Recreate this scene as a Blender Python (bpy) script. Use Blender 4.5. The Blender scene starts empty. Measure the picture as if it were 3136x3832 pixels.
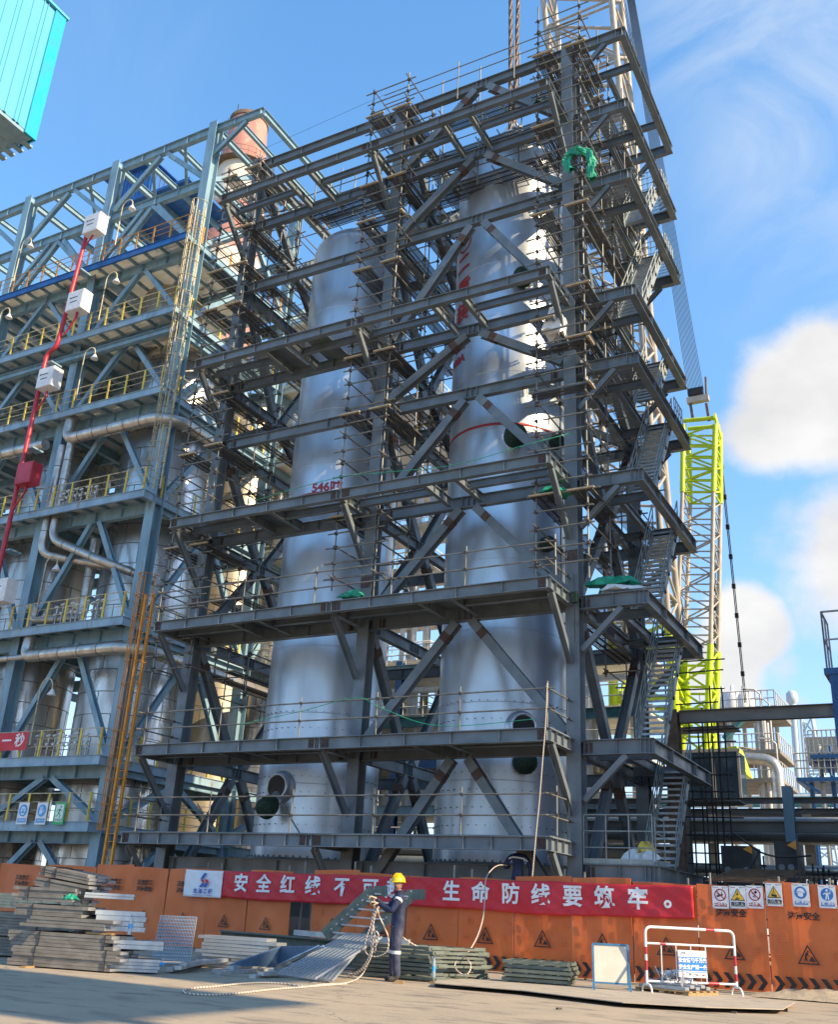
import bpy, bmesh, math, random
from mathutils import Vector, Matrix, Euler
random.seed(7)
S = bpy.context.scene
COL = S.collection
R = math.radians
# ------------------------------------------------------------------ camera
W0, H0, FPX = 3136.0, 3832.0, 3679.77
YAW, PITCH, ROLL = R(-29.304293), R(22.299544), R(3.044610)
HC = 1.1
_f = Vector((math.sin(YAW)*math.cos(PITCH), math.cos(YAW)*math.cos(PITCH), math.sin(PITCH)))
_r0 = Vector((math.cos(YAW), -math.sin(YAW), 0)); _u0 = _r0.cross(_f)
_r = math.cos(ROLL)*_r0 + math.sin(ROLL)*_u0
_u = -math.sin(ROLL)*_r0 + math.cos(ROLL)*_u0
cam = bpy.data.cameras.new('camera'); camo = bpy.data.objects.new('camera', cam); COL.objects.link(camo)
m = Matrix.Identity(4)
for i in range(3):
    m[i][0] = _r[i]; m[i][1] = _u[i]; m[i][2] = -_f[i]
m[2][3] = HC
camo.matrix_world = m
cam.sensor_fit = 'HORIZONTAL'; cam.sensor_width = 36; cam.lens = FPX/W0*36
cam.clip_start = .1; cam.clip_end = 5000
S.camera = camo
CP = Vector((0, 0, HC))
def _ray(x, y): return _f + _r*((x-W0/2)/FPX) - _u*((y-H0/2)/FPX)
def PY(x, y, Y):                                   # measured point of the photograph on the vertical plane at distance Y
    d = _ray(x, y); return CP + d*(Y/d.y)
def PX(x, y, X):
    d = _ray(x, y); return CP + d*(X/d.x)
def PZ(x, y, Z=0.0):
    d = _ray(x, y); return CP + d*((Z-HC)/d.z)
V = 1.8065                                          # overview pixels to full pixels
def VY(x, y, Y): return PY(x*V, y*V, Y)
def VX(x, y, X): return PX(x*V, y*V, X)
def VZ(x, y, Z=0.0): return PZ(x*V, y*V, Z)

# ------------------------------------------------------------------ materials
def nodes(name):
    mt = bpy.data.materials.new(name); mt.use_nodes = True
    nt = mt.node_tree; b = nt.nodes['Principled BSDF']
    return mt, nt, b
MATS = {}
def mat(name, col, col2=None, rough=.5, metal=0.0, scale=2.0, stretch=(1, 1, 1), bump=0.0, bscale=None, amt=1.0, rvar=.12, spec=.5,
        detail=5, lo=.35, hi=.65, col3=None, s3=None, st3=(1, 1, 1), lo3=.58, hi3=.7, bstretch=None, bdist=.02):
    """painted / metal / stone surface: two colours mixed by noise, optional third colour as patches (rust, dirt), noise in gloss and relief"""
    mt, nt, b = nodes(name); N = nt.nodes; L = nt.links
    tc = N.new('ShaderNodeTexCoord')
    def noise(sc, st, det=detail):
        mp = N.new('ShaderNodeMapping'); mp.inputs['Scale'].default_value = st
        L.new(tc.outputs['Object'], mp.inputs[0])
        n = N.new('ShaderNodeTexNoise'); n.inputs['Scale'].default_value = sc; n.inputs['Detail'].default_value = det
        L.new(mp.outputs[0], n.inputs['Vector']); return n.outputs['Fac']
    def ramp(src, a, c, o0=0., o1=1.):
        r = N.new('ShaderNodeMapRange'); r.inputs[1].default_value = a; r.inputs[2].default_value = c
        r.inputs[3].default_value = o0; r.inputs[4].default_value = o1
        L.new(src, r.inputs[0]); return r.outputs[0]
    n1 = noise(scale, stretch)
    if col2 is None: col2 = tuple(c*.72 for c in col)
    mx = N.new('ShaderNodeMix'); mx.data_type = 'RGBA'
    mx.inputs[6].default_value = (*col, 1); mx.inputs[7].default_value = (*col2, 1)
    L.new(ramp(n1, lo, hi, 0, amt), mx.inputs[0]); out = mx.outputs[2]
    if col3:
        n3 = noise(s3 or scale*2.3, st3)
        m3 = N.new('ShaderNodeMix'); m3.data_type = 'RGBA'; m3.inputs[7].default_value = (*col3, 1)
        L.new(out, m3.inputs[6]); L.new(ramp(n3, lo3, hi3), m3.inputs[0]); out = m3.outputs[2]
    L.new(out, b.inputs['Base Color'])
    L.new(ramp(n1, .3, .7, max(.03, rough-rvar), min(1, rough+rvar)), b.inputs['Roughness'])
    b.inputs['Metallic'].default_value = metal
    b.inputs['Specular IOR Level'].default_value = spec
    if bump:
        nb = noise(bscale or scale*3, bstretch or stretch)
        bp = N.new('ShaderNodeBump'); bp.inputs['Strength'].default_value = bump; bp.inputs['Distance'].default_value = bdist
        L.new(nb, bp.inputs['Height']); L.new(bp.outputs[0], b.inputs['Normal'])
    MATS[name] = mt
    return mt
def grid_mat(name, col, pitch, bar, metal=.6, rough=.45, axes='xy'):
    """open bar grating: bearing bars and cross bars, open between"""
    mt, nt, b = nodes(name); N = nt.nodes; L = nt.links
    b.inputs['Base Color'].default_value = (*col, 1); b.inputs['Metallic'].default_value = metal; b.inputs['Roughness'].default_value = rough
    tc = N.new('ShaderNodeTexCoord'); sp = N.new('ShaderNodeSeparateXYZ'); L.new(tc.outputs['UV'], sp.inputs[0])
    prev = None
    for ax, p, w in ((0, pitch[0], bar[0]), (1, pitch[1], bar[1])):
        d = N.new('ShaderNodeMath'); d.operation = 'DIVIDE'; d.inputs[1].default_value = p; L.new(sp.outputs[ax], d.inputs[0])
        fr = N.new('ShaderNodeMath'); fr.operation = 'FRACT'; L.new(d.outputs[0], fr.inputs[0])
        lt = N.new('ShaderNodeMath'); lt.operation = 'LESS_THAN'; lt.inputs[1].default_value = w/p; L.new(fr.outputs[0], lt.inputs[0])
        if prev is None: prev = lt
        else:
            mxn = N.new('ShaderNodeMath'); mxn.operation = 'MAXIMUM'; L.new(prev.outputs[0], mxn.inputs[0]); L.new(lt.outputs[0], mxn.inputs[1]); prev = mxn
    tr = N.new('ShaderNodeBsdfTransparent'); ms = N.new('ShaderNodeMixShader')
    L.new(prev.outputs[0], ms.inputs[0]); L.new(tr.outputs[0], ms.inputs[1]); L.new(b.outputs[0], ms.inputs[2])
    L.new(ms.outputs[0], N['Material Output'].inputs['Surface'])
    MATS[name] = mt
    return mt
def deck_mat(name, col, col2):
    """close bar grating read from far off: part opaque, part letting the daylight above glow through"""
    mt = mat(name, col, col2, rough=.8, scale=1.2, col3=(.16, .15, .13), s3=1.0, lo3=.66, hi3=.76); N = mt.node_tree.nodes; L = mt.node_tree.links; b = N['Principled BSDF']
    tl = N.new('ShaderNodeBsdfTranslucent'); ms = N.new('ShaderNodeMixShader'); ms.inputs[0].default_value = .5; src = b.inputs['Base Color'].links[0].from_socket
    L.new(src, tl.inputs['Color']); L.new(b.outputs[0], ms.inputs[1]); L.new(tl.outputs[0], ms.inputs[2]); L.new(ms.outputs[0], N['Material Output'].inputs['Surface'])
    return mt
def holes_mat(name, col, pitch, r):
    """pressed steel scaffold plank: rows of round holes (UV in metres)"""
    mt, nt, b = nodes(name); N = nt.nodes; L = nt.links
    b.inputs['Base Color'].default_value = (*col, 1); b.inputs['Metallic'].default_value = .5; b.inputs['Roughness'].default_value = .5
    tc = N.new('ShaderNodeTexCoord')
    mp = N.new('ShaderNodeVectorMath'); mp.operation = 'DIVIDE'; mp.inputs[1].default_value = (pitch[0], pitch[1], 1); L.new(tc.outputs['UV'], mp.inputs[0])
    fr = N.new('ShaderNodeVectorMath'); fr.operation = 'FRACTION'; L.new(mp.outputs[0], fr.inputs[0])
    sb = N.new('ShaderNodeVectorMath'); sb.operation = 'SUBTRACT'; sb.inputs[1].default_value = (.5, .5, 0); L.new(fr.outputs[0], sb.inputs[0])
    ml = N.new('ShaderNodeVectorMath'); ml.operation = 'MULTIPLY'; ml.inputs[1].default_value = (pitch[0], pitch[1], 0); L.new(sb.outputs[0], ml.inputs[0])
    ln = N.new('ShaderNodeVectorMath'); ln.operation = 'LENGTH'; L.new(ml.outputs[0], ln.inputs[0])
    gt = N.new('ShaderNodeMath'); gt.operation = 'GREATER_THAN'; gt.inputs[1].default_value = r; L.new(ln.outputs[1], gt.inputs[0])
    tr = N.new('ShaderNodeBsdfTransparent'); ms = N.new('ShaderNodeMixShader')
    L.new(gt.outputs[0], ms.inputs[0]); L.new(tr.outputs[0], ms.inputs[1]); L.new(b.outputs[0], ms.inputs[2])
    L.new(ms.outputs[0], N['Material Output'].inputs['Surface'])
    MATS[name] = mt
    return mt

mat('steel', (.165, .195, .215), (.115, .14, .155), rough=.42, scale=1.6, bump=.05, bscale=30, col3=(.10, .085, .07), s3=2.2, lo3=.66, hi3=.8)
mat('splice', (.105, .060, .045), (.05, .036, .032), rough=.7, scale=14, bump=.3, bscale=40)
mat('galv', (.42, .45, .46), (.30, .33, .35), rough=.42, metal=.55, scale=5, bump=.05)
mat('stairsteel', (.34, .38, .36), (.25, .285, .27), rough=.5, metal=.25, scale=4, bump=.05)
mat('tube', (.25, .25, .22), (.15, .145, .125), rough=.5, metal=.45, scale=3, stretch=(1, 1, .3), col3=(.20, .12, .07), s3=4, lo3=.6, hi3=.72)
mat('coupler', (.05, .045, .045), (.10, .075, .06), rough=.6, metal=.3, scale=20)
holes_mat('plank', (.12, .12, .12), (.08, .07), .019)
mat('plankside', (.13, .13, .125), (.09, .085, .08), rough=.55, metal=.3, scale=6)
mat('batten', (.50, .40, .25), (.36, .29, .19), rough=.75, scale=6)
grid_mat('grating', (.42, .45, .46), (.033, .10), (.013, .018))
deck_mat('deckgrate', (.72, .70, .62), (.58, .56, .49))
grid_mat('gratingcoarse', (.50, .53, .54), (.05, .2), (.012, .02))
mat('bluesteel', (.24, .38, .45), (.165, .285, .36), rough=.5, scale=2.0, stretch=(1, 1, .35), bump=.05, col3=(.20, .15, .11), s3=2.6, st3=(2.2, 2.2, .3), lo3=.60, hi3=.74)
mat('brightblue', (.025, .15, .42), (.02, .10, .30), rough=.5, scale=2)
mat('yellowpost', (.74, .55, .06), (.60, .45, .07), rough=.55, scale=3, stretch=(1, 1, .5), col3=(.30, .20, .08), s3=5)
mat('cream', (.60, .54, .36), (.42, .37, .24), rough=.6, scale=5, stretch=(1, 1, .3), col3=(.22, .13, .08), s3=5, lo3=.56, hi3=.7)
mat('orangepaint', (.80, .34, .02), (.70, .27, .02), rough=.5, scale=4, col3=(.20, .10, .04), s3=5, lo3=.62, hi3=.75)
mat('ruststeel', (.19, .125, .08), (.10, .075, .055), rough=.8, scale=4, bump=.2)
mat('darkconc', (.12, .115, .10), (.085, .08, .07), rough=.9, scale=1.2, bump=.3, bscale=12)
mat('redpipe', (.50, .028, .045), (.36, .022, .035), rough=.4, scale=2)
mat('whitepaint', (.78, .78, .76), (.66, .66, .64), rough=.45, scale=4, col3=(.45, .38, .28), s3=5, lo3=.68, hi3=.8)
mat('cable', (.03, .03, .03), rough=.6)
mat('wirerope', (.17, .135, .115), (.09, .07, .06), rough=.55, metal=.35, scale=14)
mat('green_tarp', (.02, .36, .20), (.015, .22, .13), rough=.45, scale=5, bump=.6, bscale=9, bdist=.05)
mat('fabric_dark', (.02, .055, .03), (.012, .03, .02), rough=.8, scale=14, bump=.5)
mat('lime', (.52, .66, .012), (.42, .54, .015), rough=.4, scale=2)
mat('boomgrey', (.43, .39, .33), (.33, .30, .25), rough=.5, scale=2, col3=(.22, .15, .10), s3=3, lo3=.66, hi3=.8)
mat('black', (.012, .012, .012), (.02, .02, .02), rough=.6)
mat('rope', (.62, .55, .45), (.40, .33, .26), rough=.85, scale=60, lo=.45, hi=.55)
mat('wood', (.42, .27, .12), (.28, .17, .075), rough=.75, scale=3, stretch=(1, 6, 6), bump=.2)
mat('greyframe', (.14, .165, .135), (.095, .115, .095), rough=.6, scale=5, col3=(.20, .19, .14), s3=6, lo3=.64, hi3=.78)

# ------------------------------------------------------------------ mesh helpers
Z = Vector((0, 0, 1)); X = Vector((1, 0, 0)); Yv = Vector((0, 1, 0))
def basis(d, up=Z):
    d = d.normalized(); up = Vector(up)
    if abs(d.dot(up)) > .999: up = Yv if abs(d.y) < .9 else X
    s = d.cross(up).normalized(); u = s.cross(d).normalized()
    return d, s, u
class MB:
    def __init__(self): self.v = []; self.f = []; self.mi = []; self.uv = []; self.smooth = []
    def add(self, vs, fs, mi=0, uv=None, sm=False):
        o = len(self.v); self.v += [tuple(p) for p in vs]
        for f in fs:
            self.f.append([i+o for i in f]); self.mi.append(mi); self.smooth.append(sm)
            self.uv += ([uv[i] for i in f] if uv else [(0, 0)]*len(f))
    def obox(self, p0, p1, w, h, up=Z, ou=0., os=0., mi=0, uvs=False):
        """bar from p0 to p1: width w across, height h along up, offset ou / os"""
        p0 = Vector(p0); p1 = Vector(p1); d, s, u = basis(p1-p0, up); vs = []; uv = []
        for k, p in enumerate((p0, p1)):
            for a, c in ((-1, -1), (1, -1), (1, 1), (-1, 1)):
                vs.append(p + s*(os+a*w/2) + u*(ou+c*h/2)); uv.append((a*w/2+w/2, k*(p1-p0).length))
        self.add(vs, [(0, 3, 2, 1), (4, 5, 6, 7), (0, 1, 5, 4), (1, 2, 6, 5), (2, 3, 7, 6), (3, 0, 4, 7)], mi, uv)
        return self
    def box(self, c, sz, rz=0., mi=0, rot=None):
        M = rot or Matrix.Rotation(rz, 3, 'Z'); c = Vector(c); vs = []
        for x in (-1, 1):
            for y in (-1, 1):
                for z in (-1, 1): vs.append(c + M @ Vector((x*sz[0]/2, y*sz[1]/2, z*sz[2]/2)))
        self.add(vs, [(0, 1, 3, 2), (4, 6, 7, 5), (0, 4, 5, 1), (2, 3, 7, 6), (0, 2, 6, 4), (1, 5, 7, 3)], mi)
        return self
    def ibeam(self, p0, p1, h=.4, w=.22, tf=.022, tw=.014, up=Z, top=True, st=(), mi=0, gap=0.):
        """rolled H section from p0 to p1 (points on the top face when top, else on the axis), stiffener plates at the fractions st"""
        p0 = Vector(p0); p1 = Vector(p1); d, s, u = basis(p1-p0, up)
        c = -h/2 if top else 0.
        self.obox(p0, p1, w, tf, up, ou=c+h/2-tf/2, mi=mi); self.obox(p0, p1, w, tf, up, ou=c-h/2+tf/2, mi=mi)
        self.obox(p0, p1, tw, h-2*tf, up, ou=c, mi=mi)
        L = (p1-p0).length
        for t in st:
            q = p0 + d*(L*t)
            for sg in (-1, 1):
                ww = (w-tw)/2-.006
                self.obox(q-d*.008, q+d*.008, ww, h-2*tf, up, ou=c, os=sg*(tw/2+ww/2), mi=mi)
        return self
    def tube(self, p0, p1, r, n=6, r1=None, mi=0, caps=True, sm=True):
        p0 = Vector(p0); p1 = Vector(p1)
        if (p1-p0).length < 1e-6: return self
        d, s, u = basis(p1-p0); vs = []
        for p, rr in ((p0, r), (p1, r if r1 is None else r1)):
            for i in range(n):
                a = 2*math.pi*i/n; vs.append(p + s*(rr*math.cos(a)) + u*(rr*math.sin(a)))
        self.add(vs, [(i, (i+1) % n, n+(i+1) % n, n+i) for i in range(n)], mi, sm=sm)
        if caps: self.add(vs, [tuple(range(n))[::-1], tuple(range(n, 2*n))], mi)
        return self
    def pipe(self, pts, r, n=8, mi=0, rs=None):
        """swept tube through points"""
        pts = [Vector(p) for p in pts]; vs = []; k = len(pts); ref = None
        for j, p in enumerate(pts):
            d = (pts[min(j+1, k-1)]-pts[max(j-1, 0)]).normalized()
            if ref is None: _, s, u = basis(d); ref = u
            s = d.cross(ref)
            if s.length < 1e-4: s = d.cross(X)
            s.normalize(); u = s.cross(d).normalized(); ref = u
            rr = rs[j] if rs else r
            for i in range(n):
                a = 2*math.pi*i/n; vs.append(p + s*(rr*math.cos(a)) + u*(rr*math.sin(a)))
        fs = []
        for j in range(k-1):
            for i in range(n): fs.append((j*n+i, j*n+(i+1) % n, (j+1)*n+(i+1) % n, (j+1)*n+i))
        self.add(vs, fs, mi, sm=True)
        self.add(vs, [tuple(range(n))[::-1], tuple(range((k-1)*n, k*n))], mi)
        return self
    def lathe(self, prof, n=48, c=(0, 0, 0), M=None, mi=0, sm=True, close=False):
        c = Vector(c); vs = []
        for r, z in prof:
            for i in range(n):
                a = 2*math.pi*i/n; p = Vector((r*math.cos(a), r*math.sin(a), z)); vs.append(c + (M @ p if M else p))
        fs = []
        for j in range(len(prof)-1):
            for i in range(n): fs.append((j*n+i, j*n+(i+1) % n, (j+1)*n+(i+1) % n, (j+1)*n+i))
        self.add(vs, fs, mi, sm=sm)
        self.add(vs, [tuple(range(n))[::-1], tuple(range((len(prof)-1)*n, len(prof)*n))], mi)
        return self
    def poly(self, pts, n=None, t=0.01, mi=0):
        """flat outline pts (3D, planar) thickened by t along its normal"""
        pts = [Vector(p) for p in pts]; k = len(pts)
        nn = Vector(n) if n else (pts[1]-pts[0]).cross(pts[2]-pts[0]).normalized()
        vs = [p - nn*t/2 for p in pts] + [p + nn*t/2 for p in pts]
        self.add(vs, [tuple(range(k))[::-1], tuple(range(k, 2*k))] + [(i, (i+1) % k, k+(i+1) % k, k+i) for i in range(k)], mi)
        return self
    def build(self, name, mats, parent=None):
        me = bpy.data.meshes.new(name); me.from_pydata(self.v, [], self.f)
        if not isinstance(mats, (list, tuple)): mats = [mats]
        for mm in mats: me.materials.append(MATS[mm] if isinstance(mm, str) else mm)
        me.polygons.foreach_set('material_index', self.mi); me.polygons.foreach_set('use_smooth', self.smooth)
        ul = me.uv_layers.new(name='UVMap'); ul.data.foreach_set('uv', [c for p in self.uv for c in p])
        me.update()
        o = bpy.data.objects.new(name, me); COL.objects.link(o)
        if parent: attach(o, parent)
        return o
def attach(o, parent):
    o.parent = parent; M = Matrix.Translation(parent.location) @ parent.rotation_euler.to_matrix().to_4x4() if parent.type == 'EMPTY' and parent.parent is None else Matrix.Identity(4)
    o.matrix_parent_inverse = M.inverted()
def tag(o, label=None, cat=None, group=None, kind=None):
    if label: o['label'] = label
    if cat: o['category'] = cat
    if group: o['group'] = group
    if kind: o['kind'] = kind
    return o
def thing(name, label, cat, loc=(0, 0, 0), group=None, rz=0.):
    o = bpy.data.objects.new(name, None); o.empty_display_size = .3; COL.objects.link(o); o.location = loc; o.rotation_euler = (0, 0, rz)
    return tag(o, label, cat, group)
def copy_tree(o, parent=None):
    c = o.copy(); COL.objects.link(c)
    if parent: c.parent = parent
    for ch in list(o.children): copy_tree(ch, c)
    return c
def text_mb(s, size, M, t=.003, bold=0., spacing=1., mi=0, mb=None, align='CENTER'):
    """lettering as thin solid glyphs; M places its x (reading direction) y (up) z (out) frame"""
    cu = bpy.data.curves.new('lettering', 'FONT'); cu.body = s; cu.size = size; cu.align_x = align; cu.align_y = 'CENTER'
    cu.extrude = t; cu.offset = bold; cu.space_character = spacing; cu.resolution_u = 3
    ob = bpy.data.objects.new('lettering', cu); COL.objects.link(ob)
    dg = bpy.context.evaluated_depsgraph_get(); dg.update()
    me = bpy.data.meshes.new_from_object(ob.evaluated_get(dg))
    mb = mb or MB()
    mb.add([M @ v.co for v in me.vertices], [tuple(p.vertices) for p in me.polygons], mi)
    bpy.data.objects.remove(ob); bpy.data.curves.remove(cu); bpy.data.meshes.remove(me)
    return mb
def cutglyph(tmp, ext=(-.6, .6), sx=.02, sy=.03):
    """cuts flat lettering into small pieces so that it can follow a curved sheet"""
    me = bpy.data.meshes.new('tmp'); me.from_pydata(tmp.v, [], tmp.f); bm = bmesh.new(); bm.from_mesh(me); bpy.data.meshes.remove(me)
    for n_, st_ in (((1, 0, 0), sx), ((0, 1, 0), sy)):
        k = ext[0]
        while k < ext[1]:
            bmesh.ops.bisect_plane(bm, geom=bm.verts[:]+bm.edges[:]+bm.faces[:], plane_co=(k, k, 0), plane_no=n_); k += st_
    bm.verts.index_update(); tmp.v = [tuple(v.co) for v in bm.verts]; tmp.f = [tuple(v.index for v in f.verts) for f in bm.faces]; bm.free()
    return tmp
def frame(o, x, y):
    """matrix with origin o, x axis along x, y axis along y, z out"""
    x = Vector(x).normalized(); y = Vector(y).normalized(); z = x.cross(y).normalized(); y = z.cross(x)
    M = Matrix.Identity(4)
    for i in range(3): M[i][0] = x[i]; M[i][1] = y[i]; M[i][2] = z[i]; M[i][3] = o[i]
    return M
# ------------------------------------------------------------------ sky, sun, ground
SUN_EL, SUN_AZ = R(31), R(93)          # azimuth from +Y towards +X
w = bpy.data.worlds.new('World'); S.world = w; w.use_nodes = True
nt = w.node_tree; N = nt.nodes; L = nt.links; bg = N['Background']
sky = N.new('ShaderNodeTexSky'); sky.sky_type = 'NISHITA'; sky.sun_disc = False
sky.sun_elevation = SUN_EL; sky.sun_rotation = SUN_AZ; sky.air_density = 1.0; sky.dust_density = .3; sky.ozone_density = 2.2
hs = N.new('ShaderNodeHueSaturation'); hs.inputs['Saturation'].default_value = 1.22; hs.inputs['Value'].default_value = 1.22
L.new(sky.outputs[0], hs.inputs['Color'])
# soft shoulder on the bright horizon band, as the haze there is no whiter than the clouds
den = N.new('ShaderNodeVectorMath'); den.operation = 'MULTIPLY_ADD'; den.inputs[1].default_value = (.30, .25, .16); den.inputs[2].default_value = (1, 1, 1); L.new(hs.outputs[0], den.inputs[0])
dv = N.new('ShaderNodeVectorMath'); dv.operation = 'DIVIDE'; L.new(hs.outputs[0], dv.inputs[0]); L.new(den.outputs[0], dv.inputs[1])
sc_ = N.new('ShaderNodeVectorMath'); sc_.operation = 'MULTIPLY'; sc_.inputs[1].default_value = (1.36, 1.42, 1.40); L.new(dv.outputs[0], sc_.inputs[0])
tc = N.new('ShaderNodeTexCoord')
def wnoise(sc, st, det=8, rough=.55, dist=0.):
    mp = N.new('ShaderNodeMapping'); mp.inputs['Scale'].default_value = st; L.new(tc.outputs['Generated'], mp.inputs[0])
    n = N.new('ShaderNodeTexNoise'); n.inputs['Scale'].default_value = sc; n.inputs['Detail'].default_value = det; n.inputs['Roughness'].default_value = rough
    n.inputs['Distortion'].default_value = dist
    L.new(mp.outputs[0], n.inputs['Vector']); return n.outputs['Fac']
def mth(op, a, b=None, clamp=False):
    n = N.new('ShaderNodeMath'); n.operation = op; n.use_clamp = clamp
    for i, q in enumerate((a, b)):
        if q is None: continue
        if isinstance(q, (int, float)): n.inputs[i].default_value = q
        else: L.new(q, n.inputs[i])
    return n.outputs[0]
def blob(px, py, r0, r1):
    """soft round region of the sky around a direction, 1 inside r0 (rad) falling to 0 at r1"""
    d = _ray(px*V, py*V).normalized()
    dt = N.new('ShaderNodeVectorMath'); dt.operation = 'DISTANCE'; dt.inputs[1].default_value = d; L.new(tc.outputs['Generated'], dt.inputs[0])
    r = N.new('ShaderNodeMapRange'); r.interpolation_type = 'SMOOTHSTEP'; r.inputs[1].default_value = r1; r.inputs[2].default_value = r0; L.new(dt.outputs['Value'], r.inputs[0])
    return r.outputs[0]
cum = wnoise(5.5, (1, 1, 1.3), 8, .58)
fine = wnoise(14, (1, 1, 1.2), 8, .6)
tot = None
for bx, by, r0, r1, k in ((1700, 830, .0, .135, 1.0), (1590, 900, .0, .09, .75), (1545, 1300, .0, .075, 1.05), (1500, 1380, .0, .08, .9), (1620, 1390, .0, .05, .5), (1640, 1470, 0, .05, .5), (1850, 1150, 0, .2, .8), (2300, 900, 0, .35, .9), (2600, 1300, 0, .4, .9)):
    q = mth('MULTIPLY', blob(bx, by, r0, r1), k)
    tot = q if tot is None else mth('MAXIMUM', tot, q)
edge = mth('ADD', tot, mth('MULTIPLY', mth('SUBTRACT', mth('ADD', mth('MULTIPLY', cum, .6), mth('MULTIPLY', fine, .4)), .5), 1.15))
r = N.new('ShaderNodeMapRange'); r.interpolation_type = 'SMOOTHSTEP'; r.inputs[1].default_value = .28; r.inputs[2].default_value = .66; L.new(edge, r.inputs[0])
cumf = mth('MULTIPLY', r.outputs[0], .92)
ci = wnoise(3.2, (1.0, 2.0, 1.0), 9, .62, .9)
cz = None
for bx, by, r0, r1, k in ((1560, 60, 0, .16, .8), (1680, 250, .02, .17, 1.0), (1620, 420, 0, .13, .6), (1450, 330, 0, .1, .35), (250, 80, 0, .16, .12), (2200, 100, 0, .4, 1)):
    q = mth('MULTIPLY', blob(bx, by, r0, r1), k)
    cz = q if cz is None else mth('MAXIMUM', cz, q)
r2 = N.new('ShaderNodeMapRange'); r2.inputs[1].default_value = .36; r2.inputs[2].default_value = .68; L.new(ci, r2.inputs[0])
cirf = mth('MULTIPLY', mth('MULTIPLY', r2.outputs[0], cz), .85, True)
shade = N.new('ShaderNodeMapRange'); shade.inputs[1].default_value = .35; shade.inputs[2].default_value = .65; shade.inputs[3].default_value = 2.55; shade.inputs[4].default_value = 3.1
L.new(wnoise(9, (1, 1, 1.5), 5), shade.inputs[0])
ccol = N.new('ShaderNodeCombineColor')
for i, k in enumerate((1.0, .97, .93)): L.new(mth('MULTIPLY', shade.outputs[0], k), ccol.inputs[i])
mxa = N.new('ShaderNodeMix'); mxa.data_type = 'RGBA'; L.new(cirf, mxa.inputs[0]); L.new(sc_.outputs[0], mxa.inputs[6]); mxa.inputs[7].default_value = (2.65, 2.85, 3.0, 1)
mxb = N.new('ShaderNodeMix'); mxb.data_type = 'RGBA'; L.new(cumf, mxb.inputs[0]); L.new(mxa.outputs[2], mxb.inputs[6]); L.new(ccol.outputs[0], mxb.inputs[7])
L.new(mxb.outputs[2], bg.inputs['Color']); bg.inputs['Strength'].default_value = .15
su = bpy.data.lights.new('sun', 'SUN'); su.energy = 4.0; su.angle = R(.53); su.color = (1, .79, .52)
suo = bpy.data.objects.new('sun', su); COL.objects.link(suo)
sd = Vector((math.sin(SUN_AZ)*math.cos(SUN_EL), math.cos(SUN_AZ)*math.cos(SUN_EL), math.sin(SUN_EL)))
suo.rotation_euler = sd.to_track_quat('Z', 'Y').to_euler()
S.view_settings.view_transform = 'Standard'; S.view_settings.look = 'None'; S.view_settings.exposure = 1.15; S.view_settings.gamma = 1
S.cycles.max_bounces = 8; S.cycles.transparent_max_bounces = 24; S.cycles.use_denoising = True

# concrete yard: one sheet to the horizon, finely cut near the camera for wear and joints
mg, ntg, b = nodes('ground'); N2 = ntg.nodes; L2 = ntg.links
tcg = N2.new('ShaderNodeTexCoord')
def gn(sc, st=(1, 1, 1), det=8, rg=.6):
    mp = N2.new('ShaderNodeMapping'); mp.inputs['Scale'].default_value = st; L2.new(tcg.outputs['Object'], mp.inputs[0])
    n = N2.new('ShaderNodeTexNoise'); n.inputs['Scale'].default_value = sc; n.inputs['Detail'].default_value = det; n.inputs['Roughness'].default_value = rg
    L2.new(mp.outputs[0], n.inputs['Vector']); return n.outputs['Fac']
def gr(src, a, c, o0=0., o1=1.):
    q = N2.new('ShaderNodeMapRange'); q.inputs[1].default_value = a; q.inputs[2].default_value = c; q.inputs[3].default_value = o0; q.inputs[4].default_value = o1
    L2.new(src, q.inputs[0]); return q.outputs[0]
def gmix(f, a, c):
    q = N2.new('ShaderNodeMix'); q.data_type = 'RGBA'; L2.new(f, q.inputs[0])
    for i, z in ((6, a), (7, c)):
        if isinstance(z, tuple): q.inputs[i].default_value = (*z, 1)
        else: L2.new(z, q.inputs[i])
    return q.outputs[2]
c1 = gmix(gr(gn(.35), .35, .68), (.42, .335, .23), (.31, .255, .185))
c2 = gmix(gr(gn(1.1, (1, 2.6, 1)), .52, .70), c1, (.17, .145, .115))
c3 = gmix(gr(gn(9), .58, .75, 0, .55), c2, (.44, .36, .26))
c4 = gmix(gr(gn(45, det=3), .60, .72, 0, .5), c3, (.12, .105, .085))
vo = N2.new('ShaderNodeTexVoronoi'); vo.feature = 'DISTANCE_TO_EDGE'; vo.inputs['Scale'].default_value = .22
mpv = N2.new('ShaderNodeVectorMath'); mpv.operation = 'ADD'
nv = N2.new('ShaderNodeTexNoise'); nv.inputs['Scale'].default_value = .8; nv.inputs['Detail'].default_value = 6; L2.new(tcg.outputs['Object'], nv.inputs['Vector'])
nvs = N2.new('ShaderNodeVectorMath'); nvs.operation = 'SCALE'; nvs.inputs['Scale'].default_value = 1.6; L2.new(nv.outputs['Color'], nvs.inputs[0])
L2.new(tcg.outputs['Object'], mpv.inputs[0]); L2.new(nvs.outputs[0], mpv.inputs[1]); L2.new(mpv.outputs[0], vo.inputs['Vector'])
c5 = gmix(gr(vo.outputs['Distance'], .0, .005, .6, 0.), c4, (.085, .075, .06))
L2.new(c5, b.inputs['Base Color']); b.inputs['Roughness'].default_value = .9
bp = N2.new('ShaderNodeBump'); bp.inputs['Strength'].default_value = .5; bp.inputs['Distance'].default_value = .02
L2.new(gn(12, det=10), bp.inputs['Height']); L2.new(bp.outputs[0], b.inputs['Normal'])
MATS['ground'] = mg
g = MB(); g.add([(-900, -300, 0), (900, -300, 0), (900, 1500, 0), (-900, 1500, 0)], [(0, 1, 2, 3)])
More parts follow.
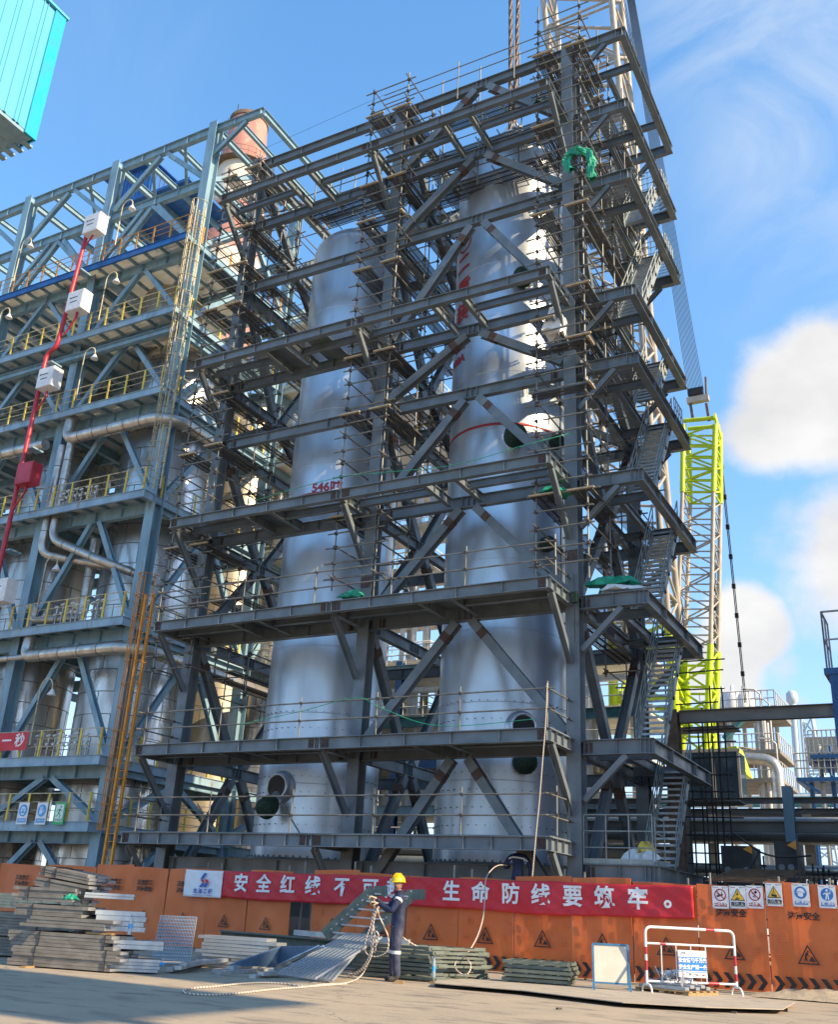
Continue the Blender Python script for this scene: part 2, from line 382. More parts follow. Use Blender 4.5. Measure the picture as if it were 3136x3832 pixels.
tag(g.build('ground', 'ground'), 'pale worn concrete yard in front of the orange fence', 'ground', kind='structure')
# ------------------------------------------------------------------ the new steel frame
ZS = [6.15, 10.6, 14.66, 18.96, 21.67, 26.73, 30.09, 33.73]
CX = (-25.45, -17.7, -10.08); YF, YR = 28.25, 35.2; YM = (YF+YR)/2
fr = thing('steel_tower', 'tall new dark grey green steel frame with scaffolding, two silver vessels standing inside it', 'steel frame', (-17.7, 31.7, 0))
def ib(name, p0, p1, h=.4, w=.22, up=Z, top=True, st=(), par=fr, m='steel', **k):
    return MB().ibeam(p0, p1, h, w, up=up, top=top, st=st, **k).build(name, m, par)
for x in CX:
    for y in (YF, YR):
        c = MB().ibeam((x, y, .9), (x, y, ZS[-1]+.12), .5, .44, .028, .02, up=Yv, top=False)
        for z in ZS:                                        # stiffener plates between the flanges where beams land
            for dz in (-.05, -.42):
                for sg in (-1, 1): c.box((x+sg*.105, y, z+dz), (.20, .43, .016))
        for z in (11.9,): c.box((x, y-.262, z), (.4, .02, .42), mi=1)
        c.build('column', ['steel', 'splice'], fr)
EPS = .255
def bolts(m, x, y, z, s=1):
    m.box((x, y, z), (.24, .012, .27), mi=1)
    for i in (-1, 0, 1):
        for j in (-1, 1): m.box((x+j*.05, y-.012, z+i*.08), (.032, .02, .032), mi=2)
for k, z in enumerate(ZS):
    for a, c in ((0, 1), (1, 2)):
        xa, xb = CX[a]+.225, CX[c]-.225
        for y in (YF, YR):
            mid = (.47, .5, .53) if c == 2 else (.3, .7)
            b = MB().ibeam((xa, y, z), (xb, y, z), .42, .24, st=(.06,)+mid+(.94,))
            if y == YF:
                bolts(b, xa+.42, y-.016, z-.21); bolts(b, xb-.42, y-.016, z-.21)
            b.build('beam', ['steel', 'splice', 'splice'], fr)
    for x in CX:
        MB().ibeam((x, YF+EPS, z-.004), (x, YR-EPS, z-.004), .42, .24, st=(.08, .47, .5, .53, .92)).build('beam', 'steel', fr)
for a, c in ((0, 1), (1, 2)):                               # floor level beams just above the foundation
    ib('base_beam', (CX[a]+.23, YF, 2.62), (CX[c]-.23, YF, 2.62), .62, .24, st=(.04, .35, .65))
for x in CX: ib('base_beam', (x, YF+EPS, 2.6), (x, YR-EPS, 2.6), .6, .24, st=(.3, .6))
# chevron bracing: apex at mid span under each front beam of the right bay
xm = (CX[1]+CX[2])/2
zl = [1.0]+ZS
def brace(p0, p1, up):
    p0 = Vector(p0); p1 = Vector(p1); d = (p1-p0).normalized()
    b = MB().ibeam(p0, p1, .30, .30, .022, .016, up=up, top=False)
    n = Vector(up)                                          # bolted splice near the upper end
    q = p1-d*.62
    b.obox(q-d*.15, q+d*.15, .306, .312, up, mi=1)
    return b.build('brace', ['steel', 'splice'], fr)
for k, z in enumerate(ZS):
    lo = zl[k]+.25; hi = z-.44
    brace((CX[1]+.30, YF, lo), (xm-.28, YF, hi), Yv); brace((CX[2]-.30, YF, lo), (xm+.28, YF, hi), Yv)
for x in CX:
    for k, z in enumerate(ZS):
        lo = zl[k]
        if k % 2 == 0:
            brace((x, YF+.38, lo+.25), (x, YM-.28, z-.46), X); brace((x, YR-.38, lo+.25), (x, YM+.28, z-.46), X)
        else:
            brace((x, YM-.28, lo+.02), (x, YF+.38, z-.5), X); brace((x, YM+.28, lo+.02), (x, YR-.38, z-.5), X)
for k in (0, 2, 4):
    brace((CX[1]+.3, YR, zl[k]+.25), (xm-.28, YR, ZS[k]-.44), Yv); brace((CX[2]-.3, YR, zl[k]+.25), (xm+.28, YR, ZS[k]-.44), Yv)

# cantilevered walkways along the front
YW = 26.06; LV = [(3.25, 1), (6.15, 1), (10.6, 1), (14.66, 2), (21.67, 2), (30.09, 0)]
XL, XR = -25.5, -10.02
def uvplate(name, x0, x1, y0, y1, z, m, par, along='x', t=.03):
    b = MB()
    if along == 'x': vs = [(x0, y0, z), (x1, y0, z), (x1, y1, z), (x0, y1, z)]; uv = [(0, 0), (x1-x0, 0), (x1-x0, y1-y0), (0, y1-y0)]
    else: vs = [(x0, y0, z), (x1, y0, z), (x1, y1, z), (x0, y1, z)]; uv = [(0, 0), (0, x1-x0), (y1-y0, x1-x0), (y1-y0, 0)]
    b.add(vs+[(p[0], p[1], z-t) for p in vs], [(0, 1, 2, 3), (7, 6, 5, 4)], uv=uv+uv)
    return b.build(name, m, par)
for z, kind in LV:
    b = MB(); sp = CX[1]-.12
    n = 9 if z < 4 else 5
    b.ibeam((XL, YW, z), (sp, YW, z), .37, .22, st=[.012]+[i/n for i in range(1, n)]+[.99])
    b.ibeam((sp+.03, YW, z), (XR, YW, z), .37, .22, st=[.01]+[i/n for i in range(1, n)]+[.985])
    for xx in (sp-.24, sp+.28, XR-.30, XL+.2): bolts(b, xx, YW-.016, z-.185)
    b.build('walkway_beam', ['steel', 'splice', 'splice'], fr)
    for x in (XL+.11, sp+.02, XR-.11):
        ib('walkway_beam', (x, YW+.13, z-.004), (x, YF-.27, z-.004), .37, .2, st=(.2, .5, .8))
        MB().ibeam((x, YW+.25, z-.40), (x, YF-.28, z-2.15), .18, .18, .016, .012, up=X, top=False).build('bracket', 'steel', fr)
    for xa, xb, cr in ((XL+.22, sp-.09, (.44, .60)), (sp+.13, XR-.22, (.42, .58))):
        cut = [xa]+[xa+(xb-xa)*t for t in cr]+[xb]
        if z > 4:
            for i in range(3):
                if i == 1: continue
                ib('walkway_beam', (cut[i]+.1, 27.02, z-.03), (cut[i+1]-.1, 27.02, z-.03), .28, .17)
            for xx in cut[1:3]: ib('walkway_beam', (xx, YW+.13, z-.012), (xx, YF-.13, z-.012), .33, .16, st=(.35, .65))
    y0, y1 = YW+.1, YF-.13
    if kind == 1:
        MB().box(((XL+XR)/2, (y0+y1)/2, z+.018), (XR-XL-.1, y1-y0+.12, .028)).build('deck_plate', 'steel', fr)
    elif kind == 2:
        xs = [XL+.1+i*1.0 for i in range(8)]
        for i, x in enumerate(xs):
            if i in (3,) or (z > 20 and i == 5): MB().box((x+.49, (y0+y1)/2, z+.016), (.98, y1-y0+.1, .024)).build('deck_plate', 'steel', fr)
            else: uvplate('deck_grating', x+.01, x+.98, y0, y1, z+.03, 'grating', fr, 'y')
def rail_run(pts, zt, posts, par=fr, name='guard_rail', r=.026, hs=(.55, 1.12), ph=1.32, m='tube'):
    """scaffold tube guard rail: two rails through pts, posts at the given points"""
    b = MB()
    for h in hs:
        for i in range(len(pts)-1):
            p = Vector((*pts[i], zt+h)); q = Vector((*pts[i+1], zt+h)); d = (q-p).normalized()
            b.tube(p-d*.2, q+d*.2, r)
            k = max(1, int((q-p).length//5))
            for j in range(1, k): b.tube(p.lerp(q, j/k)-d*.06, p.lerp(q, j/k)+d*.06, r*1.6, mi=1)
    for p in posts:
        b.tube((p[0], p[1], zt+.02), (p[0]+random.uniform(-.02, .02), p[1], zt+ph), r)
        for h in hs: b.box((p[0], p[1], zt+h), (.07, .09, .08), mi=1)
    return b.build(name, [m, 'coupler'], par)
for z, pxs in ((3.25, ((504, 3112), (774, 3112), (1083, 3112), (1394, 3114), (1723, 3116), (2085, 3118))), (6.15, ((535, 2790), (815, 2776), (1115, 2762), (1405, 2750), (1718, 2733), (2048, 2721))), (10.6, ((590, 2322), (905, 2280), (1175, 2250), (1463, 2217), (1739, 2185), (2080, 2145)))):
    xs = [PY(a, c, YW).x for a, c in pxs]
    rail_run([(XL+.1, 27.9), (XL+.1, YW), (XR-.1, YW), (XR-.1, 27.9)], z, [(x, YW) for x in xs]+[(XL+.1, 27.7), (XR-.1, 27.7)])
# kick braces of the lowest rail posts
b = MB()
for x in (-19.0, -22.4): b.tube((x, YW, 3.27+.9), (x+.45, YW+.5, 3.3), .024)
b.build('rail_prop', 'tube', fr)

# side platforms and the stair climbing the right side
XO = -7.84
SZ = [2.70]+ZS
for k, z in enumerate(SZ):
    zz = z
    b = MB().ibeam((CX[2]+.23, YF-.02, zz), (XO-.12, YF-.02, zz), .44, .24, st=(.1, .55, .93)); bolts(b, CX[2]+.4, YF-.036, zz-.22)
    b.build('landing_beam', ['steel', 'splice', 'splice'], fr)
    b = MB().ibeam((XO, YF-.13, zz-.004), (XO, YR+.1, zz-.004), .44, .26, st=(.02, .3, .7, .97)); b.build('landing_beam', 'steel', fr)
    ib('landing_beam', (CX[2]+.23, YR, zz), (XO-.14, YR, zz), .44, .24, st=(.5,))
    for yy in (30.0, 33.55): ib('landing_beam', (CX[2]+.13, yy, zz-.02), (XO-.14, yy, zz-.02), .3, .18)
    ib('landing_beam', (-9.02, 30.1, zz-.02), (-9.02, 33.45, zz-.02), .3, .16)
    if k:
        for yy in (YF-.02, YR): MB().ibeam((-8.55, yy, zz-.46), (CX[2]+.24, yy, zz-1.72), .17, .17, .016, .012, up=Yv, top=False).build('bracket', 'steel', fr)
    if 0 < k < 8 or k == 0:
        gm = 'deck_grating'
        uvplate(gm, CX[2]+.25, XO-.13, YF+.11, 29.9, zz+.03, 'gratingcoarse', fr)
        uvplate(gm, CX[2]+.25, XO-.13, 33.65, YR-.12, zz+.03, 'gratingcoarse', fr)
        if k < 8: uvplate(gm, CX[2]+.25, -9.1, 29.9, 33.65, zz+.031, 'gratingcoarse', fr)
def stair(z0, z1, y1=33.62, slope=.70, x0=-8.86, x1=-8.06, par=None, hand=True):
    rise = z1-z0; n = max(3, round(rise/.205)); y0 = y1-rise*slope
    st = thing('staircase', None, None) if par is None else None
    root = MB()
    for x in (x0-.03, x1+.03): root.obox((x, y0-.1, z0+.02), (x, y1+.02, z1+.02), .035, .24, Z)
    s = root.build('stair', 'stairsteel', par)
    t = MB()
    for i in range(1, n):
        zc = z0+rise*i/n; yc = y0+(y1-y0)*i/n
        t.box(((x0+x1)/2, yc, zc), (x1-x0-.012, .24, .035)); t.box(((x0+x1)/2, yc-.118, zc-.035), (x1-x0-.012, .006, .035))
    tr = t.build('tread', 'galv', None); tr.parent = s
    if hand:
        for x in (x0-.06, x1+.06):
            h = MB(); d = Vector((0, y1-y0, rise)); m_ = 5
            for i in range(m_+1):
                p = Vector((x, y0, z0+.05))+d*(i/m_); h.tube(p, p+Z*1.02, .022, 4)
                h.box(p+Vector((0, 0, .05)), (.07, .1, .1), mi=1)
            for hh in (.38, .70, 1.05): h.tube(Vector((x, y0-.05, z0+hh)), Vector((x, y1, z1+hh)), .02 if hh < 1 else .026, 4)
            hd = h.build('handrail', ['stairsteel', 'splice'], None); hd.parent = s
    return s
for k in range(len(SZ)-2): stair(SZ[k], SZ[k+1], par=fr)
# rails on the landings beside the stair
def postrail(p0, p1, z, n, par, name='landing_rail', m='stairsteel', h=1.2, k=3, toe=True, r=.02):
    p0 = Vector((*p0, z)); p1 = Vector((*p1, z)); b = MB()
    for i in range(n+1):
        p = p0.lerp(p1, i/n); b.tube(p, p+Z*h, r, 4)
    for j in range(1, k+1): b.tube(p0+Z*(h*j/k), p1+Z*(h*j/k), r if j < k else r*1.2, 4)
    if toe: b.obox(p0+Z*.08, p1+Z*.08, .008, .14)
    return b.build(name, m, par)
postrail((CX[2]+.22, YF-.1), (XO-.03, YF-.1), 2.70, 3, fr, h=1.33)
postrail((XO+.02, YF), (XO+.02, 29.2), 2.70, 1, fr, h=1.25)
for k in (4, 6, 7): postrail((XO-.1, 33.8), (XO-.1, 35.0), SZ[k], 4, fr)
for z in (26.73, 30.09): postrail((-9.2, 33.75), (XO-.25, 33.75), z, 5, fr, k=4)
# concrete block the frame stands on
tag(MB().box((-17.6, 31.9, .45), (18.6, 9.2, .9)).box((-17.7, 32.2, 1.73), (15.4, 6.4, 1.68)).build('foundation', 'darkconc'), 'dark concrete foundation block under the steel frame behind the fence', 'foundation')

# ------------------------------------------------------------------ the two vessels
mv, ntv, b = nodes('vesselskin'); N3 = ntv.nodes; L3 = ntv.links
b.inputs['Metallic'].default_value = .68; b.inputs['Base Color'].default_value = (.60, .62, .63, 1)
tcv = N3.new('ShaderNodeTexCoord')
def vn(sc, st, det):
    mp = N3.new('ShaderNodeMapping'); mp.inputs['Scale'].default_value = st; L3.new(tcv.outputs['Object'], mp.inputs[0])
    n = N3.new('ShaderNodeTexNoise'); n.inputs['Scale'].default_value = sc; n.inputs['Detail'].default_value = det; L3.new(mp.outputs[0], n.inputs['Vector']); return n.outputs['Fac']
q = N3.new('ShaderNodeMapRange'); q.inputs[1].default_value = .3; q.inputs[2].default_value = .7; q.inputs[3].default_value = .30; q.inputs[4].default_value = .42; L3.new(vn(.9, (1, 1, 1), 6), q.inputs[0]); L3.new(q.outputs[0], b.inputs['Roughness'])
cm = N3.new('ShaderNodeMix'); cm.data_type = 'RGBA'; cm.inputs[6].default_value = (.58, .635, .68, 1); cm.inputs[7].default_value = (.46, .51, .55, 1)
q2 = N3.new('ShaderNodeMapRange'); q2.inputs[1].default_value = .42; q2.inputs[2].default_value = .68; L3.new(vn(1.3, (1, 1, .35), 8), q2.inputs[0]); L3.new(q2.outputs[0], cm.inputs[0]); L3.new(cm.outputs[2], b.inputs['Base Color'])
bp = N3.new('ShaderNodeBump'); bp.inputs['Strength'].default_value = .22; bp.inputs['Distance'].default_value = .10; L3.new(vn(.34, (1, 1, .8), 1), bp.inputs['Height'])
L3.new(bp.outputs[0], b.inputs['Normal']); MATS['vesselskin'] = mv
mat('redmark', (.42, .03, .03), (.34, .03, .03), rough=.5, scale=8)
RV = 2.24
VC = [Vector((-21.45, 31.62, 0)), Vector((-13.97, 31.62, 0))]
def cyl_text(s, size, c, ang, z, R_, bold=.0, mb=None, vertical=False):
    """lettering bent round a cylinder; ang from +X, read from outside"""
    mb = mb or MB()
    tmp = cutglyph(text_mb(s, size, Matrix.Identity(4), .004, bold), (-1.0, 1.0), .07, .3)
    vs = []
    for x, y, zz in tmp.v:
        a = ang + x/R_; rr = R_+.016+zz
        vs.append((c.x+rr*math.cos(a), c.y+rr*math.sin(a), z+y))
    mb.add(vs, tmp.f)
    return mb
def hit(px, py, c, R_):
    d = _ray(px, py); o = CP-c; a = d.x**2+d.y**2; bb = 2*(o.x*d.x+o.y*d.y); cc = o.x**2+o.y**2-R_*R_
    t = (-bb-math.sqrt(max(0, bb*bb-4*a*cc)))/(2*a); return CP+d*t
def skin_profile(zb, zc, zt):
    p = [(RV+.24, zb-.14), (RV+.24, zb), (RV+.006, zb+.003)]
    p = [(RV, zb), (RV, zc)]
    n = 14
    for i in range(1, n+1):
        a = math.pi/2*i/n; p.append((RV*math.cos(a) if i < n else .42, zc+(zt-zc)*math.sin(a)))
    return p
def nozzle(c, az, z, r, ln, droop, par, cover=None, flange=True):
    d = Vector((math.cos(az), math.sin(az), 0)); d = (d*math.cos(droop)-Z*math.sin(droop)).normalized()
    p = Vector((c.x, c.y, z))+Vector((math.cos(az), math.sin(az), 0))*(RV-.25)
    b = MB().tube(p, p+d*(ln+.25), r, 20)
    if flange: b.tube(p+d*(ln+.18), p+d*(ln+.26), r*1.3, 20)
    o = b.build('nozzle', 'vesselskin', par)
    if cover:
        e = p+d*(ln-.06); rs = [r*1.05, r*1.32, r*1.42, r*1.36, r*1.40, r*1.30, r*1.02, r*.5]
        pts = [e+d*(.11*i)*(r/.28) for i in range(8)]
        cv = MB().pipe(pts, r, 18, rs=rs).build('cover', cover); cv.parent = o
    return o
def manway(px, py, c, R_, par, r=.46):
    """opening stiffened by a proud ring, dark inside"""
    p = hit(px, py, c, RV); az = math.atan2(p.y-c.y, p.x-c.x); d = Vector((math.cos(az), math.sin(az), 0)); tdir = Vector((-d.y, d.x, 0))
    Mx = Matrix((tdir, Z, d)).transposed()
    q = Vector((c.x, c.y, p.z))+d*(RV-.10)
    b = MB(); b.lathe([(r*.80, .0), (r*.80, .36), (r*.86, .40), (r*1.02, .40), (r*1.06, .34), (r*1.06, .14), (r*1.26, .11), (r*1.26, .0)], 36, q, Mx, mi=0)
    o = b.build('manway', 'vesselskin', par)
    k = MB().tube(q-d*.05, q+d*.375, r*.81, 32).build('opening', 'black'); k.parent = o  # solid black plug, its colour standing in for the shaded hollow
    return p, az, d
ves = []
for i, (zb, zc, zt, lab) in enumerate(((2.75, 28.95, 30.15, 'shorter silver pressure vessel in the left bay, marked 546吨 under a red ring'),
                                       (2.75, 31.0, 32.9, 'taller silver pressure vessel in the right bay with red characters near its top'))):
    c = VC[i]; t = thing('pressure_vessel', lab, 'vessel', c, 'silver vessels in the new frame')
    MB().lathe(skin_profile(zb, zc, zt), 96, c).build('body', 'vesselskin', t)
    MB().lathe([(RV-.1, zb-.14), (RV+.24, zb-.14), (RV+.24, zb), (RV-.1, zb)], 96, c, sm=False).build('base_ring', 'steel', t)
    wb = MB(); zz = zb+2.5
    while zz < zc: wb.lathe([(RV-.01, zz-.02), (RV+.006, zz-.014), (RV+.006, zz+.014), (RV-.01, zz+.02)], 96, c); zz += 2.5
    wb.build('weld_seams', 'vesselskin', t)
    MB().lathe([(.42, zt-.05), (.42, zt+.45), (.62, zt+.45), (.62, zt+.58), (.1, zt+.58)], 32, c).build('top_nozzle', 'vesselskin', t)
    bb = MB()
    for k in range(60):
        a = 2*math.pi*k/60; bb.box(c+Vector(((RV+.12)*math.cos(a), (RV+.12)*math.sin(a), zb+.035)), (.05, .05, .07), rz=a)
    bb.build('anchor_bolts', 'steel', t)
    zr = (16.45, 18.0)[i]
    MB().lathe([(RV+.002, zr-.05), (RV+.008, zr-.05), (RV+.008, zr+.05), (RV+.002, zr+.05)], 96, c).build('ring_mark', 'redmark', t)
    ves.append(t)
p = hit(1222, 1823, VC[0], RV); cyl_text('546吨', .52, VC[0], math.atan2(p.y-VC[0].y, p.x-VC[0].x), p.z, RV, .012).build('lettering', 'redmark', ves[0])
p = hit(1474, 1640, VC[0], RV); cyl_text('R-100A', .44, VC[0], math.atan2(p.y-VC[0].y, p.x-VC[0].x), p.z, RV, .01).build('lettering', 'redmark', ves[0])
for ch, px, py, sz in (('二', 1734, 992, .95), ('重', 1735, 1085, .95), ('装', 1728, 1176, .95), ('备', 1724, 1285, .95), ('100A', 1712, 1358, .5)):
    p = hit(px, py, VC[1], RV); cyl_text(ch, sz, VC[1], math.atan2(p.y-VC[1].y, p.x-VC[1].x), p.z, RV, .02).build('lettering', 'redmark', ves[1])
p = hit(1740, 912, VC[1], RV); a0 = math.atan2(p.y-VC[1].y, p.x-VC[1].x); b = MB()
for k in range(24):
    q = [k/24*2*math.pi, (k+1)/24*2*math.pi]; pr = []
    for th in q:
        for rr in (.36, .46):
            a = a0+rr*math.cos(th)/RV; pr.append((VC[1].x+(RV+.006)*math.cos(a), VC[1].y+(RV+.006)*math.sin(a), p.z+rr*math.sin(th)))
    b.add(pr, [(0, 1, 3, 2)])
b.build('lettering', 'redmark', ves[1])
# openings low on each vessel: a ring with a pipe leaning out of it, end wrapped in dark green sheet
p, az, d = manway(1052, 2945, VC[0], RV, ves[0]); az0 = az
q = p-d*.4
o = MB().tube(q+Z*.1, q+d*1.0-Z*.72, .23, 20).build('nozzle', 'vesselskin', ves[0])
e = q+d*.78-Z*.53; dd = (d*1.0-Z*.76).normalized()
cv = MB().pipe([e+dd*(.115*i) for i in range(7)], .3, 18, rs=[.25, .33, .37, .36, .38, .36, .22]).build('cover', 'fabric_dark'); cv.parent = o
p, az, d = manway(1952, 2722, VC[1], RV, ves[1], .44); q = p-d*.4
MB().tube(q+Z*.12, q+d*.75-Z*.45, .22, 20).build('nozzle', 'vesselskin', ves[1])
nozzle(VC[1], az+.02, p.z-1.05, .27, .25, .15, ves[1], 'fabric_dark')
p = hit(1935, 1650, VC[1], RV); nozzle(VC[1], math.atan2(p.y-VC[1].y, p.x-VC[1].x)-.06, p.z-.1, .30, .62, .04, ves[1], 'fabric_dark')
p = hit(2040, 1640, VC[1], RV); nozzle(VC[1], math.atan2(p.y-VC[1].y, p.x-VC[1].x)+.1, p.z-.25, .20, .45, -.05, ves[1], 'fabric_dark')
p = hit(1950, 1035, VC[1], RV); nozzle(VC[1], math.atan2(p.y-VC[1].y, p.x-VC[1].x), p.z-.2, .28, .3, .1, ves[1], 'fabric_dark')
for px, py in ((2035, 2042),):
    p = hit(px, py, VC[1], RV); nozzle(VC[1], math.atan2(p.y-VC[1].y, p.x-VC[1].x), p.z, .2, .3, 0, ves[1], 'fabric_dark')
# small studs welded on the lower skirts
for i in (0, 1):
    b = MB(); c = VC[i]
    for k in range(44):
        for zz in (3.3, 3.85, 4.4, 4.95, 5.5, 7.2, 7.8):
            a = -math.pi/2+(k-22)*.13+(.065 if int(zz*2) % 2 else 0)
            b.tube(c+Vector(((RV-.01)*math.cos(a), (RV-.01)*math.sin(a), zz)), c+Vector(((RV+.05)*math.cos(a), (RV+.05)*math.sin(a), zz)), .016, 5)
    o = b.build('stud_rows', 'steel', ves[i]); o['kind'] = 'stuff'
# wire rope grommet and shackle under the crane hook
lt = thing('lifting_sling', 'thick twisted steel wire sling rising from the top of the right vessel', 'sling', (VC[1].x, VC[1].y, 33.4))
for sgn in (-1, 1):
    for st in range(3):
        pts = []
        for i in range(70):
            z = 33.75+i*.17; sp = .10+.20*min(1, i/65); a = i*.55+st*2.1
            pts.append((VC[1].x+sgn*sp*.7+.055*math.cos(a), VC[1].y+sgn*.05+.055*math.sin(a), z))
        MB().pipe(pts, .06, 6).build('strand', 'wirerope', lt)
sh = MB().pipe([(VC[1].x-.42, VC[1].y, 33.5), (VC[1].x-.40, VC[1].y, 33.95), (VC[1].x-.2, VC[1].y, 34.2), (VC[1].x+.2, VC[1].y, 34.2), (VC[1].x+.4, VC[1].y, 33.95), (VC[1].x+.42, VC[1].y, 33.5)], .10, 10)
sh.tube((VC[1].x-.6, VC[1].y, 33.5), (VC[1].x+.6, VC[1].y, 33.5), .12, 12); sh.build('shackle', 'whitepaint', lt)

# ------------------------------------------------------------------ tube scaffolds
def plank_run(par, p0, p1, n=3, gap=.015, w=.24, side=None):
    """n pressed steel planks side by side from p0 to p1 (their first edge line), on battens"""
    p0 = Vector(p0); p1 = Vector(p1); d, s, u = basis(p1-p0)
    for i in range(n):
        b = MB(); o = s*(i*(w+gap)+w/2)
        a = p0+o; c = p1+o; L_ = (c-a).length
        vs = [a-s*w/2, a+s*w/2, c+s*w/2, c-s*w/2]; b.add(vs, [(0, 1, 2, 3)], uv=[(0, 0), (w, 0), (w, L_), (0, L_)])
        for sg in (-1, 1): b.obox(a+s*(sg*w/2), c+s*(sg*w/2), .006, .05, ou=-.02, mi=1)
        b.build('plank', ['plank', 'plankside'], par)
    MB().obox(p0-d*.02+s*(-.06), p0-d*.02+s*(n*(w+gap)+.06), .09, .05, ou=.0).build('batten', 'batten', par)
def scaffold(name, lab, xs, ys, z0, z1, step, par=None, tr=1.15, jitter=.25, skip=()):
    t = thing(name, lab, 'scaffold', ((xs[0]+xs[-1])/2, (ys[0]+ys[-1])/2, z0), 'tube scaffolds on the new frame')
    for x in xs:
        for y in ys:
            zb = z0+random.uniform(-.6, .2); zt = z1+random.uniform(-.1, .9)
            MB().tube((x, y, zb), (x+random.uniform(-.02, .02), y, zt), .030).build('standard', 'tube', t)
    z = z0+.2; k = 0
    while z < z1:
        for j, y in enumerate(ys):
            if j and k % 2: continue
            zz = z+random.uniform(-.06, .06); a = random.uniform(.1, .45); c = random.uniform(.1, .45)
            b = MB().tube((xs[0]-a, y-.04, zz), (xs[-1]+c, y-.04, zz+random.uniform(-.03, .03)), .029)
            for x in xs: b.box((x, y-.02, zz), (.085, .12, .10), mi=1)
            b.build('ledger', ['tube', 'coupler'], t)
        if k % 2 == 0:
            for x in xs:
                zz = z+.08; b = MB().tube((x+.045, ys[0]-random.uniform(.15, .4), zz), (x+.045, ys[-1]+random.uniform(.1, .4), zz), .029)
                for y in ys: b.box((x+.02, y, zz), (.12, .085, .10), mi=1)
                b.build('transom', ['tube', 'coupler'], t)
        z += step*random.uniform(.93, 1.07); k += 1
    return t
sc = {}
for nm, x, zr, zl_, zrr in (('left', CX[0], (8.9, 33.0), (32.1, 26.87, 24.85, 20.5, 17.95, 13.9), (32.2, 28.9, 26.9, 24.85, 20.5, 18.15, 13.9)),
                           ('middle', CX[1], (11.6, 34.3), (32.55, 28.85, 27.0, 24.65, 20.65, 18.2, 14.1), (32.5, 28.88, 24.7, 20.65, 18.2)),
                           ('right', CX[2], (11.2, 34.9), (32.5, 28.9, 24.8, 20.3, 13.7), (32.4, 27.1, 24.8, 21.35, 19.3, 13.7))):
    t = scaffold('scaffold', f'tube scaffold cage with plank platforms climbing the {dict(left="left front column next to the old plant", middle="middle front column between the two vessels", right="right front column beside the stair")[nm]}', (x-.86, x+.86), (27.15, 29.35), zr[0], zr[1], .56)
    for z in zl_: plank_run(t, (x-.98, 26.95, z), (x-.98, 29.7, z), 3)
    for z in zrr: plank_run(t, (x+.32, 26.95, z), (x+.32, 29.7, z), 3)
    sc[nm] = t
for z in (19.2, 17.5): plank_run(sc['right'], (CX[2]+1.0, 27.0, z), (CX[2]-1.1, 27.0, z), 2)
plank_run(sc['middle'], (CX[1]+1.0, 26.98, 27.05), (CX[1]-1.1, 26.98, 27.05), 2)
# runs of scaffold along the two side frames
for nm, x0, x1, zr, lv in (('right', CX[2]-.85, CX[2]+.9, (20.3, 35.2), (32.4, 28.9, 25.3, 21.3)), ('left', CX[0]-.85, CX[0]+.85, (8.6, 33.2), (28.6, 25.0, 20.6, 17.2, 12.6, 9.6)), ('middle', CX[1]-.8, CX[1]+.8, (16.5, 33.0), (31.9, 28.2, 24.2, 19.6))):
    t = scaffold('scaffold', f'tube scaffold run under planks along the {nm} side frame behind the front column', (x0, x1), (30.6, 32.6, 34.6), zr[0], zr[1], .95 if nm != 'left' else .8)
    for i, z in enumerate(lv):
        plank_run(t, (x0-.05, 29.9, z), (x0-.05, 35.1, z), 2); plank_run(t, (x1-.55, 29.9, z+.02), (x1-.55, 35.1, z+.02), 2)
t = scaffold('scaffold', 'tube scaffold beside the rear right column at the stair landings, lower part', (CX[2]-.7, CX[2]+.75), (33.4, 35.9), 9.2, 19.8, 1.0)
for z in (10.2, 13.2, 16.3): plank_run(t, (CX[2]-.8, 29.6, z), (CX[2]-.8, 35.4, z), 3)
# hanging platforms round the heads of the vessels
def hang(name, lab, x0, x1, rows, ztop, nx):
    t = thing(name, lab, 'scaffold', ((x0+x1)/2, 29, ztop-3), 'tube scaffolds on the new frame')
    for y, z, n in rows:
        plank_run(t, (x0, y+n*.25, z), (x1, y+n*.25, z), n)
        for i in range(nx):
            x = x0+(x1-x0)*(i+.5)/nx+random.uniform(-.2, .2)
            MB().tube((x, y-.35, z-.06), (x, y+n*.26+.3, z-.06), .025).build('transom', 'tube', t)
        MB().tube((x0-.3, y+.05, z-.11), (x1+.3, y+.05, z-.11), .025).build('ledger', 'tube', t)
        MB().tube((x0-.3, y+n*.25, z-.11), (x1+.3, y+n*.25, z-.11), .025).build('ledger', 'tube', t)
        for hh in (.5, 1.0): MB().tube((x0-.3, y-.02, z+hh), (x1+.3, y-.02, z+hh), .025).build('ledger', 'tube', t)
        for i in range(3):
            x = x0+(x1-x0)*(i+.3)/3; MB().tube((x, y-.05, z-.5), (x, y-.05, z+1.9), .030).build('standard', 'tube', t)
    return t
hang('scaffold', 'hanging plank platforms around the head of the right vessel just under the top beams', CX[1]+1.2, CX[2]-1.0, ((28.65, 29.15, 4), (28.9, 31.2, 4), (28.6, 33.05, 4), (34.2, 30.8, 3)), 33, 6)
hang('scaffold', 'hanging plank platform across the head of the left vessel', CX[0]+2.6, CX[1]-1.0, ((28.8, 30.3, 3), (29.9, 30.9, 3)), 30.9, 4)
t = thing('edge_guard', 'thin tube guard rail and wire line along the top front beam of the frame', 'guard rail', (-14, 28.2, 33.7))
b = MB()
for h in (.62, 1.2): b.tube((CX[1]-1.0, YF-.1, ZS[-1]+h), (CX[2]+.9, YF-.1, ZS[-1]+h), .025)
b.build('rail', 'tube', t)
for x in (-15.0, -12.4): MB().tube((x, YF-.12, ZS[-1]-.6), (x, YF-.12, ZS[-1]+1.5), .026).build('post', 'tube', t)
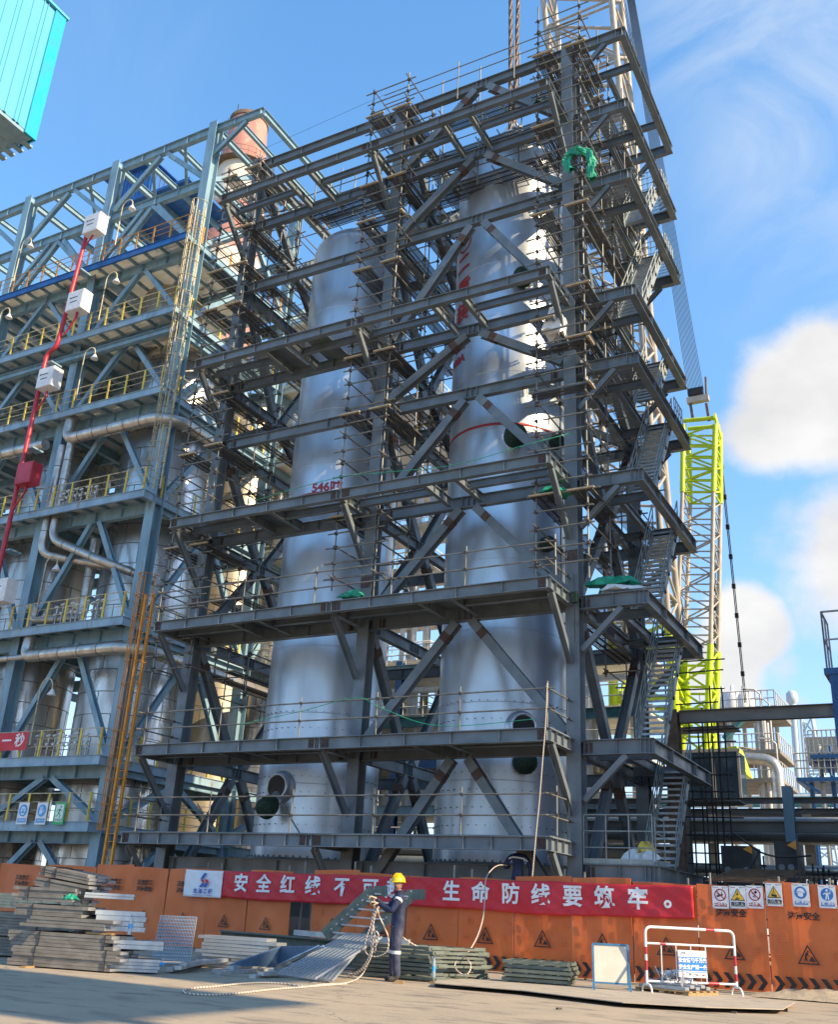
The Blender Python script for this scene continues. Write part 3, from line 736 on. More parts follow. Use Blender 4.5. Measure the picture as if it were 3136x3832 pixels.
MB().tube((CX[0]-.5, YF-.1, ZS[-1]+.7), (CX[1]-1, YF-.1, ZS[-1]+1.25), .008, 4).build('wire', 'cable', t)
# ------------------------------------------------------------------ the older process plant on the left
mat('deckunder', (.66, .64, .56), (.52, .50, .43), rough=.8, scale=1.2, col3=(.12, .11, .10), s3=1.0, lo3=.64, hi3=.74)
mat('clad', (.62, .60, .56), (.46, .45, .43), rough=.30, metal=.92, scale=1.2, stretch=(1, 1, .3), bump=.5, bscale=1.6, bstretch=(1, 1, .25), bdist=.10, rvar=.10)
mat('cladold', (.52, .46, .36), (.36, .32, .25), rough=.42, metal=.7, scale=1.5, stretch=(1, 1, .4), bump=.4, bscale=2, bdist=.05)
mat('seam', (.22, .21, .19), rough=.5, metal=.6)
mat('pipeclad', (.58, .55, .49), (.42, .39, .34), rough=.36, metal=.75, scale=3, bump=.25, bscale=6)
mat('orangerail', (.52, .26, .04), (.36, .18, .05), rough=.6, scale=4)
mat('kick', (.29, .42, .50), (.20, .31, .39), rough=.5, scale=1.5, stretch=(1, 1, .5), col3=(.24, .15, .09), s3=3.5, st3=(1.5, 1, .25), lo3=.62, hi3=.72)
pl = thing('process_plant', 'weathered blue grey steel process plant with yellow railed decks around steel clad vessels', 'process plant', (-40, 38, 0))
PXs = (-32.0, -39.35, -46.75, -54.2); PYs = (31.5, 39.4, 47.2)
DZ = [3.95, 6.62, 12.64, 18.75, 24.26, 28.9, 33.4]
PTOP = (37.8, 41.5)
lvl = [0.4]+DZ+list(PTOP)
for x in PXs:
    for y in PYs:
        zt = 41.62 if y < 45 else 34
        c = MB().ibeam((x, y, 0), (x, y, zt), .60, .56, .03, .022, up=Yv, top=False)
        for z in DZ:
            for sg in (-1, 1): c.box((x+sg*.12, y, z-.25), (.22, .48, .018))
        c.build('column', 'bluesteel' if x > -54 else 'bluesteel', pl)
pb = lambda n, p0, p1, h=.5, w=.28, st=(), m='bluesteel', up=Z, top=True: MB().ibeam(p0, p1, h, w, st=st, up=up, top=top).build(n, m, pl)
def chev(x0, x1, y, lo, hi, along='x', m='bluesteel'):
    mid = (x0+x1)/2
    for a, s in ((x0, 1), (x1, -1)):
        if along == 'x': p, q = (a+s*.35, y, lo), (mid-s*.25, y, hi); up = Yv
        else: p, q = (y, a+s*.35, lo), (y, mid-s*.25, hi); up = X
        MB().ibeam(p, q, .26, .26, .02, .014, up=up, top=False).build('brace', m, pl)
for i, z in enumerate(DZ):
    x1 = -31.75; x0 = -56.0; yf = 30.42; ye = 39.2
    fm = 'brightblue' if z > 33 else 'kick'
    MB().ibeam((x0, yf+.06, z+.06), (x1, yf+.06, z+.06), .40, .12, st=()).build('deck_fascia', fm, pl)
    MB().ibeam((x1-.06, yf+.13, z+.055), (x1-.06, ye, z+.055), .38, .12).build('deck_fascia', fm if z < 33 else 'bluesteel', pl)
    uvplate('deck', x0+.1, x1-.13, yf+.14, ye-.1, z+.05, 'deckgrate', pl)
    j = MB(); x = x0+.8
    while x < x1-.5:
        j.box((x, (yf+ye)/2+.05, z-.075), (.09, ye-yf-.25, .18)); x += 1.12
    o = j.build('joists', 'bluesteel', pl)
    for k in range(3):
        for y in PYs[:2]: pb('beam', (PXs[k+1]+.27, y, z-.17), (PXs[k]-.27, y, z-.17), .58, .30, st=(.25, .5, .75))
    for x in PXs: pb('beam', (x, PYs[0]+.3, z-.175), (x, PYs[1]-.3, z-.175), .44, .24); pb('beam', (x, PYs[1]+.3, z-.175), (x, PYs[2]-.3, z-.175), .44, .24)
    pb('beam', (x0, 35.4, z-.17), (x1-.15, 35.4, z-.17), .40, .2)
    posts_ = []; top = z+.08; mpost = 'orangerail' if z > 33 else 'yellowpost'
    n = 20
    for k in range(n+1):
        x = x1-.1-k*1.2
        posts_.append(((x, yf+.05, top+.55), (.10, .05, 1.1)))
    rail2 = MB()
    for h in (.42, .76): rail2.tube((x0, yf+.05, top+h), (x1-.1, yf+.05, top+h), .017, 5)
    rail2.tube((x0, yf+.05, top+1.11), (x1-.1, yf+.05, top+1.11), .026, 5)
    for k in range(8):
        y = yf+.05+k*1.18
        posts_.append(((x1-.1, y, top+.55), (.05, .10, 1.1)))
    for h in (.42, .76, 1.11): rail2.tube((x1-.1, yf+.05, top+h), (x1-.1, yf+8.3, top+h), .02, 5)
    rp = rail2.build('handrail', 'cream' if z < 33 else 'orangerail', pl)
    for c_, s_ in posts_:
        q = MB().box(c_, s_).build('post', mpost, None); q.parent = rp
for i in range(len(lvl)-1):
    lo, hi = lvl[i]+.2, lvl[i+1]-.68
    if hi-lo < 1.4: continue
    for k in range(3): chev(PXs[k+1], PXs[k], 31.5, lo, hi)
    chev(PYs[0], PYs[1], PXs[0], lo, hi, 'y'); 
    if i % 2: chev(PYs[1], PYs[2], PXs[0], lo, hi, 'y')
pb('edge_beam', (-56, 31.0, 28.1), (-31.9, 31.0, 28.1), .34, .26); pb('edge_beam', (-32.0, 31.15, 28.09), (-32.0, 38.8, 28.09), .34, .22)
# open roof steel
for z in PTOP:
    for k in range(3):
        for y in PYs[:2]: pb('beam', (PXs[k+1]+.27, y, z), (PXs[k]-.30, y, z), .56, .30, st=(.25, .5, .75))
    for x in PXs: pb('beam', (x, PYs[0]+.3, z-.01), (x, PYs[1]-.3, z-.01), .40, .24)
for x in (-34.9, -37.4, -42.4, -44.9, -50): pb('roof_beam', (x, PYs[0]+.14, 41.45), (x, PYs[1]-.14, 41.45), .34, .2)
pb('roof_beam', (-32.2, 31.5, 41.5), (-28.65, 31.5, 41.4), .44, .26, st=(.45, .95))
pb('roof_beam', (-28.75, 31.65, 41.39), (-28.75, 39.9, 41.4), .42, .26); pb('roof_beam', (-32.2, 39.4, 41.5), (-28.9, 39.4, 41.4), .42, .24); pb('roof_beam', (-30.4, 31.65, 41.39), (-30.4, 39.2, 41.4), .30, .18)
MB().ibeam((-29.8, 31.5, 40.95), (-32.2, 31.5, 39.2), .2, .22, up=Yv, top=False).build('bracket', 'bluesteel', pl)
for x in (-34.9, -37.4, -42.4): MB().ibeam((x+.5, 31.7, 41.2), (x-1.9, 34.6, 41.2), .16, .16, top=False).build('roof_tie', 'bluesteel', pl)
for x in (-36.2, -43.7):
    for sx in (-1, 1): MB().ibeam((x+sx*.3, 31.5, 37.3), (x+sx*3.3, 31.5, 34.2), .22, .22, up=Yv, top=False).build('brace', 'bluesteel', pl)
# right return deck toward the new frame, lit from the side
for i, z in enumerate(DZ[2:]):
    b = MB().box((-30.9, 43.2, z+.03), (2.6, 6.8, .04)); b.ibeam((-29.6, 39.8, z), (-29.6, 46.6, z), .3, .14); b.ibeam((-32, 39.8, z-.01), (-29.65, 39.8, z-.01), .3, .14); b.build('side_deck', 'deckunder', pl)
    postrail((-29.6, 39.8), (-29.6, 46.6), z+.04, 6, pl, 'handrail', 'cream', 1.1, 3, True, .028); postrail((-32, 39.7), (-29.6, 39.7), z+.04, 2, pl, 'handrail', 'cream', 1.1, 3, True, .028)
for y in (40.5, 46.4): MB().ibeam((-29.7, y, 0), (-29.7, y, 33.5), .3, .3, up=Yv, top=False).build('column', 'bluesteel', pl)

def ring_vessel(lab, cx, cy, r, z0, z1, m='clad', step=1.05, dome=.55, grp='steel clad vessels inside the old plant'):
    t = thing('clad_vessel', lab, 'vessel', (cx, cy, z0), grp)
    pr = [(r, z0), (r, z1)]
    k = 10
    for i in range(1, k+1):
        a = math.pi/2*i/k; pr.append((max(.05, r*math.cos(a)), z1+r*dome*math.sin(a)))
    b = MB(); b.lathe([(r, z0), (r, z1)], 64, (cx, cy, 0)); b.lathe(pr[1:], 64, (cx, cy, 0)); b.build('body', m, t)
    s = MB(); z = z0+.6
    while z < z1:
        s.lathe([(r-.02, z-.02), (r+.012, z-.02), (r+.012, z+.02), (r-.02, z+.02)], 64, (cx, cy, 0), sm=False); z += step
    for kz in range(int((z1-z0)/step)):
        for a in (-2.4, -1.75, -1.1, -.45, .2): 
            aa = a+(kz % 2)*.33; q = z0+.6+kz*step
            s.box((cx+r*math.cos(aa), cy+r*math.sin(aa), q-step/2), (.02, .03, step-.05), rz=aa)
    s.build('seam', 'seam', t)
    return t
def vfit(L_, R_, Yc):
    a = _ray(*L_).to_2d().normalized(); b = _ray(*R_).to_2d().normalized(); m_ = (a+b).normalized(); h = math.acos(max(-1, min(1, a.dot(b))))/2
    d = Yc/m_.y; return m_.x*d, Yc, d*math.sin(h)
zz = lambda x, y, oy: (x*.6336, oy+y*.6336)
cx, cy, r = vfit(zz(440, 1200, 1900), zz(1065, 1200, 1900), 35.3)
ring_vessel('tall steel clad vessel in the right bay of the old plant, its right side sunlit', cx, cy, r, 0, 28.2)
ring_vessel('steel clad vessel in the left bay of the old plant, behind the red riser pipe', cx-7.6, cy, r*.97, 0, 27.4)
ring_vessel('small domed vessel on the deck under the blue edged top deck', -36.2, 34.6, 1.7, 29.0, 32.6, 'cladold')
ring_vessel('rust toned clad vessel deeper in the old plant, behind the right bay vessel', -37.2, 43.4, 2.3, 0, 30.0, 'cladold')
ring_vessel('slim clad column at the back corner of the old plant', -33.6, 43.6, 1.0, 0, 31.5, 'clad')
# blue equipment shed on top
t = thing('equipment_shed', 'bright blue corrugated shed standing on the top deck of the old plant', 'shed', (-41, 35.5, 41.7))
b = MB(); x0, x1 = -43.6, -39.8
for i in range(26):
    x = x0+(x1-x0)*i/26; b.box((x+.07, 34.5+(.03 if i % 2 else 0), 43.0), ((x1-x0)/26-.004, .06, 2.2))
for i in range(16): b.box((x1+(.03 if i % 2 else 0), 34.6+i*.19, 43.0), (.06, .186, 2.2))
b.build('wall', 'brightblue', t); MB().box((-41.7, 36, 44.2), (4.4, 3.6, .12)).box((-40.2, 36.4, 41.7), (7.6, 4.2, .2)).build('roof', 'brightblue', t)
# pipes
def rpath(pts, rad=.45, k=5):
    pts = [Vector(p) for p in pts]; out = [pts[0]]
    for i in range(1, len(pts)-1):
        a = (pts[i-1]-pts[i]); b = (pts[i+1]-pts[i]); r_ = min(rad, a.length*.45, b.length*.45); a.normalize(); b.normalize()
        p0 = pts[i]+a*r_; p1 = pts[i]+b*r_
        for j in range(k+1):
            t_ = j/k; out.append(p0*(1-t_)**2+pts[i]*2*t_*(1-t_)+p1*t_*t_)
    out.append(pts[-1]); return out
def pipe_thing(name, lab, pts, r, m='pipeclad', cat='pipe', grp=None, rad=None, bands=True):
    t = thing(name, lab, cat, pts[0], grp); path = rpath(pts, rad or r*3)
    MB().pipe(path, r, 14).build('run', m, t)
    if bands:
        b = MB()
        for i in range(len(pts)-1):
            p, q = Vector(pts[i]), Vector(pts[i+1]); d = (q-p).normalized(); n = int((q-p).length//1.0)
            for j in range(1, n): c = p.lerp(q, j/n); b.tube(c-d*.025, c+d*.025, r*1.025, 14)
        if b.v: b.build('band', 'seam', t)
    return t
G = 'lagged pipes on the old plant'
pipe_thing('lagged_pipe', 'fat lagged pipe crossing under the fifth deck and bending back at the corner column', [(-52, 30.8, 22.85), (-39.7, 30.8, 22.75)], .28, grp=G)
pipe_thing('lagged_pipe', 'lagged pipe dropping from a deck then running right to the corner column', [(-38.2, 30.9, 24.1), (-38.2, 30.8, 22.75), (-32.0, 30.8, 22.75), (-31.2, 31.6, 22.7), (-31.2, 40, 22.7)], .30, grp=G)
pipe_thing('lagged_pipe', 'low lagged pipe behind the orange ladder running right toward the new frame', [(-37.95, 30.9, 12.4), (-37.95, 30.8, 11.38), (-32.0, 30.8, 11.38), (-30.9, 31.5, 11.3), (-30.9, 41, 11.2)], .28, grp=G)
pipe_thing('lagged_pipe', 'thin pipe running left from the low lagged pipe', [(-54, 30.8, 11.45), (-38.0, 30.8, 11.38)], .14, grp=G)
pipe_thing('lagged_pipe', 'bright silver riser, left one of two beside the middle column', [(-38.55, 30.95, 22.5), (-38.55, 30.95, 16.6), (-36.0, 32.2, 16.2), (-34.5, 33.2, 16)], .21, grp=G)
pipe_thing('lagged_pipe', 'bright silver riser, right one of two beside the middle column', [(-37.95, 30.95, 22.6), (-37.95, 30.95, 17.3), (-34.2, 31.2, 15.7), (-32.7, 33, 15.2)], .21, grp=G)
pipe_thing('lagged_pipe', 'short silver drop pipe in the right bay below the fourth deck', [(-36.5, 32.4, 17.6), (-36.5, 32.4, 13.6), (-36.9, 31.4, 13.2)], .26, grp=G)
pipe_thing('lagged_pipe', 'silver pipe lying along the third deck behind its railing', [(-38.6, 31.0, 13.9), (-38.2, 31.0, 13.9), (-38.2, 31.0, 13.2), (-35.3, 31.3, 13.15)], .19, grp=G)
# red fire riser with monitor boxes
t = thing('fire_riser', 'red fire water riser pipe climbing the front of the old plant', 'pipe', (-38.9, 29.6, 0))
MB().pipe(rpath([(-38.45, 29.6, 35.2), (-38.9, 29.6, 28.1), (-39.0, 29.6, 27.75), (-39.55, 29.6, 27.45), (-39.58, 29.6, 26.9), (-39.55, 29.6, 2.0)], .2), .115, 12).build('run', 'redpipe', t)
for z in (34.6, 29.2, 24.7, 19.4, 13.2):
    x = -38.5 if z > 28 else -39.5
    MB().tube((x, 29.6, z-.75), (x+.72, 29.5, z), .05, 8).tube((x+.72, 29.5, z), (x+.72, 29.5, z+.3), .07, 8).build('arm', 'redpipe', t)
for z in (32.6, 27.0, 22, 16.5, 9): MB().box((-39.4 if z < 28 else -38.65, 30.0, z), (.5, .7, .08)).build('clamp', 'bluesteel', t)
for i, (z, m, lab, sz) in enumerate(((34.75, 'whitepaint', 'white monitor box at the top end of the red riser', 1.15), (29.75, 'whitepaint', 'white monitor box on the red riser, second from the top', 1.15), (25.35, 'whitepaint', 'white monitor box on the red riser under the fifth deck', 1.1), (19.95, 'redpipe', 'red cabinet on the red riser below the white boxes', 1.1), (13.9, 'whitepaint', 'white monitor box at the left edge, lowest on the red riser', 1.1))):
    x = (-38.5 if z > 28 else -39.5)+.72
    t = thing('monitor_box', lab, 'box', (x, 29.5, z-.4), 'boxes on the red riser')
    b = MB(); b.box((x, 29.5, z+.35), (sz, .62, sz*1.02)); b.build('body', m, t)
    b = MB(); b.box((x, 29.185, z+.35), (sz*.9, .012, sz*.92)); b.build('door', m, t)
    if m == 'whitepaint':
        k = MB()
        for j in range(2): k.box((x-.06, 29.175, z+.52-j*.26), (.5, .008, .05))
        k.box((x-.34, 29.175, z+.52), (.07, .008, .09)); k.build('lettering', 'black', t)
# gooseneck lamps
for i, (x, z, lab) in enumerate(((-37.0, 34.2, 'gooseneck lamp on the blue edged top deck'), (-45.0, 34.2, 'gooseneck lamp at the left end of the top deck'), (-37.1, 29.4, 'gooseneck lamp on the sixth deck near the middle column'), (-37.6, 24.8, 'gooseneck lamp on the fifth deck by the riser'), (-45.4, 29.4, 'gooseneck lamp at the left edge on the sixth deck'), (-37.3, 13.2, 'gooseneck lamp on the third deck before the silver vessel'), (-36.0, 7.2, 'gooseneck lamp on the second deck above the red banner'))):
    t = thing('deck_lamp', lab, 'lamp', (x, 30.4, z), 'gooseneck lamps on the old plant')
    P_ = [(x, 30.38, z), (x, 30.38, z+2.5)]+[(x+.38-.38*math.cos(a), 30.38, z+2.5+.42*math.sin(a)) for a in [math.pi*j/8 for j in range(1, 8)]]+[(x+.78, 30.38, z+2.35)]
    MB().pipe(P_, .032, 8).build('pole', 'cream', t)
    MB().lathe([(.05, 0), (.10, -.10), (.2, -.26), (.19, -.28)], 14, (x+.78, 30.38, z+2.42)).build('shade', 'whitepaint', t)
# ladders
def ladder(name, lab, x, y, z0, z1, m, hoop0, mh=None, w=.44, rail=.03, dirn=(0, -1), rungm=None):
    t = thing(name, lab, 'ladder', (x, y, z0)); d = Vector((*dirn, 0)); s = Vector((-d.y, d.x, 0))
    for sg in (-1, 1):
        MB().obox(Vector((x, y, z0))+s*(sg*w/2), Vector((x, y, z1))+s*(sg*w/2), rail*2, rail*2.4, Yv).build('rail', m, t)
    b = MB(); z = z0+.2
    while z < z1: b.tube(Vector((x, y, z))-s*w/2, Vector((x, y, z))+s*w/2, .014, 5); z += .3
    b.build('rung', rungm or m, t)
    h = MB(); z = hoop0; zs_ = []
    while z < z1+.9: zs_.append(z); z += .95
    for z in zs_:
        for j in range(12):
            a0 = math.pi*(1.0*j/12); a1 = math.pi*(1.0*(j+1)/12)
            P = lambda a: Vector((x, y, z))+s*(.40*math.cos(a))+d*(.70*math.sin(a))
            h.obox(P(a0), P(a1), .06, .012, Z)
    for a in (.35, 1.05, 1.57, 2.1, 2.8):
        q = s*(.40*math.cos(a))+d*(.70*math.sin(a)); h.obox(Vector((x, y, zs_[0]))+q, Vector((x, y, zs_[-1]))+q, .012, .045, Yv)
    h.build('cage', mh or m, t)
    return t
ladder('caged_ladder', 'bright orange caged ladder at the right corner of the old plant', -29.75, 29.85, 1.5, 13.3, 'orangepaint', 3.6, rail=.045)
ladder('caged_ladder', 'rusty cream caged ladder up the corner column of the old plant', -31.55, 31.0, 19.0, 35.2, 'cream', 20.2)
# small things fixed to the railings
def plate(name, lab, cat, c, w_, h_, m, grp=None, n=Vector((0, -1, 0)), t=.012):
    th = thing(name, lab, cat, c, grp); s = Vector((1, 0, 0)) if abs(n.y) > .5 else Vector((0, 1, 0)); u = n.cross(s) if False else Z
    s = Z.cross(-n) if False else n.cross(Z)*-1
    M = frame(Vector(c), s, Z); b = MB(); b.box((0, 0, 0), (w_, h_, t)); b.v = [tuple(M @ Vector(p)) for p in b.v]; b.build('panel', m, th)
    return th, M
def onplate(M, th, name, polys, m, z=.009, t=.003):
    """flat printed shapes: outlines (x, y) in the plate's own frame"""
    b = MB()
    for pg in polys:
        k = len(pg); vs = [M @ Vector((x, y, z)) for x, y in pg]+[M @ Vector((x, y, z+t)) for x, y in pg]
        b.add(vs, [tuple(range(k, 2*k))]+[(i, (i+1) % k, k+(i+1) % k, k+i) for i in range(k)])
    return b.build(name, m, th)
def circ(cx, cy, r, n=24, a0=0, a1=2*math.pi): return [(cx+r*math.cos(a0+(a1-a0)*i/n), cy+r*math.sin(a0+(a1-a0)*i/n)) for i in range(n)]
def rect(x0, y0, x1, y1): return [(x0, y0), (x1, y0), (x1, y1), (x0, y1)]
def bar(x0, y0, x1, y1, w_):
    d = Vector((x1-x0, y1-y0)).normalized(); n = Vector((-d.y, d.x))*w_/2
    return [(x0-n.x, y0-n.y), (x1-n.x, y1-n.y), (x1+n.x, y1+n.y), (x0+n.x, y0+n.y)]
def ringp(cx, cy, r, w_, n=28): return [[(cx+(r-w_)*math.cos(a), cy+(r-w_)*math.sin(a)), (cx+r*math.cos(a), cy+r*math.sin(a)), (cx+r*math.cos(c), cy+r*math.sin(c)), (cx+(r-w_)*math.cos(c), cy+(r-w_)*math.sin(c))] for a, c in [(2*math.pi*i/n, 2*math.pi*(i+1)/n) for i in range(n)]]
def words(M, th, s, x, y, size, m, bold=.0, z=.0105, spacing=1., name='lettering'):
    return text_mb(s, size, M @ Matrix.Translation((x, y, z)), .0015, bold, spacing).build(name, m, th)
mat('signwhite', (.80, .80, .79), (.72, .72, .71), rough=.4, scale=3)
mat('signblue', (.025, .19, .52), (.02, .16, .46), rough=.4)
mat('signsky', (.05, .35, .70), (.04, .30, .62), rough=.4)
mat('signgreen', (.02, .42, .13), (.02, .36, .11), rough=.4)
mat('signyellow', (.78, .47, .02), (.72, .43, .02), rough=.4)
mat('signred', (.36, .02, .035), (.32, .02, .03), rough=.4)
mat('signblack', (.015, .015, .015), rough=.5)
for lab, px0, px1, kind in (('white sign with a blue masked face disc on the lowest railing', (115, 240), (155, 368), 0), ('white sign with a blue glove disc on the lowest railing', (220, 240), (270, 370), 1), ('green and white running man exit sign on the lowest railing', (325, 240), (375, 370), 2)):
    a = PY(px0[0]*.6336, 2850+px0[1]*.6336, 30.3); c = PY(px1[0]*.6336, 2850+px1[1]*.6336, 30.3); cc = (a+c)/2; w_ = .62; h_ = a.z-c.z
    th, M = plate('safety_sign', lab, 'sign', cc, w_, h_, 'signgreen' if kind == 2 else 'signwhite', 'signs on the old plant railing')
    if kind < 2:
        onplate(M, th, 'disc', [circ(0, .12, .25)], 'signsky'); onplate(M, th, 'text_band', [rect(-.26, -.37, .26, -.2)], 'signsky')
        if kind == 0: onplate(M, th, 'pictogram', [circ(0, .14, .14, 16), rect(-.09, -.06, .09, .05)], 'signwhite', .0125); onplate(M, th, 'mask', [circ(-.05, .17, .035, 10), circ(.05, .17, .035, 10), circ(0, .06, .07, 12)], 'signsky', .016)
        else: onplate(M, th, 'pictogram', [rect(-.12, -.03, .02, .16), bar(-.09, .14, -.1, .26, .035), bar(-.04, .15, -.03, .3, .035), bar(.0, .14, .04, .27, .035), bar(.02, .02, .12, .16, .04)], 'signwhite', .0125)
        words(M, th, ('必须戴防毒面具', '必须戴防护手套')[kind], 0, -.285, .066, 'signwhite', .001, .013)
    else:
        onplate(M, th, 'panel_inset', [rect(-.22, -.21, .22, .36)], 'signwhite')
        onplate(M, th, 'pictogram', [circ(.06, .27, .05, 14), bar(.03, .19, -.02, .02, .09), bar(.03, .17, .14, .09, .04), bar(.0, .18, -.12, .13, .04), bar(-.12, .13, -.15, .05, .035), bar(-.01, .02, .08, -.07, .05), bar(.08, -.07, .05, -.18, .045), bar(-.03, .02, -.09, -.1, .05), bar(-.09, -.1, -.18, -.11, .04)], 'signgreen', .0125)
        words(M, th, '紧急出口R', 0, -.305, .10, 'signwhite', .003, .0105)
        onplate(M, th, 'rule', [rect(-.26, -.245, .26, -.238)], 'signwhite')
mat('bannerred', (.60, .018, .03), (.53, .015, .027), rough=.5, scale=2, bump=.15, bscale=4, bdist=.04)
mat('bannerwhite', (.80, .80, .80), (.74, .74, .74), rough=.5)
a = PY(0, 1900+1335*.6336, 30.3); c = PY(155*.6336, 1900+1425*.6336, 30.3)
th, M = plate('red_banner', 'small red cloth banner with white characters on the second deck railing', 'banner', ((a.x+c.x)/2-1.4, 30.28, (a.z+c.z)/2), 4.7, .78, 'bannerred')
for s_, x in (('每', .05), ('一', 1.02), ('秒', 1.85)): words(M, th, s_, x, 0, .62, 'bannerwhite', .012, .012)
# clusters of valves and gauges along the lower decks
for z, xr, lab in ((6.75, (-36.2, -33.0), 'row of white capped valves and gauge lines behind the second deck rail'), (12.75, (-36.6, -33.6), 'row of valves with hoses behind the third deck rail'), (18.85, (-38.0, -35.4), 'row of small valves behind the fourth deck rail')):
    t = thing('valve_rack', lab, 'valve rack', ((xr[0]+xr[1])/2, 31, z), 'valve racks on the old plant')
    b = MB(); x = xr[0]; f = MB()
    while x < xr[1]:
        h = random.uniform(.75, 1.0); b.tube((x, 30.95, z), (x, 30.95, z+h), .03, 6); b.tube((x-.1, 30.95, z+h*.55), (x+.12, 30.95, z+h*.5), .022, 5)
        f.tube((x-.09, 30.9, z+h+.02), (x+.09, 30.9, z+h+.06), .05, 8); f.tube((x+.05, 30.88, z+h*.6), (x+.05, 30.8, z+h*.6), .06, 10)
        x += random.uniform(.24, .4)
    for hh in (.3, .6): b.tube((xr[0], 31.0, z+hh), (xr[1], 31.0, z+hh), .025, 6)
    b.build('stem', 'pipeclad', t); f.build('valve', 'whitepaint', t)
# ground level: dark plinth and clutter under the plant
tag(MB().box((-44, 38, .55), (24.5, 13, 1.1)).build('plinth', 'darkconc'), 'dark concrete plinth under the old plant', 'plinth')

# ------------------------------------------------------------------ chimney behind the plant
mat('stackred', (.50, .24, .19), (.40, .18, .15), rough=.75, scale=.6, stretch=(1, 1, .3), col3=(.52, .36, .28), s3=.8, lo3=.58, hi3=.72)
mat('stackwhite', (.68, .63, .53), (.55, .50, .42), rough=.75, scale=.6, stretch=(1, 1, .3), col3=(.40, .24, .16), s3=1.0, lo3=.62, hi3=.75)
CY = 58.0; a = VY(480, 262, CY); c = VY(552, 262, CY); cx = (a.x+c.x)/2; rt = (c-a).length/2*.74; zt = (a.z+c.z)/2
t = thing('chimney', 'tall tapering red and white banded chimney behind the old plant', 'chimney', (cx, CY, 0))
zb = zt; i = 0
while zb > 0:
    z2 = max(0, zb-5.6); rr = lambda z: rt+min(1.1, (zt-z)*.075)+max(0, (zt-14.7-z))*.012
    MB().lathe([(rr(z2), z2), (rr(zb), zb)], 40, (cx, CY, 0)).build('band', 'stackred' if i % 2 == 0 else 'stackwhite', t); zb = z2; i += 1
MB().lathe([(rt*1.06, zt-.1), (rt*1.06, zt+.35), (rt*.85, zt+.35)], 40, (cx, CY, 0)).build('rim', 'ruststeel', t)
MB().tube((cx-rt*.5, CY-rt*.5, zt), (cx-rt*.5, CY-rt*.5, zt+2.4), .05, 5).build('lightning_rod', 'cable', t)
for zz_ in (zt-6.2, zt-12.5):
    r_ = rr(zz_)+.75; b = MB().lathe([(rr(zz_), zz_), (r_, zz_), (r_, zz_+.08), (rr(zz_), zz_+.08)], 40, (cx, CY, 0))
    for k in range(26):
        q = 2*math.pi*k/26; b.tube((cx+r_*math.cos(q), CY+r_*math.sin(q), zz_), (cx+r_*math.cos(q), CY+r_*math.sin(q), zz_+1.1), .03, 4)
        for hh in (.55, 1.1):
            q2 = q+2*math.pi/26; b.tube((cx+r_*math.cos(q), CY+r_*math.sin(q), zz_+hh), (cx+r_*math.cos(q2), CY+r_*math.sin(q2), zz_+hh), .025, 4)
    b.build('gallery', 'ruststeel', t)
b = MB()
for k in range(70):
    q = -2.4; z_ = zt-.3-k*.75; r_ = rr(z_); px, py = cx+(r_)*math.cos(q), CY+(r_)*math.sin(q)
    for j in range(8):
        u0, u1 = q-1.5+3.0*j/8, q-1.5+3.0*(j+1)/8; b.tube((px+.5*math.cos(u0), py+.5*math.sin(u0), z_), (px+.5*math.cos(u1), py+.5*math.sin(u1), z_), .03, 4)
for u0 in (-1.2, -.5, .3, 1.1): b.tube((cx+(rt)*math.cos(-2.4)+.5*math.cos(-2.4+u0), CY+rt*math.sin(-2.4)+.5*math.sin(-2.4+u0), zt), (cx+rr(zt-50)*math.cos(-2.4)+.5*math.cos(-2.4+u0), CY+rr(zt-50)*math.sin(-2.4)+.5*math.sin(-2.4+u0), zt-50), .03, 4)
b.build('ladder_cage', 'ruststeel', t)

# ------------------------------------------------------------------ blue clad conveyor gallery at the top left
mat('cladblue', (.10, .42, .60), (.085, .38, .55), rough=.35, scale=.8, stretch=(1, 1, .2), spec=.5)
mat('cladflash', (.02, .44, .66), rough=.3)
XG = -19.0; e0 = VX(133, 38, XG); e1 = VX(75, 286, XG)
Yg1, zt_, zb_ = (e0.y+e1.y)/2, e0.z, e1.z
t = thing('conveyor_gallery', 'elevated conveyor gallery clad in bright sky blue ribbed sheet, upper left corner', 'gallery', (XG-1.5, Yg1-5, zb_))
b = MB(); b.box((XG-.06, Yg1-7.95, (zt_+zb_)/2), (.04, 15.6, zt_-zb_)); y = Yg1-.55; k = 0
while y > Yg1-15.5:
    b.poly([(XG-.04, y-.06, zb_), (XG+.0, y-.025, zb_), (XG+.0, y+.025, zb_), (XG-.04, y+.06, zb_)], n=(0, 0, 1), t=.002)
    b.obox((XG-.033, y, zb_), (XG-.033, y, zt_), .05, .022, Yv); y -= .30 if k % 3 else .12; k += 1
b.build('wall', 'cladblue', t)
fl = MB(); fl.box((XG-.01, Yg1-.14, (zt_+zb_)/2-.05), (.05, .36, zt_-zb_+.1)); fl.box((XG-.3, Yg1+.03, (zt_+zb_)/2-.05), (.6, .03, zt_-zb_+.1)); fl.build('corner_flashing', 'cladflash', t)
MB().box((XG-1.6, Yg1-8, zb_-.06), (3.1, 15.9, .10)).build('floor', 'bluesteel', t); MB().box((XG-3.1, Yg1-8, (zt_+zb_)/2), (.06, 15.9, zt_-zb_)).build('wall', 'cladblue', t); MB().box((XG-1.6, Yg1-8, zt_+.05), (3.3, 16.2, .08)).build('roof', 'cladblue', t)
MB().box((XG-1.55, Yg1-.03, (zt_+zb_)/2), (2.9, .05, zt_-zb_-.1)).build('end_wall', 'cladblue', t)
b = MB()
for i in range(9): b.box((XG-.3-i*.33, Yg1+.0, zb_-.13), (.15, .3, .06))
b.build('drip_edge', 'bluesteel', t)
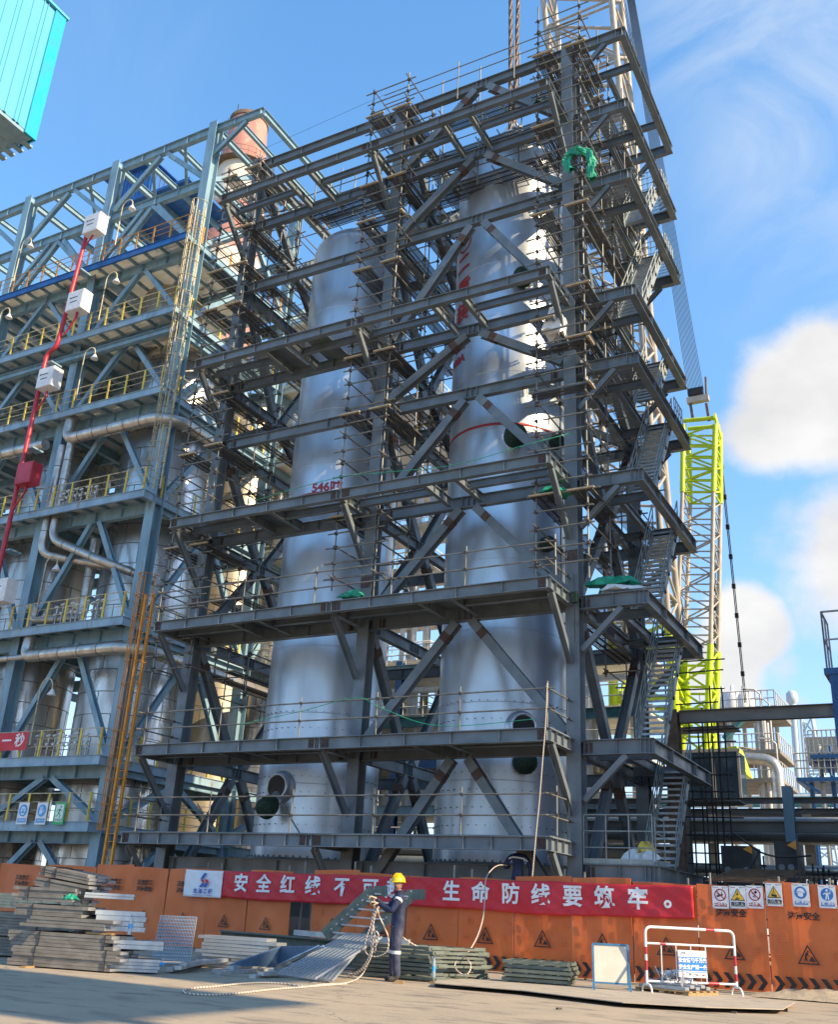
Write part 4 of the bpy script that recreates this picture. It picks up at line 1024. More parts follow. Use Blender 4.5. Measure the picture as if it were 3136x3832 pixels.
for y in (Yg1-2, Yg1-13): MB().ibeam((XG-1.6, y-26, 0), (XG-1.6, y-26, 2)).build('stub', 'bluesteel', t) if False else None
# ------------------------------------------------------------------ orange hoarding with its banner and notices
mat('hoarding', (.68, .150, .026), (.60, .128, .022), rough=.40, scale=1.3, bump=.15, bscale=2.2, bdist=.05, col3=(.50, .10, .02), s3=1.1, st3=(1, 1, 1.6), lo3=.60, hi3=.8)
mat('hoardinghit', (.72, .19, .04), (.66, .16, .03), rough=.38, scale=1.5, bump=.35, bscale=1.6, bdist=.06, col3=(.40, .085, .02), s3=2, lo3=.6, hi3=.75)
YFN = 22.6
FX = [-29.2, -27.04, -24.9, -22.9, -21.46, -20.12, -18.62, -17.27, -15.88, -15.23, -13.85, -12.45, -11.03, -9.61, -8.21, -6.82, -5.41, -4.01, -2.55, -1.1]
gaps = {8}
tops = {0: 1.98, 1: 1.98, 2: 1.98, 3: 2.07, 4: 2.0, 5: 2.0, 6: 1.98, 7: 2.02, 9: 2.09, 10: 2.03, 11: 2.01, 12: 2.0, 13: 2.09, 14: 2.09, 15: 2.02, 16: 2.03, 17: 2.11, 18: 2.09}
FL = {0: 'orange hoarding panel at the left edge of the photo', 1: 'orange hoarding panel behind the topmost strapped planks', 2: 'orange hoarding panel just left of the pile of planks end', 3: 'orange hoarding panel with a pointed top corner, left of the two lettered ones', 4: 'orange hoarding panel with its digging sign right of the plank pile', 5: 'orange hoarding panel half under the white logo end of the banner', 6: 'orange hoarding panel below the first banner characters, above the leaning grating',
      7: 'orange hoarding panel just left of the gap showing pipes', 9: 'orange hoarding panel just right of the gap, behind the loose stair', 10: 'orange hoarding panel hidden behind the worker in the yellow helmet', 11: 'orange hoarding panel directly right of the worker in the yellow helmet', 12: 'orange hoarding panel crossed by the falling rope', 13: 'orange hoarding panel behind the low stack of frames right of the rope', 14: 'orange hoarding panel behind the small propped white board',
      15: 'orange hoarding panel behind the left half of the red and white barrier', 16: 'orange hoarding panel carrying three notices in a row', 17: 'orange hoarding panel carrying the hook, helmet and harness notices', 18: 'orange hoarding panel cut by the right edge of the photo'}
def worksign(M, th, x, y, s):
    h = s*.87
    T = [(x-s/2, y-h/2), (x+s/2, y-h/2), (x, y+h/2)]
    cx_, cy_ = x, y-h/2+h/3
    inn = [(cx_+(a-cx_)*.80, cy_+(c-cy_)*.80) for a, c in T]
    onplate(M, th, 'digging_sign', [[T[i], T[(i+1) % 3], inn[(i+1) % 3], inn[i]] for i in range(3)] + [
        circ(x-.0*s, y+.12*s, .042*s, 12), bar(x-.03*s, y+.08*s, x-.13*s, y-.10*s, .10*s), bar(x-.10*s, y-.1*s, x-.17*s, y-.29*s, .055*s), bar(x-.12*s, y-.1*s, x-.05*s, y-.29*s, .055*s),
        bar(x-.06*s, y+.02*s, x+.07*s, y-.09*s, .04*s), [(x+.02*s, y-.30*s), (x+.33*s, y-.30*s), (x+.14*s, y-.06*s)]], 'signblack', .016, .002)
def chevrons(M, th, xs, y, s=.22):
    onplate(M, th, 'arrow_row', [[(x-.5*s, y+.65*s), (x-.05*s, y+.65*s), (x+.45*s, y), (x-.05*s, y-.65*s), (x-.5*s, y-.65*s), (x-.0*s, y)] for x in xs], 'signblack', .016, .002)
for i in range(len(FX)-1):
    if i in gaps: continue
    x0, x1 = FX[i]+.012, FX[i+1]-.012; zt = tops[i]; t = thing('hoarding_panel', FL[i], 'hoarding', ((x0+x1)/2, YFN, 0), 'orange hoarding panels along the yard')
    b = MB(); nx, nz = 12, 12; jit = random.Random(i)
    ph = [jit.uniform(0, 6) for _ in range(6)]
    yoff = .012*((i % 2)*2-1)
    ys = lambda u, v: YFN+yoff+.014*math.sin(u*5+ph[0])*math.sin(v*4+ph[1])+.01*math.sin(u*11+ph[2]+v*3)
    vs = []
    for q in (0, .02):
        for a in range(nx+1):
            for c in range(nz+1):
                u, v = a/nx, c/nz; vs.append((x0+(x1-x0)*u, ys(u, v)+q, .03+(zt-.03)*v+(.02*math.sin(u*3+ph[3]) if c == nz else 0)))
    n_ = (nx+1)*(nz+1); fs = []
    for a in range(nx):
        for c in range(nz):
            k = a*(nz+1)+c; fs.append((k, k+nz+1, k+nz+2, k+1)); fs.append((n_+k, n_+k+1, n_+k+nz+2, n_+k+nz+1))
    for a in range(nx):
        k = a*(nz+1); fs.append((k, n_+k, n_+k+nz+1, k+nz+1)); k += nz; fs.append((k, k+nz+1, n_+k+nz+1, n_+k))
    for c in range(nz):
        fs.append((c, c+1, n_+c+1, n_+c)); k = nx*(nz+1)+c; fs.append((k, n_+k, n_+k+1, k+1))
    b.add(vs, fs, sm=False); b.build('sheet', 'hoarding', t)
    d = MB()
    if i >= 9:                                              # pressed dashes of the newer sheets
        r_ = random.Random(50+i)
        for gx in range(4):
            for gz in range(5):
                X_ = x0+.2+gx*(x1-x0-.4)/3+(.0 if gz % 2 else .1); Zq = .35+gz*.33
                if abs(X_-(x0+x1)/2) < .3 and Zq < 1.1 or abs(X_-(x0+x1)/2) < .42 and 1.2 < Zq < 1.6 or not x0+.1 < X_ < x1-.1: continue
                for k in range(r_.randint(3, 6)): d.box((X_, YFN+yoff-.016, Zq+k*.032), (.13, .008, .012))
        if d.v: d.build('embossing', 'hoardinghit', t)
    M = frame(Vector(((x0+x1)/2, YFN-.05, 0)), X, Z)
    if i in (1, 2, 3, 4, 5) or i == 0:
        words(M, t, '正在施工', (-.12, .1, .05, .1, -.1, -.05)[i], 1.60, .145, 'signblack', .005, .016); words(M, t, '注意安全', (-.12, .1, .05, .1, -.1, -.05)[i], 1.43, .145, 'signblack', .005, .016)
    if i in (4, 5, 6, 7, 9, 10, 11, 12, 13, 14, 15, 16, 17, 18):
        worksign(M, t, 0 if i < 9 else .02, .74 if i < 9 else .78, .36 if i < 9 else .42)
    if i >= 9:
        words(M, t, '注意安全', .0, 1.475, .155, 'signblack', .005, .016)
        chevrons(M, t, [-.56+.22*k for k in range(6)], .21)
    for k, xx in enumerate((x0+.25, x1-.2)):
        if (i+k) % 2 and i not in (3, 17): continue
        p = MB().tube((xx, YFN+.08, 0), (xx+.02, YFN+.08, zt+random.uniform(.1, .28)), .026, 8); p.build('stake', 'tube', t)
# red banner: slack cloth tied along the hoarding
B0, B1 = -18.05, -5.45
t = thing('red_banner', 'long red cloth banner with large white characters tied along the orange hoarding', 'banner', ((B0+B1)/2, 22.4, 1.7))
def cloth(x0, x1, z0f, z1f, y, m, name, par, nx=220, nz=14):
    vs = []
    for q in (0, .006):
        for a in range(nx+1):
            u = a/nx; x = x0+(x1-x0)*u
            for c in range(nz+1):
                v = c/nz; z = z0f(x)+(z1f(x)-z0f(x))*v
                w_ = .011*math.sin(x*3.1+v*3.5)+.005*math.sin(x*7.3-v*5.2)+.006*math.sin((x+z*1.6)*13)*(1-v*.4)+.004*math.sin((x*1.3-z*2)*21)
                vs.append((x, y+w_+q, z))
    n_ = (nx+1)*(nz+1); fs = []
    for a in range(nx):
        for c in range(nz):
            k = a*(nz+1)+c; fs += [(k, k+nz+1, k+nz+2, k+1), (n_+k, n_+k+1, n_+k+nz+2, n_+k+nz+1)]
        k = a*(nz+1); fs += [(k, n_+k, n_+k+nz+1, k+nz+1), (k+nz, k+nz+nz+1, n_+k+nz+nz+1, n_+k+nz)]
    for c in range(nz):
        k = nx*(nz+1)+c; fs += [(c, c+1, n_+c+1, n_+c), (k, n_+k, n_+k+1, k+1)]
    b = MB(); b.add(vs, fs, sm=True); return b.build(name, m, par)
bt = lambda x: 1.985-.018*abs(math.sin((x+.4)*1.15))
bb_ = lambda x: 1.305+.03*math.sin(x*.9)+.012*math.sin(x*2.3)
cloth(B0, B1, bb_, bt, 22.44, 'bannerred', 'cloth', t)
wav = lambda x, z: .011*math.sin(x*3.1+((z-1.3)/.68)*3.5)+.005*math.sin(x*7.3-((z-1.3)/.68)*5.2)+.006*math.sin((x+z*1.6)*13)*(1-((z-1.3)/.68)*.4)+.004*math.sin((x*1.3-z*2)*21)
def cloth_word(s, x, z, size, m, par, bold=.012, base=22.44):
    tmp = text_mb(s, size, Matrix.Identity(4), .002, bold); b = MB()
    cutglyph(tmp, (-.36, .36))
    # cut long strokes so they follow the cloth
    vs = [(x+p[0], base-.024-p[2]+wav(x+p[0], z+p[1]), z+p[1]) for p in tmp.v]
    b.add(vs, tmp.f); return b.build('lettering', m, par)
for s_, x, z in zip('安全红线不可越，生命防线要筑牢。', (-17.41, -16.67, -15.9, -15.11, -14.24, -13.4, -12.72, -12.12, -11.15, -10.4, -9.63, -8.89, -8.13, -7.39, -6.64, -5.85), (1.66,)*7+(1.70,)+(1.66,)*7+(1.70,)):
    cloth_word(s_, x, z, .47, 'bannerwhite', t)
t2 = thing('logo_banner', 'white cloth square with a blue and red zigzag emblem beside the red banner', 'banner', (-18.7, 22.4, 1.65))
cloth(-19.36, B0-.01, lambda x: 1.29, bt, 22.43, 'bannerwhite', 'cloth', t2, 24)
mat('logoblue', (.03, .10, .42), (.028, .09, .38)); mat('logored', (.55, .03, .04), (.5, .03, .04))
def cpoly(polys, m, par, base=22.385, name='emblem'):
    b = MB()
    for pg in polys:
        k = len(pg); vs = [(p[0], base, p[1]) for p in pg]+[(p[0], base-.004, p[1]) for p in pg]
        b.add(vs, [tuple(range(k)), tuple(range(k, 2*k))[::-1]]+[(i, (i+1) % k, k+(i+1) % k, k+i) for i in range(k)])
    return b.build(name, m, par)
ex, ez = -18.66, 1.70
E_ = lambda pts: [(ex+a*.44, ez+c*.44) for a, c in pts]
cpoly([E_([(-.28, .12), (-.02, .46), (.2, .46), (-.05, .12)]), E_([(-.32, -.36), (-.12, -.12), (.12, -.12), (-.07, -.36)]), E_([(.0, -.36), (.2, -.12), (.42, -.12), (.24, -.36)])], 'logoblue', t2)
cpoly([E_([(-.28, .10), (-.07, .10), (.12, -.10), (-.10, -.10)]), E_([(.06, .10), (.28, .10), (.44, -.10), (.2, -.10)])], 'logored', t2)
text_mb('北 油 工 程', .135, frame(Vector((ex, 22.385, 1.435)), X, Z), .002, .004).build('lettering', 'logoblue', t2)
cpoly([[(ex-.33+.035*k, 1.338), (ex-.33+.035*k+.022, 1.338), (ex-.33+.035*k+.022, 1.352), (ex-.33+.035*k, 1.352)] for k in range(19)], 'logoblue', t2, name='small_print')
# notices
def notice(lab, c, w_, h_, kind, title, sub):
    th, M = plate('notice', lab, 'notice', c, w_, h_, 'signwhite', 'notices on the orange hoarding')
    r = w_*.36; cy_ = h_*.10
    if kind in ('smoke', 'throw'):
        onplate(M, th, 'pictogram', {'smoke': [bar(-r*.6, -r*.25, r*.45, r*.1, .035), bar(r*.2, r*.25, r*.3, r*.5, .014), bar(-r*.45, r*.2, -r*.1, -.0, .014)], 'throw': [circ(r*.15, r*.45, .02, 10), bar(.0, r*.25, r*.35, r*.5, .04), bar(-r*.3, -r*.4, -r*.05, -r*.1, .014), bar(0, -r*.55, r*.08, -r*.2, .014), bar(-r*.4, r*.2, -r*.2, r*.1, .02)]}[kind] and [[(a, c_+cy_) for a, c_ in pg] for pg in {'smoke': [bar(-r*.6, -r*.25, r*.45, r*.1, .035), bar(r*.2, r*.25, r*.3, r*.5, .014), bar(-r*.45, r*.2, -r*.1, -.0, .014)], 'throw': [circ(r*.15, r*.45, .02, 10), bar(.0, r*.25, r*.35, r*.5, .04), bar(-r*.3, -r*.4, -r*.05, -r*.1, .014), bar(0, -r*.55, r*.08, -r*.2, .014), bar(-r*.4, r*.2, -r*.2, r*.1, .02)]}[kind]], 'signblack')
        onplate(M, th, 'ban_ring', ringp(0, cy_, r, .022)+[bar(-r*.68, cy_+r*.68, r*.68, cy_-r*.68, .022)], 'signred', .012)
        onplate(M, th, 'text_band', [rect(-w_*.38, -h_*.41, w_*.38, -h_*.24)], 'signred'); words(M, th, title, 0, -h_*.31, .068, 'signwhite', .002, .013)
    elif kind in ('fall', 'hook'):
        tri = lambda s: [(-s*r*1.2, cy_-s*r*.85+(-.01)), (s*r*1.2, cy_-s*r*.85-.01), (0, cy_+s*r*1.15-.01)]
        onplate(M, th, 'warning_edge', [tri(1)], 'signblack', .008); onplate(M, th, 'warning_field', [tri(.84)], 'signyellow', .0115)
        if kind == 'fall': pg = [circ(-.01, cy_-.055, .014, 10), bar(-.05, cy_-.085, .04, cy_-.075, .02), rect(-.02, cy_-.005, .015, cy_+.03), bar(-.025, cy_+.05, -.02, cy_+.08, .008), bar(.01, cy_+.045, .012, cy_+.075, .008)]
        else: pg = [[(-.055, cy_-.075), (.05, cy_-.095), (.055, cy_-.05), (-.05, cy_-.035)], bar(-.03, cy_-.04, 0, cy_+.02, .008), bar(.03, cy_-.045, 0, cy_+.02, .008), bar(0, cy_+.02, 0, cy_+.08, .01)]
        onplate(M, th, 'pictogram', pg, 'signblack', .0145)
        onplate(M, th, 'text_frame', [rect(-w_*.42, -h_*.245, w_*.42, -h_*.235), rect(-w_*.42, -h_*.42, w_*.42, -h_*.41), rect(-w_*.42, -h_*.41, -w_*.40, -h_*.245), rect(w_*.40, -h_*.41, w_*.42, -h_*.245)], 'signblack')
        words(M, th, title, 0, -h_*.30, .072, 'signblack', .002, .013); words(M, th, sub, 0, -h_*.375, .027, 'signblack', 0, .013)
    else:
        onplate(M, th, 'disc', [circ(0, cy_, r)], 'signblue'); onplate(M, th, 'text_band', [rect(-w_*.38, -h_*.42, w_*.38, -h_*.24)], 'signblue')
        if kind == 'helmet': onplate(M, th, 'pictogram', [circ(0, cy_+.01, .075, 14, 0, math.pi), rect(-.09, cy_, .085, cy_+.012), [(-.055, cy_-.005), (.05, cy_-.005), (.04, cy_-.07), (.0, cy_-.085), (-.055, cy_-.06)]], 'signwhite', .0125)
        else: onplate(M, th, 'pictogram', [circ(.0, cy_+.075, .02, 12), bar(0, cy_+.05, .0, cy_-.02, .05), bar(.0, cy_+.04, -.07, cy_-.0, .018), bar(.01, cy_+.04, .06, cy_+.01, .018), bar(-.01, cy_-.02, -.03, cy_-.1, .022), bar(.015, cy_-.02, .02, cy_-.1, .022), bar(.06, cy_+.02, .065, cy_+.09, .008)], 'signwhite', .0125)
        words(M, th, title, 0, -h_*.305, .056, 'signwhite', .002, .013); words(M, th, sub, 0, -h_*.385, .022, 'signwhite', 0, .013)
    onplate(M, th, 'mark', [circ(w_*.18, h_*.425, .012, 8), rect(w_*.24, h_*.415, w_*.4, h_*.432), rect(-w_*.42, h_*.415, -w_*.12, h_*.432)], 'signblack')
    onplate(M, th, 'screw', [circ(a*w_*.45, c_*h_*.46, .008, 8) for a in (-1, 1) for c_ in (-1, 1)], 'signblack', .012)
for lab, c, w_, h_, k, ti, su_ in (('no smoking notice, first of the three in a row on the hoarding', (-4.895, 22.5, 1.78), .335, .44, 'smoke', '禁止吸烟', 'No smoking'),
        ('yellow triangle falling objects notice, middle of the three in a row', (-4.54, 22.5, 1.795), .335, .44, 'fall', '当心落物', 'Warning falling objects'),
        ('no throwing notice, last of the three in a row on the hoarding', (-4.195, 22.5, 1.81), .335, .44, 'throw', '禁止抛物', 'No tossing'),
        ('yellow triangle hanging load notice, set higher than its neighbours', (-3.81, 22.5, 1.87), .32, .44, 'hook', '当心吊物', 'Warning overhead load'),
        ('blue disc helmet notice on the right hoarding panel', (-3.29, 22.5, 1.88), .33, .44, 'helmet', '必须戴安全帽', 'Must wear safety helmet'),
        ('blue disc harness notice by the right edge of the photo', (-2.79, 22.5, 1.865), .33, .43, 'belt', '必须系安全带', 'Must wear safety belt')):
    notice(lab, c, w_, h_, k, ti, su_)

# ------------------------------------------------------------------ barrier, board, pallet, steel plate
t = thing('crowd_barrier', 'white tubular barrier with red bands and a blue slogan sign hung on it', 'barrier', (-4.85, 19.2, 0))
A = Vector((-5.44, 18.75, 0)); C = Vector((-4.15, 19.95, 0)); d = (C-A).normalized(); n = Vector((d.y, -d.x, 0))
HB = 1.13
def along(u, z): return A+(C-A)*u+Z*z
pth = rpath([along(0, .18), along(0, HB), along(1, HB), along(1, .18)], .12, 6)
MB().pipe(pth, .024, 10).build('frame', 'whitepaint', t)
b = MB(); b.tube(along(0, .86), along(1, .86), .019, 8); b.tube(along(0, .25), along(1, .25), .019, 8); b.build('rail', 'whitepaint', t)
for u in (.17, .335, .5, .665): MB().tube(along(u, .25), along(u, .86), .011, 6).build('bar', 'whitepaint', t)
b = MB()
for u, z0, z1 in ((0, .42, .58), (0, .68, .80), (1, .55, .72), (1, .30, .42)): b.tube(along(u, z0), along(u, z1), .0255, 10)
for u0, u1, z in ((.68, .78, HB), (.68, .8, .25), (.16, .22, .86)): b.tube(along(u0, z), along(u1, z), .0255, 10)
b.build('red_band', 'redpipe', t)
for u in (0, 1):
    p = along(u, 0); MB().pipe(rpath([p+n*-.19, p+n*-.17+Z*.14, p+n*-.1+Z*.2, p+n*.1+Z*.2, p+n*.17+Z*.14, p+n*.19], .05), .018, 8).build('foot', 'whitepaint', t)
th, M = plate('slogan_sign', 'white and blue slogan sign tied to the red and white barrier', 'sign', along(.50, .555)+n*.04, .52, .44, 'signwhite', n=n)
M = frame(along(.50, .555)+n*.05, d, Z)
th.children[0].data.transform(Matrix.Identity(4)); bpy.data.objects.remove(th.children[0])
b = MB(); b.box((0, 0, -.004), (.56, .44, .008)); b.v = [tuple(M @ Vector(p)) for p in b.v]; b.build('panel', 'signwhite', th)
onplate(M, th, 'text_band', [rect(-.28, -.11, .28, .115)], 'signblue', .002); onplate(M, th, 'rule', [rect(-.28, -.135, .28, -.125)], 'signblue', .002)
words(M, th, '安全警句千万条', 0, .055, .080, 'signwhite', .002, .006); words(M, th, '安全生产第一条', 0, -.055, .080, 'signwhite', .002, .006)
for x, s_ in ((-.19, '责任'), (-.06, '安全'), (.07, '创新'), (.2, '协同')): words(M, th, s_, x, -.175, .028, 'signblack', .0, .004)
onplate(M, th, 'emblem', ringp(-.22, .175, .02, .006, 14)+[rect(-.235, .14, -.205, .15)], 'signblue', .002); words(M, th, '中核二三', -.13, .172, .035, 'signblack', 0, .004)
# pallet with cut offs
t = thing('wooden_pallet', 'small wooden pallet behind the red and white barrier', 'pallet', (-5.0, 19.3, 0), rz=0)
P0 = Vector((-5.72, 18.95, 0)); ux = (Vector((-4.72, 18.62, 0))-P0).normalized(); uy = Vector((-ux.y, ux.x, 0)); 
def pal(u, v, z): return P0+ux*u+uy*v+Z*z
for u in (.06, .55, 1.04): MB().obox(pal(u, 0, .07), pal(u, .95, .07), .10, .09).build('bearer', 'wood', t)
for v in (.06, .28, .5, .72, .9): MB().obox(pal(0, v, .128), pal(1.1, v, .128), .10, .022).build('slat', 'wood', t)
for v in (.06, .5, .9): MB().obox(pal(0, v, .012), pal(1.1, v, .012), .10, .02).build('slat', 'wood', t)
t = thing('cable_tray_offcuts', 'heap of bright bent galvanised offcuts and trays lying on the pallet', 'offcuts', pal(.5, .5, .14))
b = MB(); rr_ = random.Random(3)
mat('brightzinc', (.62, .64, .66), (.42, .44, .46), rough=.3, metal=.8, scale=9)
for k in range(5): b.obox(pal(.05, .12+k*.17, .17+.03*(k % 2)), pal(.98, .14+k*.17, .17+.03*(k % 2)), .13, .05)
o = b.build('tray', 'galv', t)
b = MB()
for k in range(46):
    c = pal(rr_.gauss(.5, .2), rr_.uniform(.1, .8), .22+rr_.random()*.18*(1)); dd = Vector((rr_.gauss(0, 1), rr_.gauss(0, 1), rr_.gauss(0, .6))).normalized()*rr_.uniform(.06, .16)
    b.obox(c-dd, c+dd, rr_.uniform(.02, .06), .006, (rr_.random(), rr_.random(), 1))
b.build('strips', 'brightzinc', t)
# propped board
t = thing('propped_board', 'cream board in a blue steel frame propped on struts beside the barrier', 'board', (-5.95, 18.6, 0))
a0 = Vector((-6.30, 18.42, 0)); a1 = Vector((-5.50, 18.72, 0)); dx = (a1-a0).normalized(); nb = Vector((dx.y, -dx.x, 0))
mat('bluepaint', (.05, .20, .36), (.04, .15, .28), rough=.5, scale=6); mat('creamboard', (.62, .56, .45), (.55, .49, .39), rough=.6, scale=3)
top = lambda p: p+Z*.80+nb*-.20
wd = .62
for p in (a0, a0+dx*wd): MB().obox(p, top(p), .035, .035, nb).build('upright', 'bluepaint', t)
MB().obox(top(a0), top(a0+dx*wd), .035, .035, nb).build('rail', 'bluepaint', t)
q0 = a0+(top(a0)-a0)*.22; MB().obox(q0, q0+dx*wd, .03, .03, nb).build('rail', 'bluepaint', t)
b = MB(); n1 = (top(a0)-a0).cross(dx).normalized()
b.poly([q0+dx*.02+n1*.0, q0+dx*(wd-.02), top(a0)+dx*(wd-.02)-Z*.02, top(a0)+dx*.02-Z*.02], t=.012); b.build('panel', 'creamboard', t)
for p in (a0, a0+dx*wd):
    e = p+nb*.42; MB().obox(a0+(top(a0)-a0)*.62+(p-a0), e, .028, .028, X).build('strut', 'bluepaint', t); MB().obox(p+Z*.016, e+Z*.016, .03, .03).build('foot', 'bluepaint', t)
MB().obox(a0+nb*.42+Z*.02, a0+dx*wd+nb*.42+Z*.02, .03, .03).build('foot', 'bluepaint', t)
# steel plate lying slightly raised
mat('plate_steel', (.46, .39, .29), (.37, .315, .24), rough=.7, scale=3, stretch=(1, 1, 1), bump=.2, bscale=20, col3=(.22, .16, .11), s3=2, lo3=.6, hi3=.75)
b = MB(); pts = [PZ(*p, .10) for p in ((1624, 3677), (2100, 3722), (2500, 3762), (2931, 3773), (2972, 3748), (2940, 3712), (2500, 3690), (2080, 3645), (1640, 3650))]
E0 = [PZ(1624, 3676, .075), PZ(1950, 3703, .075), PZ(2330, 3748, .075), PZ(2640, 3766, .075), PZ(2930, 3774, .075)]
E1 = [PZ(1634, 3666, .075), Vector((-8.7, 18.6, .075)), Vector((-6.9, 19.6, .075)), Vector((-5.0, 20.6, .075)), PZ(2975, 3748, .075)]
vs = []
for z in (0, -.012):
    for p, q in zip(E0, E1): vs += [p+Z*z, q+Z*z]
fs = []
for i in range(4):
    k = 2*i; fs += [(k, k+2, k+3, k+1), (10+k, 10+k+1, 10+k+3, 10+k+2), (k, 10+k, 10+k+2, k+2), (k+1, k+3, 10+k+3, 10+k+1)]
fs += [(0, 1, 11, 10), (8, 18, 19, 9)]
b.add(vs, fs); t = thing('steel_plate', 'large worn road plate raised a little off the concrete, its near edge in shadow', 'steel plate', (-6, 18, 0)); b.build('sheet', 'plate_steel', t)
s_ = MB()
for i in range(4): s_.obox(E0[i].lerp(E1[i], .35)-Z*.044, E0[i+1].lerp(E1[i+1], .35)-Z*.044, .10, .06)
s_.build('bearer', 'black', t)

# ------------------------------------------------------------------ stacks of planks, gratings and frames
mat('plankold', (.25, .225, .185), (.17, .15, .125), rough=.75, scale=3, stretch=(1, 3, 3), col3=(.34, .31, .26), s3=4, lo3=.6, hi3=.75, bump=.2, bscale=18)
mat('zinc', (.56, .58, .58), (.40, .43, .44), rough=.38, metal=.6, scale=5, spec=.5)
def channel(b, p, q, w_=.24, h_=.048, up=Z):
    """pressed plank: top sheet with two turned down lips, closed end caps of bright zinc"""
    p = Vector(p); q = Vector(q); d, s, u = basis(q-p, up)
    b.obox(p, q, w_, .006, up, ou=h_/2-.003, mi=0)
    for sg in (-1, 1): b.obox(p, q, .006, h_-.006, up, ou=-.003, os=sg*(w_/2-.003), mi=0)
    b.obox(p-d*.003, p+d*.004, w_-.013, h_-.007, up, ou=-.003, mi=1); b.obox(q-d*.004, q+d*.003, w_-.013, h_-.007, up, ou=-.003, mi=1)
def bundle(lab, o, dirx, L_, rows, cols, z0, w_=.24, h_=.053, jit=.05, ends=.12, zinc_from=99, straps=(.2, .8), tilt=0., m=('plankold', 'zinc'), grp='strapped bundles in the plank pile'):
    o = Vector(o); dx_ = Vector((*dirx, 0)).normalized(); dy = Vector((-dx_.y, dx_.x, 0)); r_ = random.Random(lab)
    t = thing('plank_bundle', lab, 'planks', o, grp)
    for k in range(rows):
        for c in range(cols):
            sh = r_.uniform(-jit, jit); ln = L_+r_.uniform(-ends, ends)
            p = o+dx_*sh+dy*(c*(w_+.012)+w_/2+r_.uniform(-.01, .01))+Z*(z0+k*h_+h_/2); q = p+dx_*ln+Z*tilt*ln
            b = MB(); channel(b, p, q, w_, h_-.004); b.build('plank', list(m), t)
    for s_ in straps:
        wtot = cols*(w_+.012); ht = rows*h_; b = MB()
        p = o+dx_*(L_*s_)+Z*(z0+tilt*L_*s_)
        for a, c in (((-.012, -.005), (-.012, ht+.006)), ((-.012, ht+.006), (wtot+.012, ht+.006)), ((wtot+.012, ht+.006), (wtot+.012, -.005))):
            b.obox(p+dy*a[0]+Z*a[1], p+dy*c[0]+Z*c[1], .02, .006, dx_)
        b.build('strap', 'black', t)
    return t
D1 = (1, .20)
zb = lambda y_: PY(400*.6336, 2850+y_*.6336, 12.95).z
h1 = [zb(1225), zb(1105), zb(1010)]; 
def bun(lab, pxl, ybot, ytop, L_, cols, oy, **k):
    z0, z1 = zb(ybot), zb(ytop); rows = max(1, round((z1-z0)/.053)); p = PY(pxl*.6336, 2850+ybot*.6336, 12.75+oy)
    return bundle(lab, (p.x, 12.75+oy, 0), D1, L_, rows, cols, max(.02, z0), h_=(z1-z0)/rows, **k), z1
def loose(name, lab, items, cat, grp, m='zinc', w_=.24, h_=.05):
    for i, (p, q) in enumerate(items):
        t = thing(name, lab[i] if isinstance(lab, list) else lab, cat, p, grp); b = MB(); channel(b, p, q, w_, h_); b.build('sheet', [m, 'zinc'], t)
t, z = bun('lowest strapped bundle of grey planks on the ground', 45, 1222, 1100, 1.98, 3, 0, straps=(.24, .93), jit=.07)
t, z = bun('strapped bundle of grey planks, second up from the ground', 60, 1098, 1012, 1.95, 3, .02, straps=(.28, .93), jit=.16)
t, z = bun('narrow bundle of weathered planks above the two lowest bundles', 135, 985, 920, 1.62, 3, .1, straps=(), jit=.2)
t, z = bun('middle strapped bundle of weathered planks beside the green cloth', 85, 918, 850, 1.35, 3, .1, straps=(.25,), jit=.12)
t, z = bun('thin strapped layer of grey planks under the tilted top bundles', 88, 830, 745, 1.15, 3, .15, straps=(.22,), jit=.1)
o = PY(192*.6336, 2850+745*.6336, 12.95)
bundle('tilted strapped bundle of planks, second from the top of the pile', (o.x, 12.98, 0), D1, 1.02, 3, 3, zb(738), h_=.05, straps=(.3,), tilt=-.11, jit=.04)
bundle('tilted strapped bundle of planks, topmost of the pile', (o.x+.05, 13.0, 0), D1, 1.02, 3, 3, zb(672), h_=.052, straps=(.1, .33), tilt=-.12, jit=.04)
R0 = Vector((-12.95, 13.22, 0))
def ends(lab, x0, y0, n, z0, L_=.75, dz=.05, w_=.3):
    for k in range(n):
        p = Vector((x0, y0, z0+dz*(k+.5))); r_ = random.uniform(-.05, .05)
        loose('zinc_sheet', [lab if n == 1 else f'{lab}, {("lowest", "second up", "third up", "fourth up", "fifth up", "sixth up")[k]}'], [(p+Vector((r_, 0, 0)), p+Vector((.62+r_, .52*L_/.75, 0)))], 'sheet', 'bright zinc sheets on the plank pile', w_=w_, h_=dz-.006)
ends('bright zinc sheet at the right end of the lowest bundle', -13.0, 13.45, 4, zb(1225)+.01, w_=.55)
ends('bright zinc sheet on the second bundle beside the bottle', -12.95, 13.5, 2, zb(1095)+.02, w_=.55, dz=.07)
ends('large bright zinc sheet leaning over the middle of the pile', -13.35, 13.35, 4, zb(985), w_=.45, dz=.08)
ends('pale zinc sheet just under the tilted bundles', -13.5, 13.2, 2, zb(795), w_=.35, dz=.045)
t = thing('wood_spacer', 'short timber spacer between the plank bundles', 'timber', (-13.3, 13.2, zb(1000))); MB().box((-13.1, 13.25, zb(1003)), (.5, .12, .03), .2).build('block', 'wood', t)
t = thing('timber_bearer', 'timber bearer under the lowest plank bundle', 'timber', (-14.2, 12.85, .01)); MB().box((-14.15, 12.95, .012), (.12, .7, .022), .2).build('block', 'wood', t)
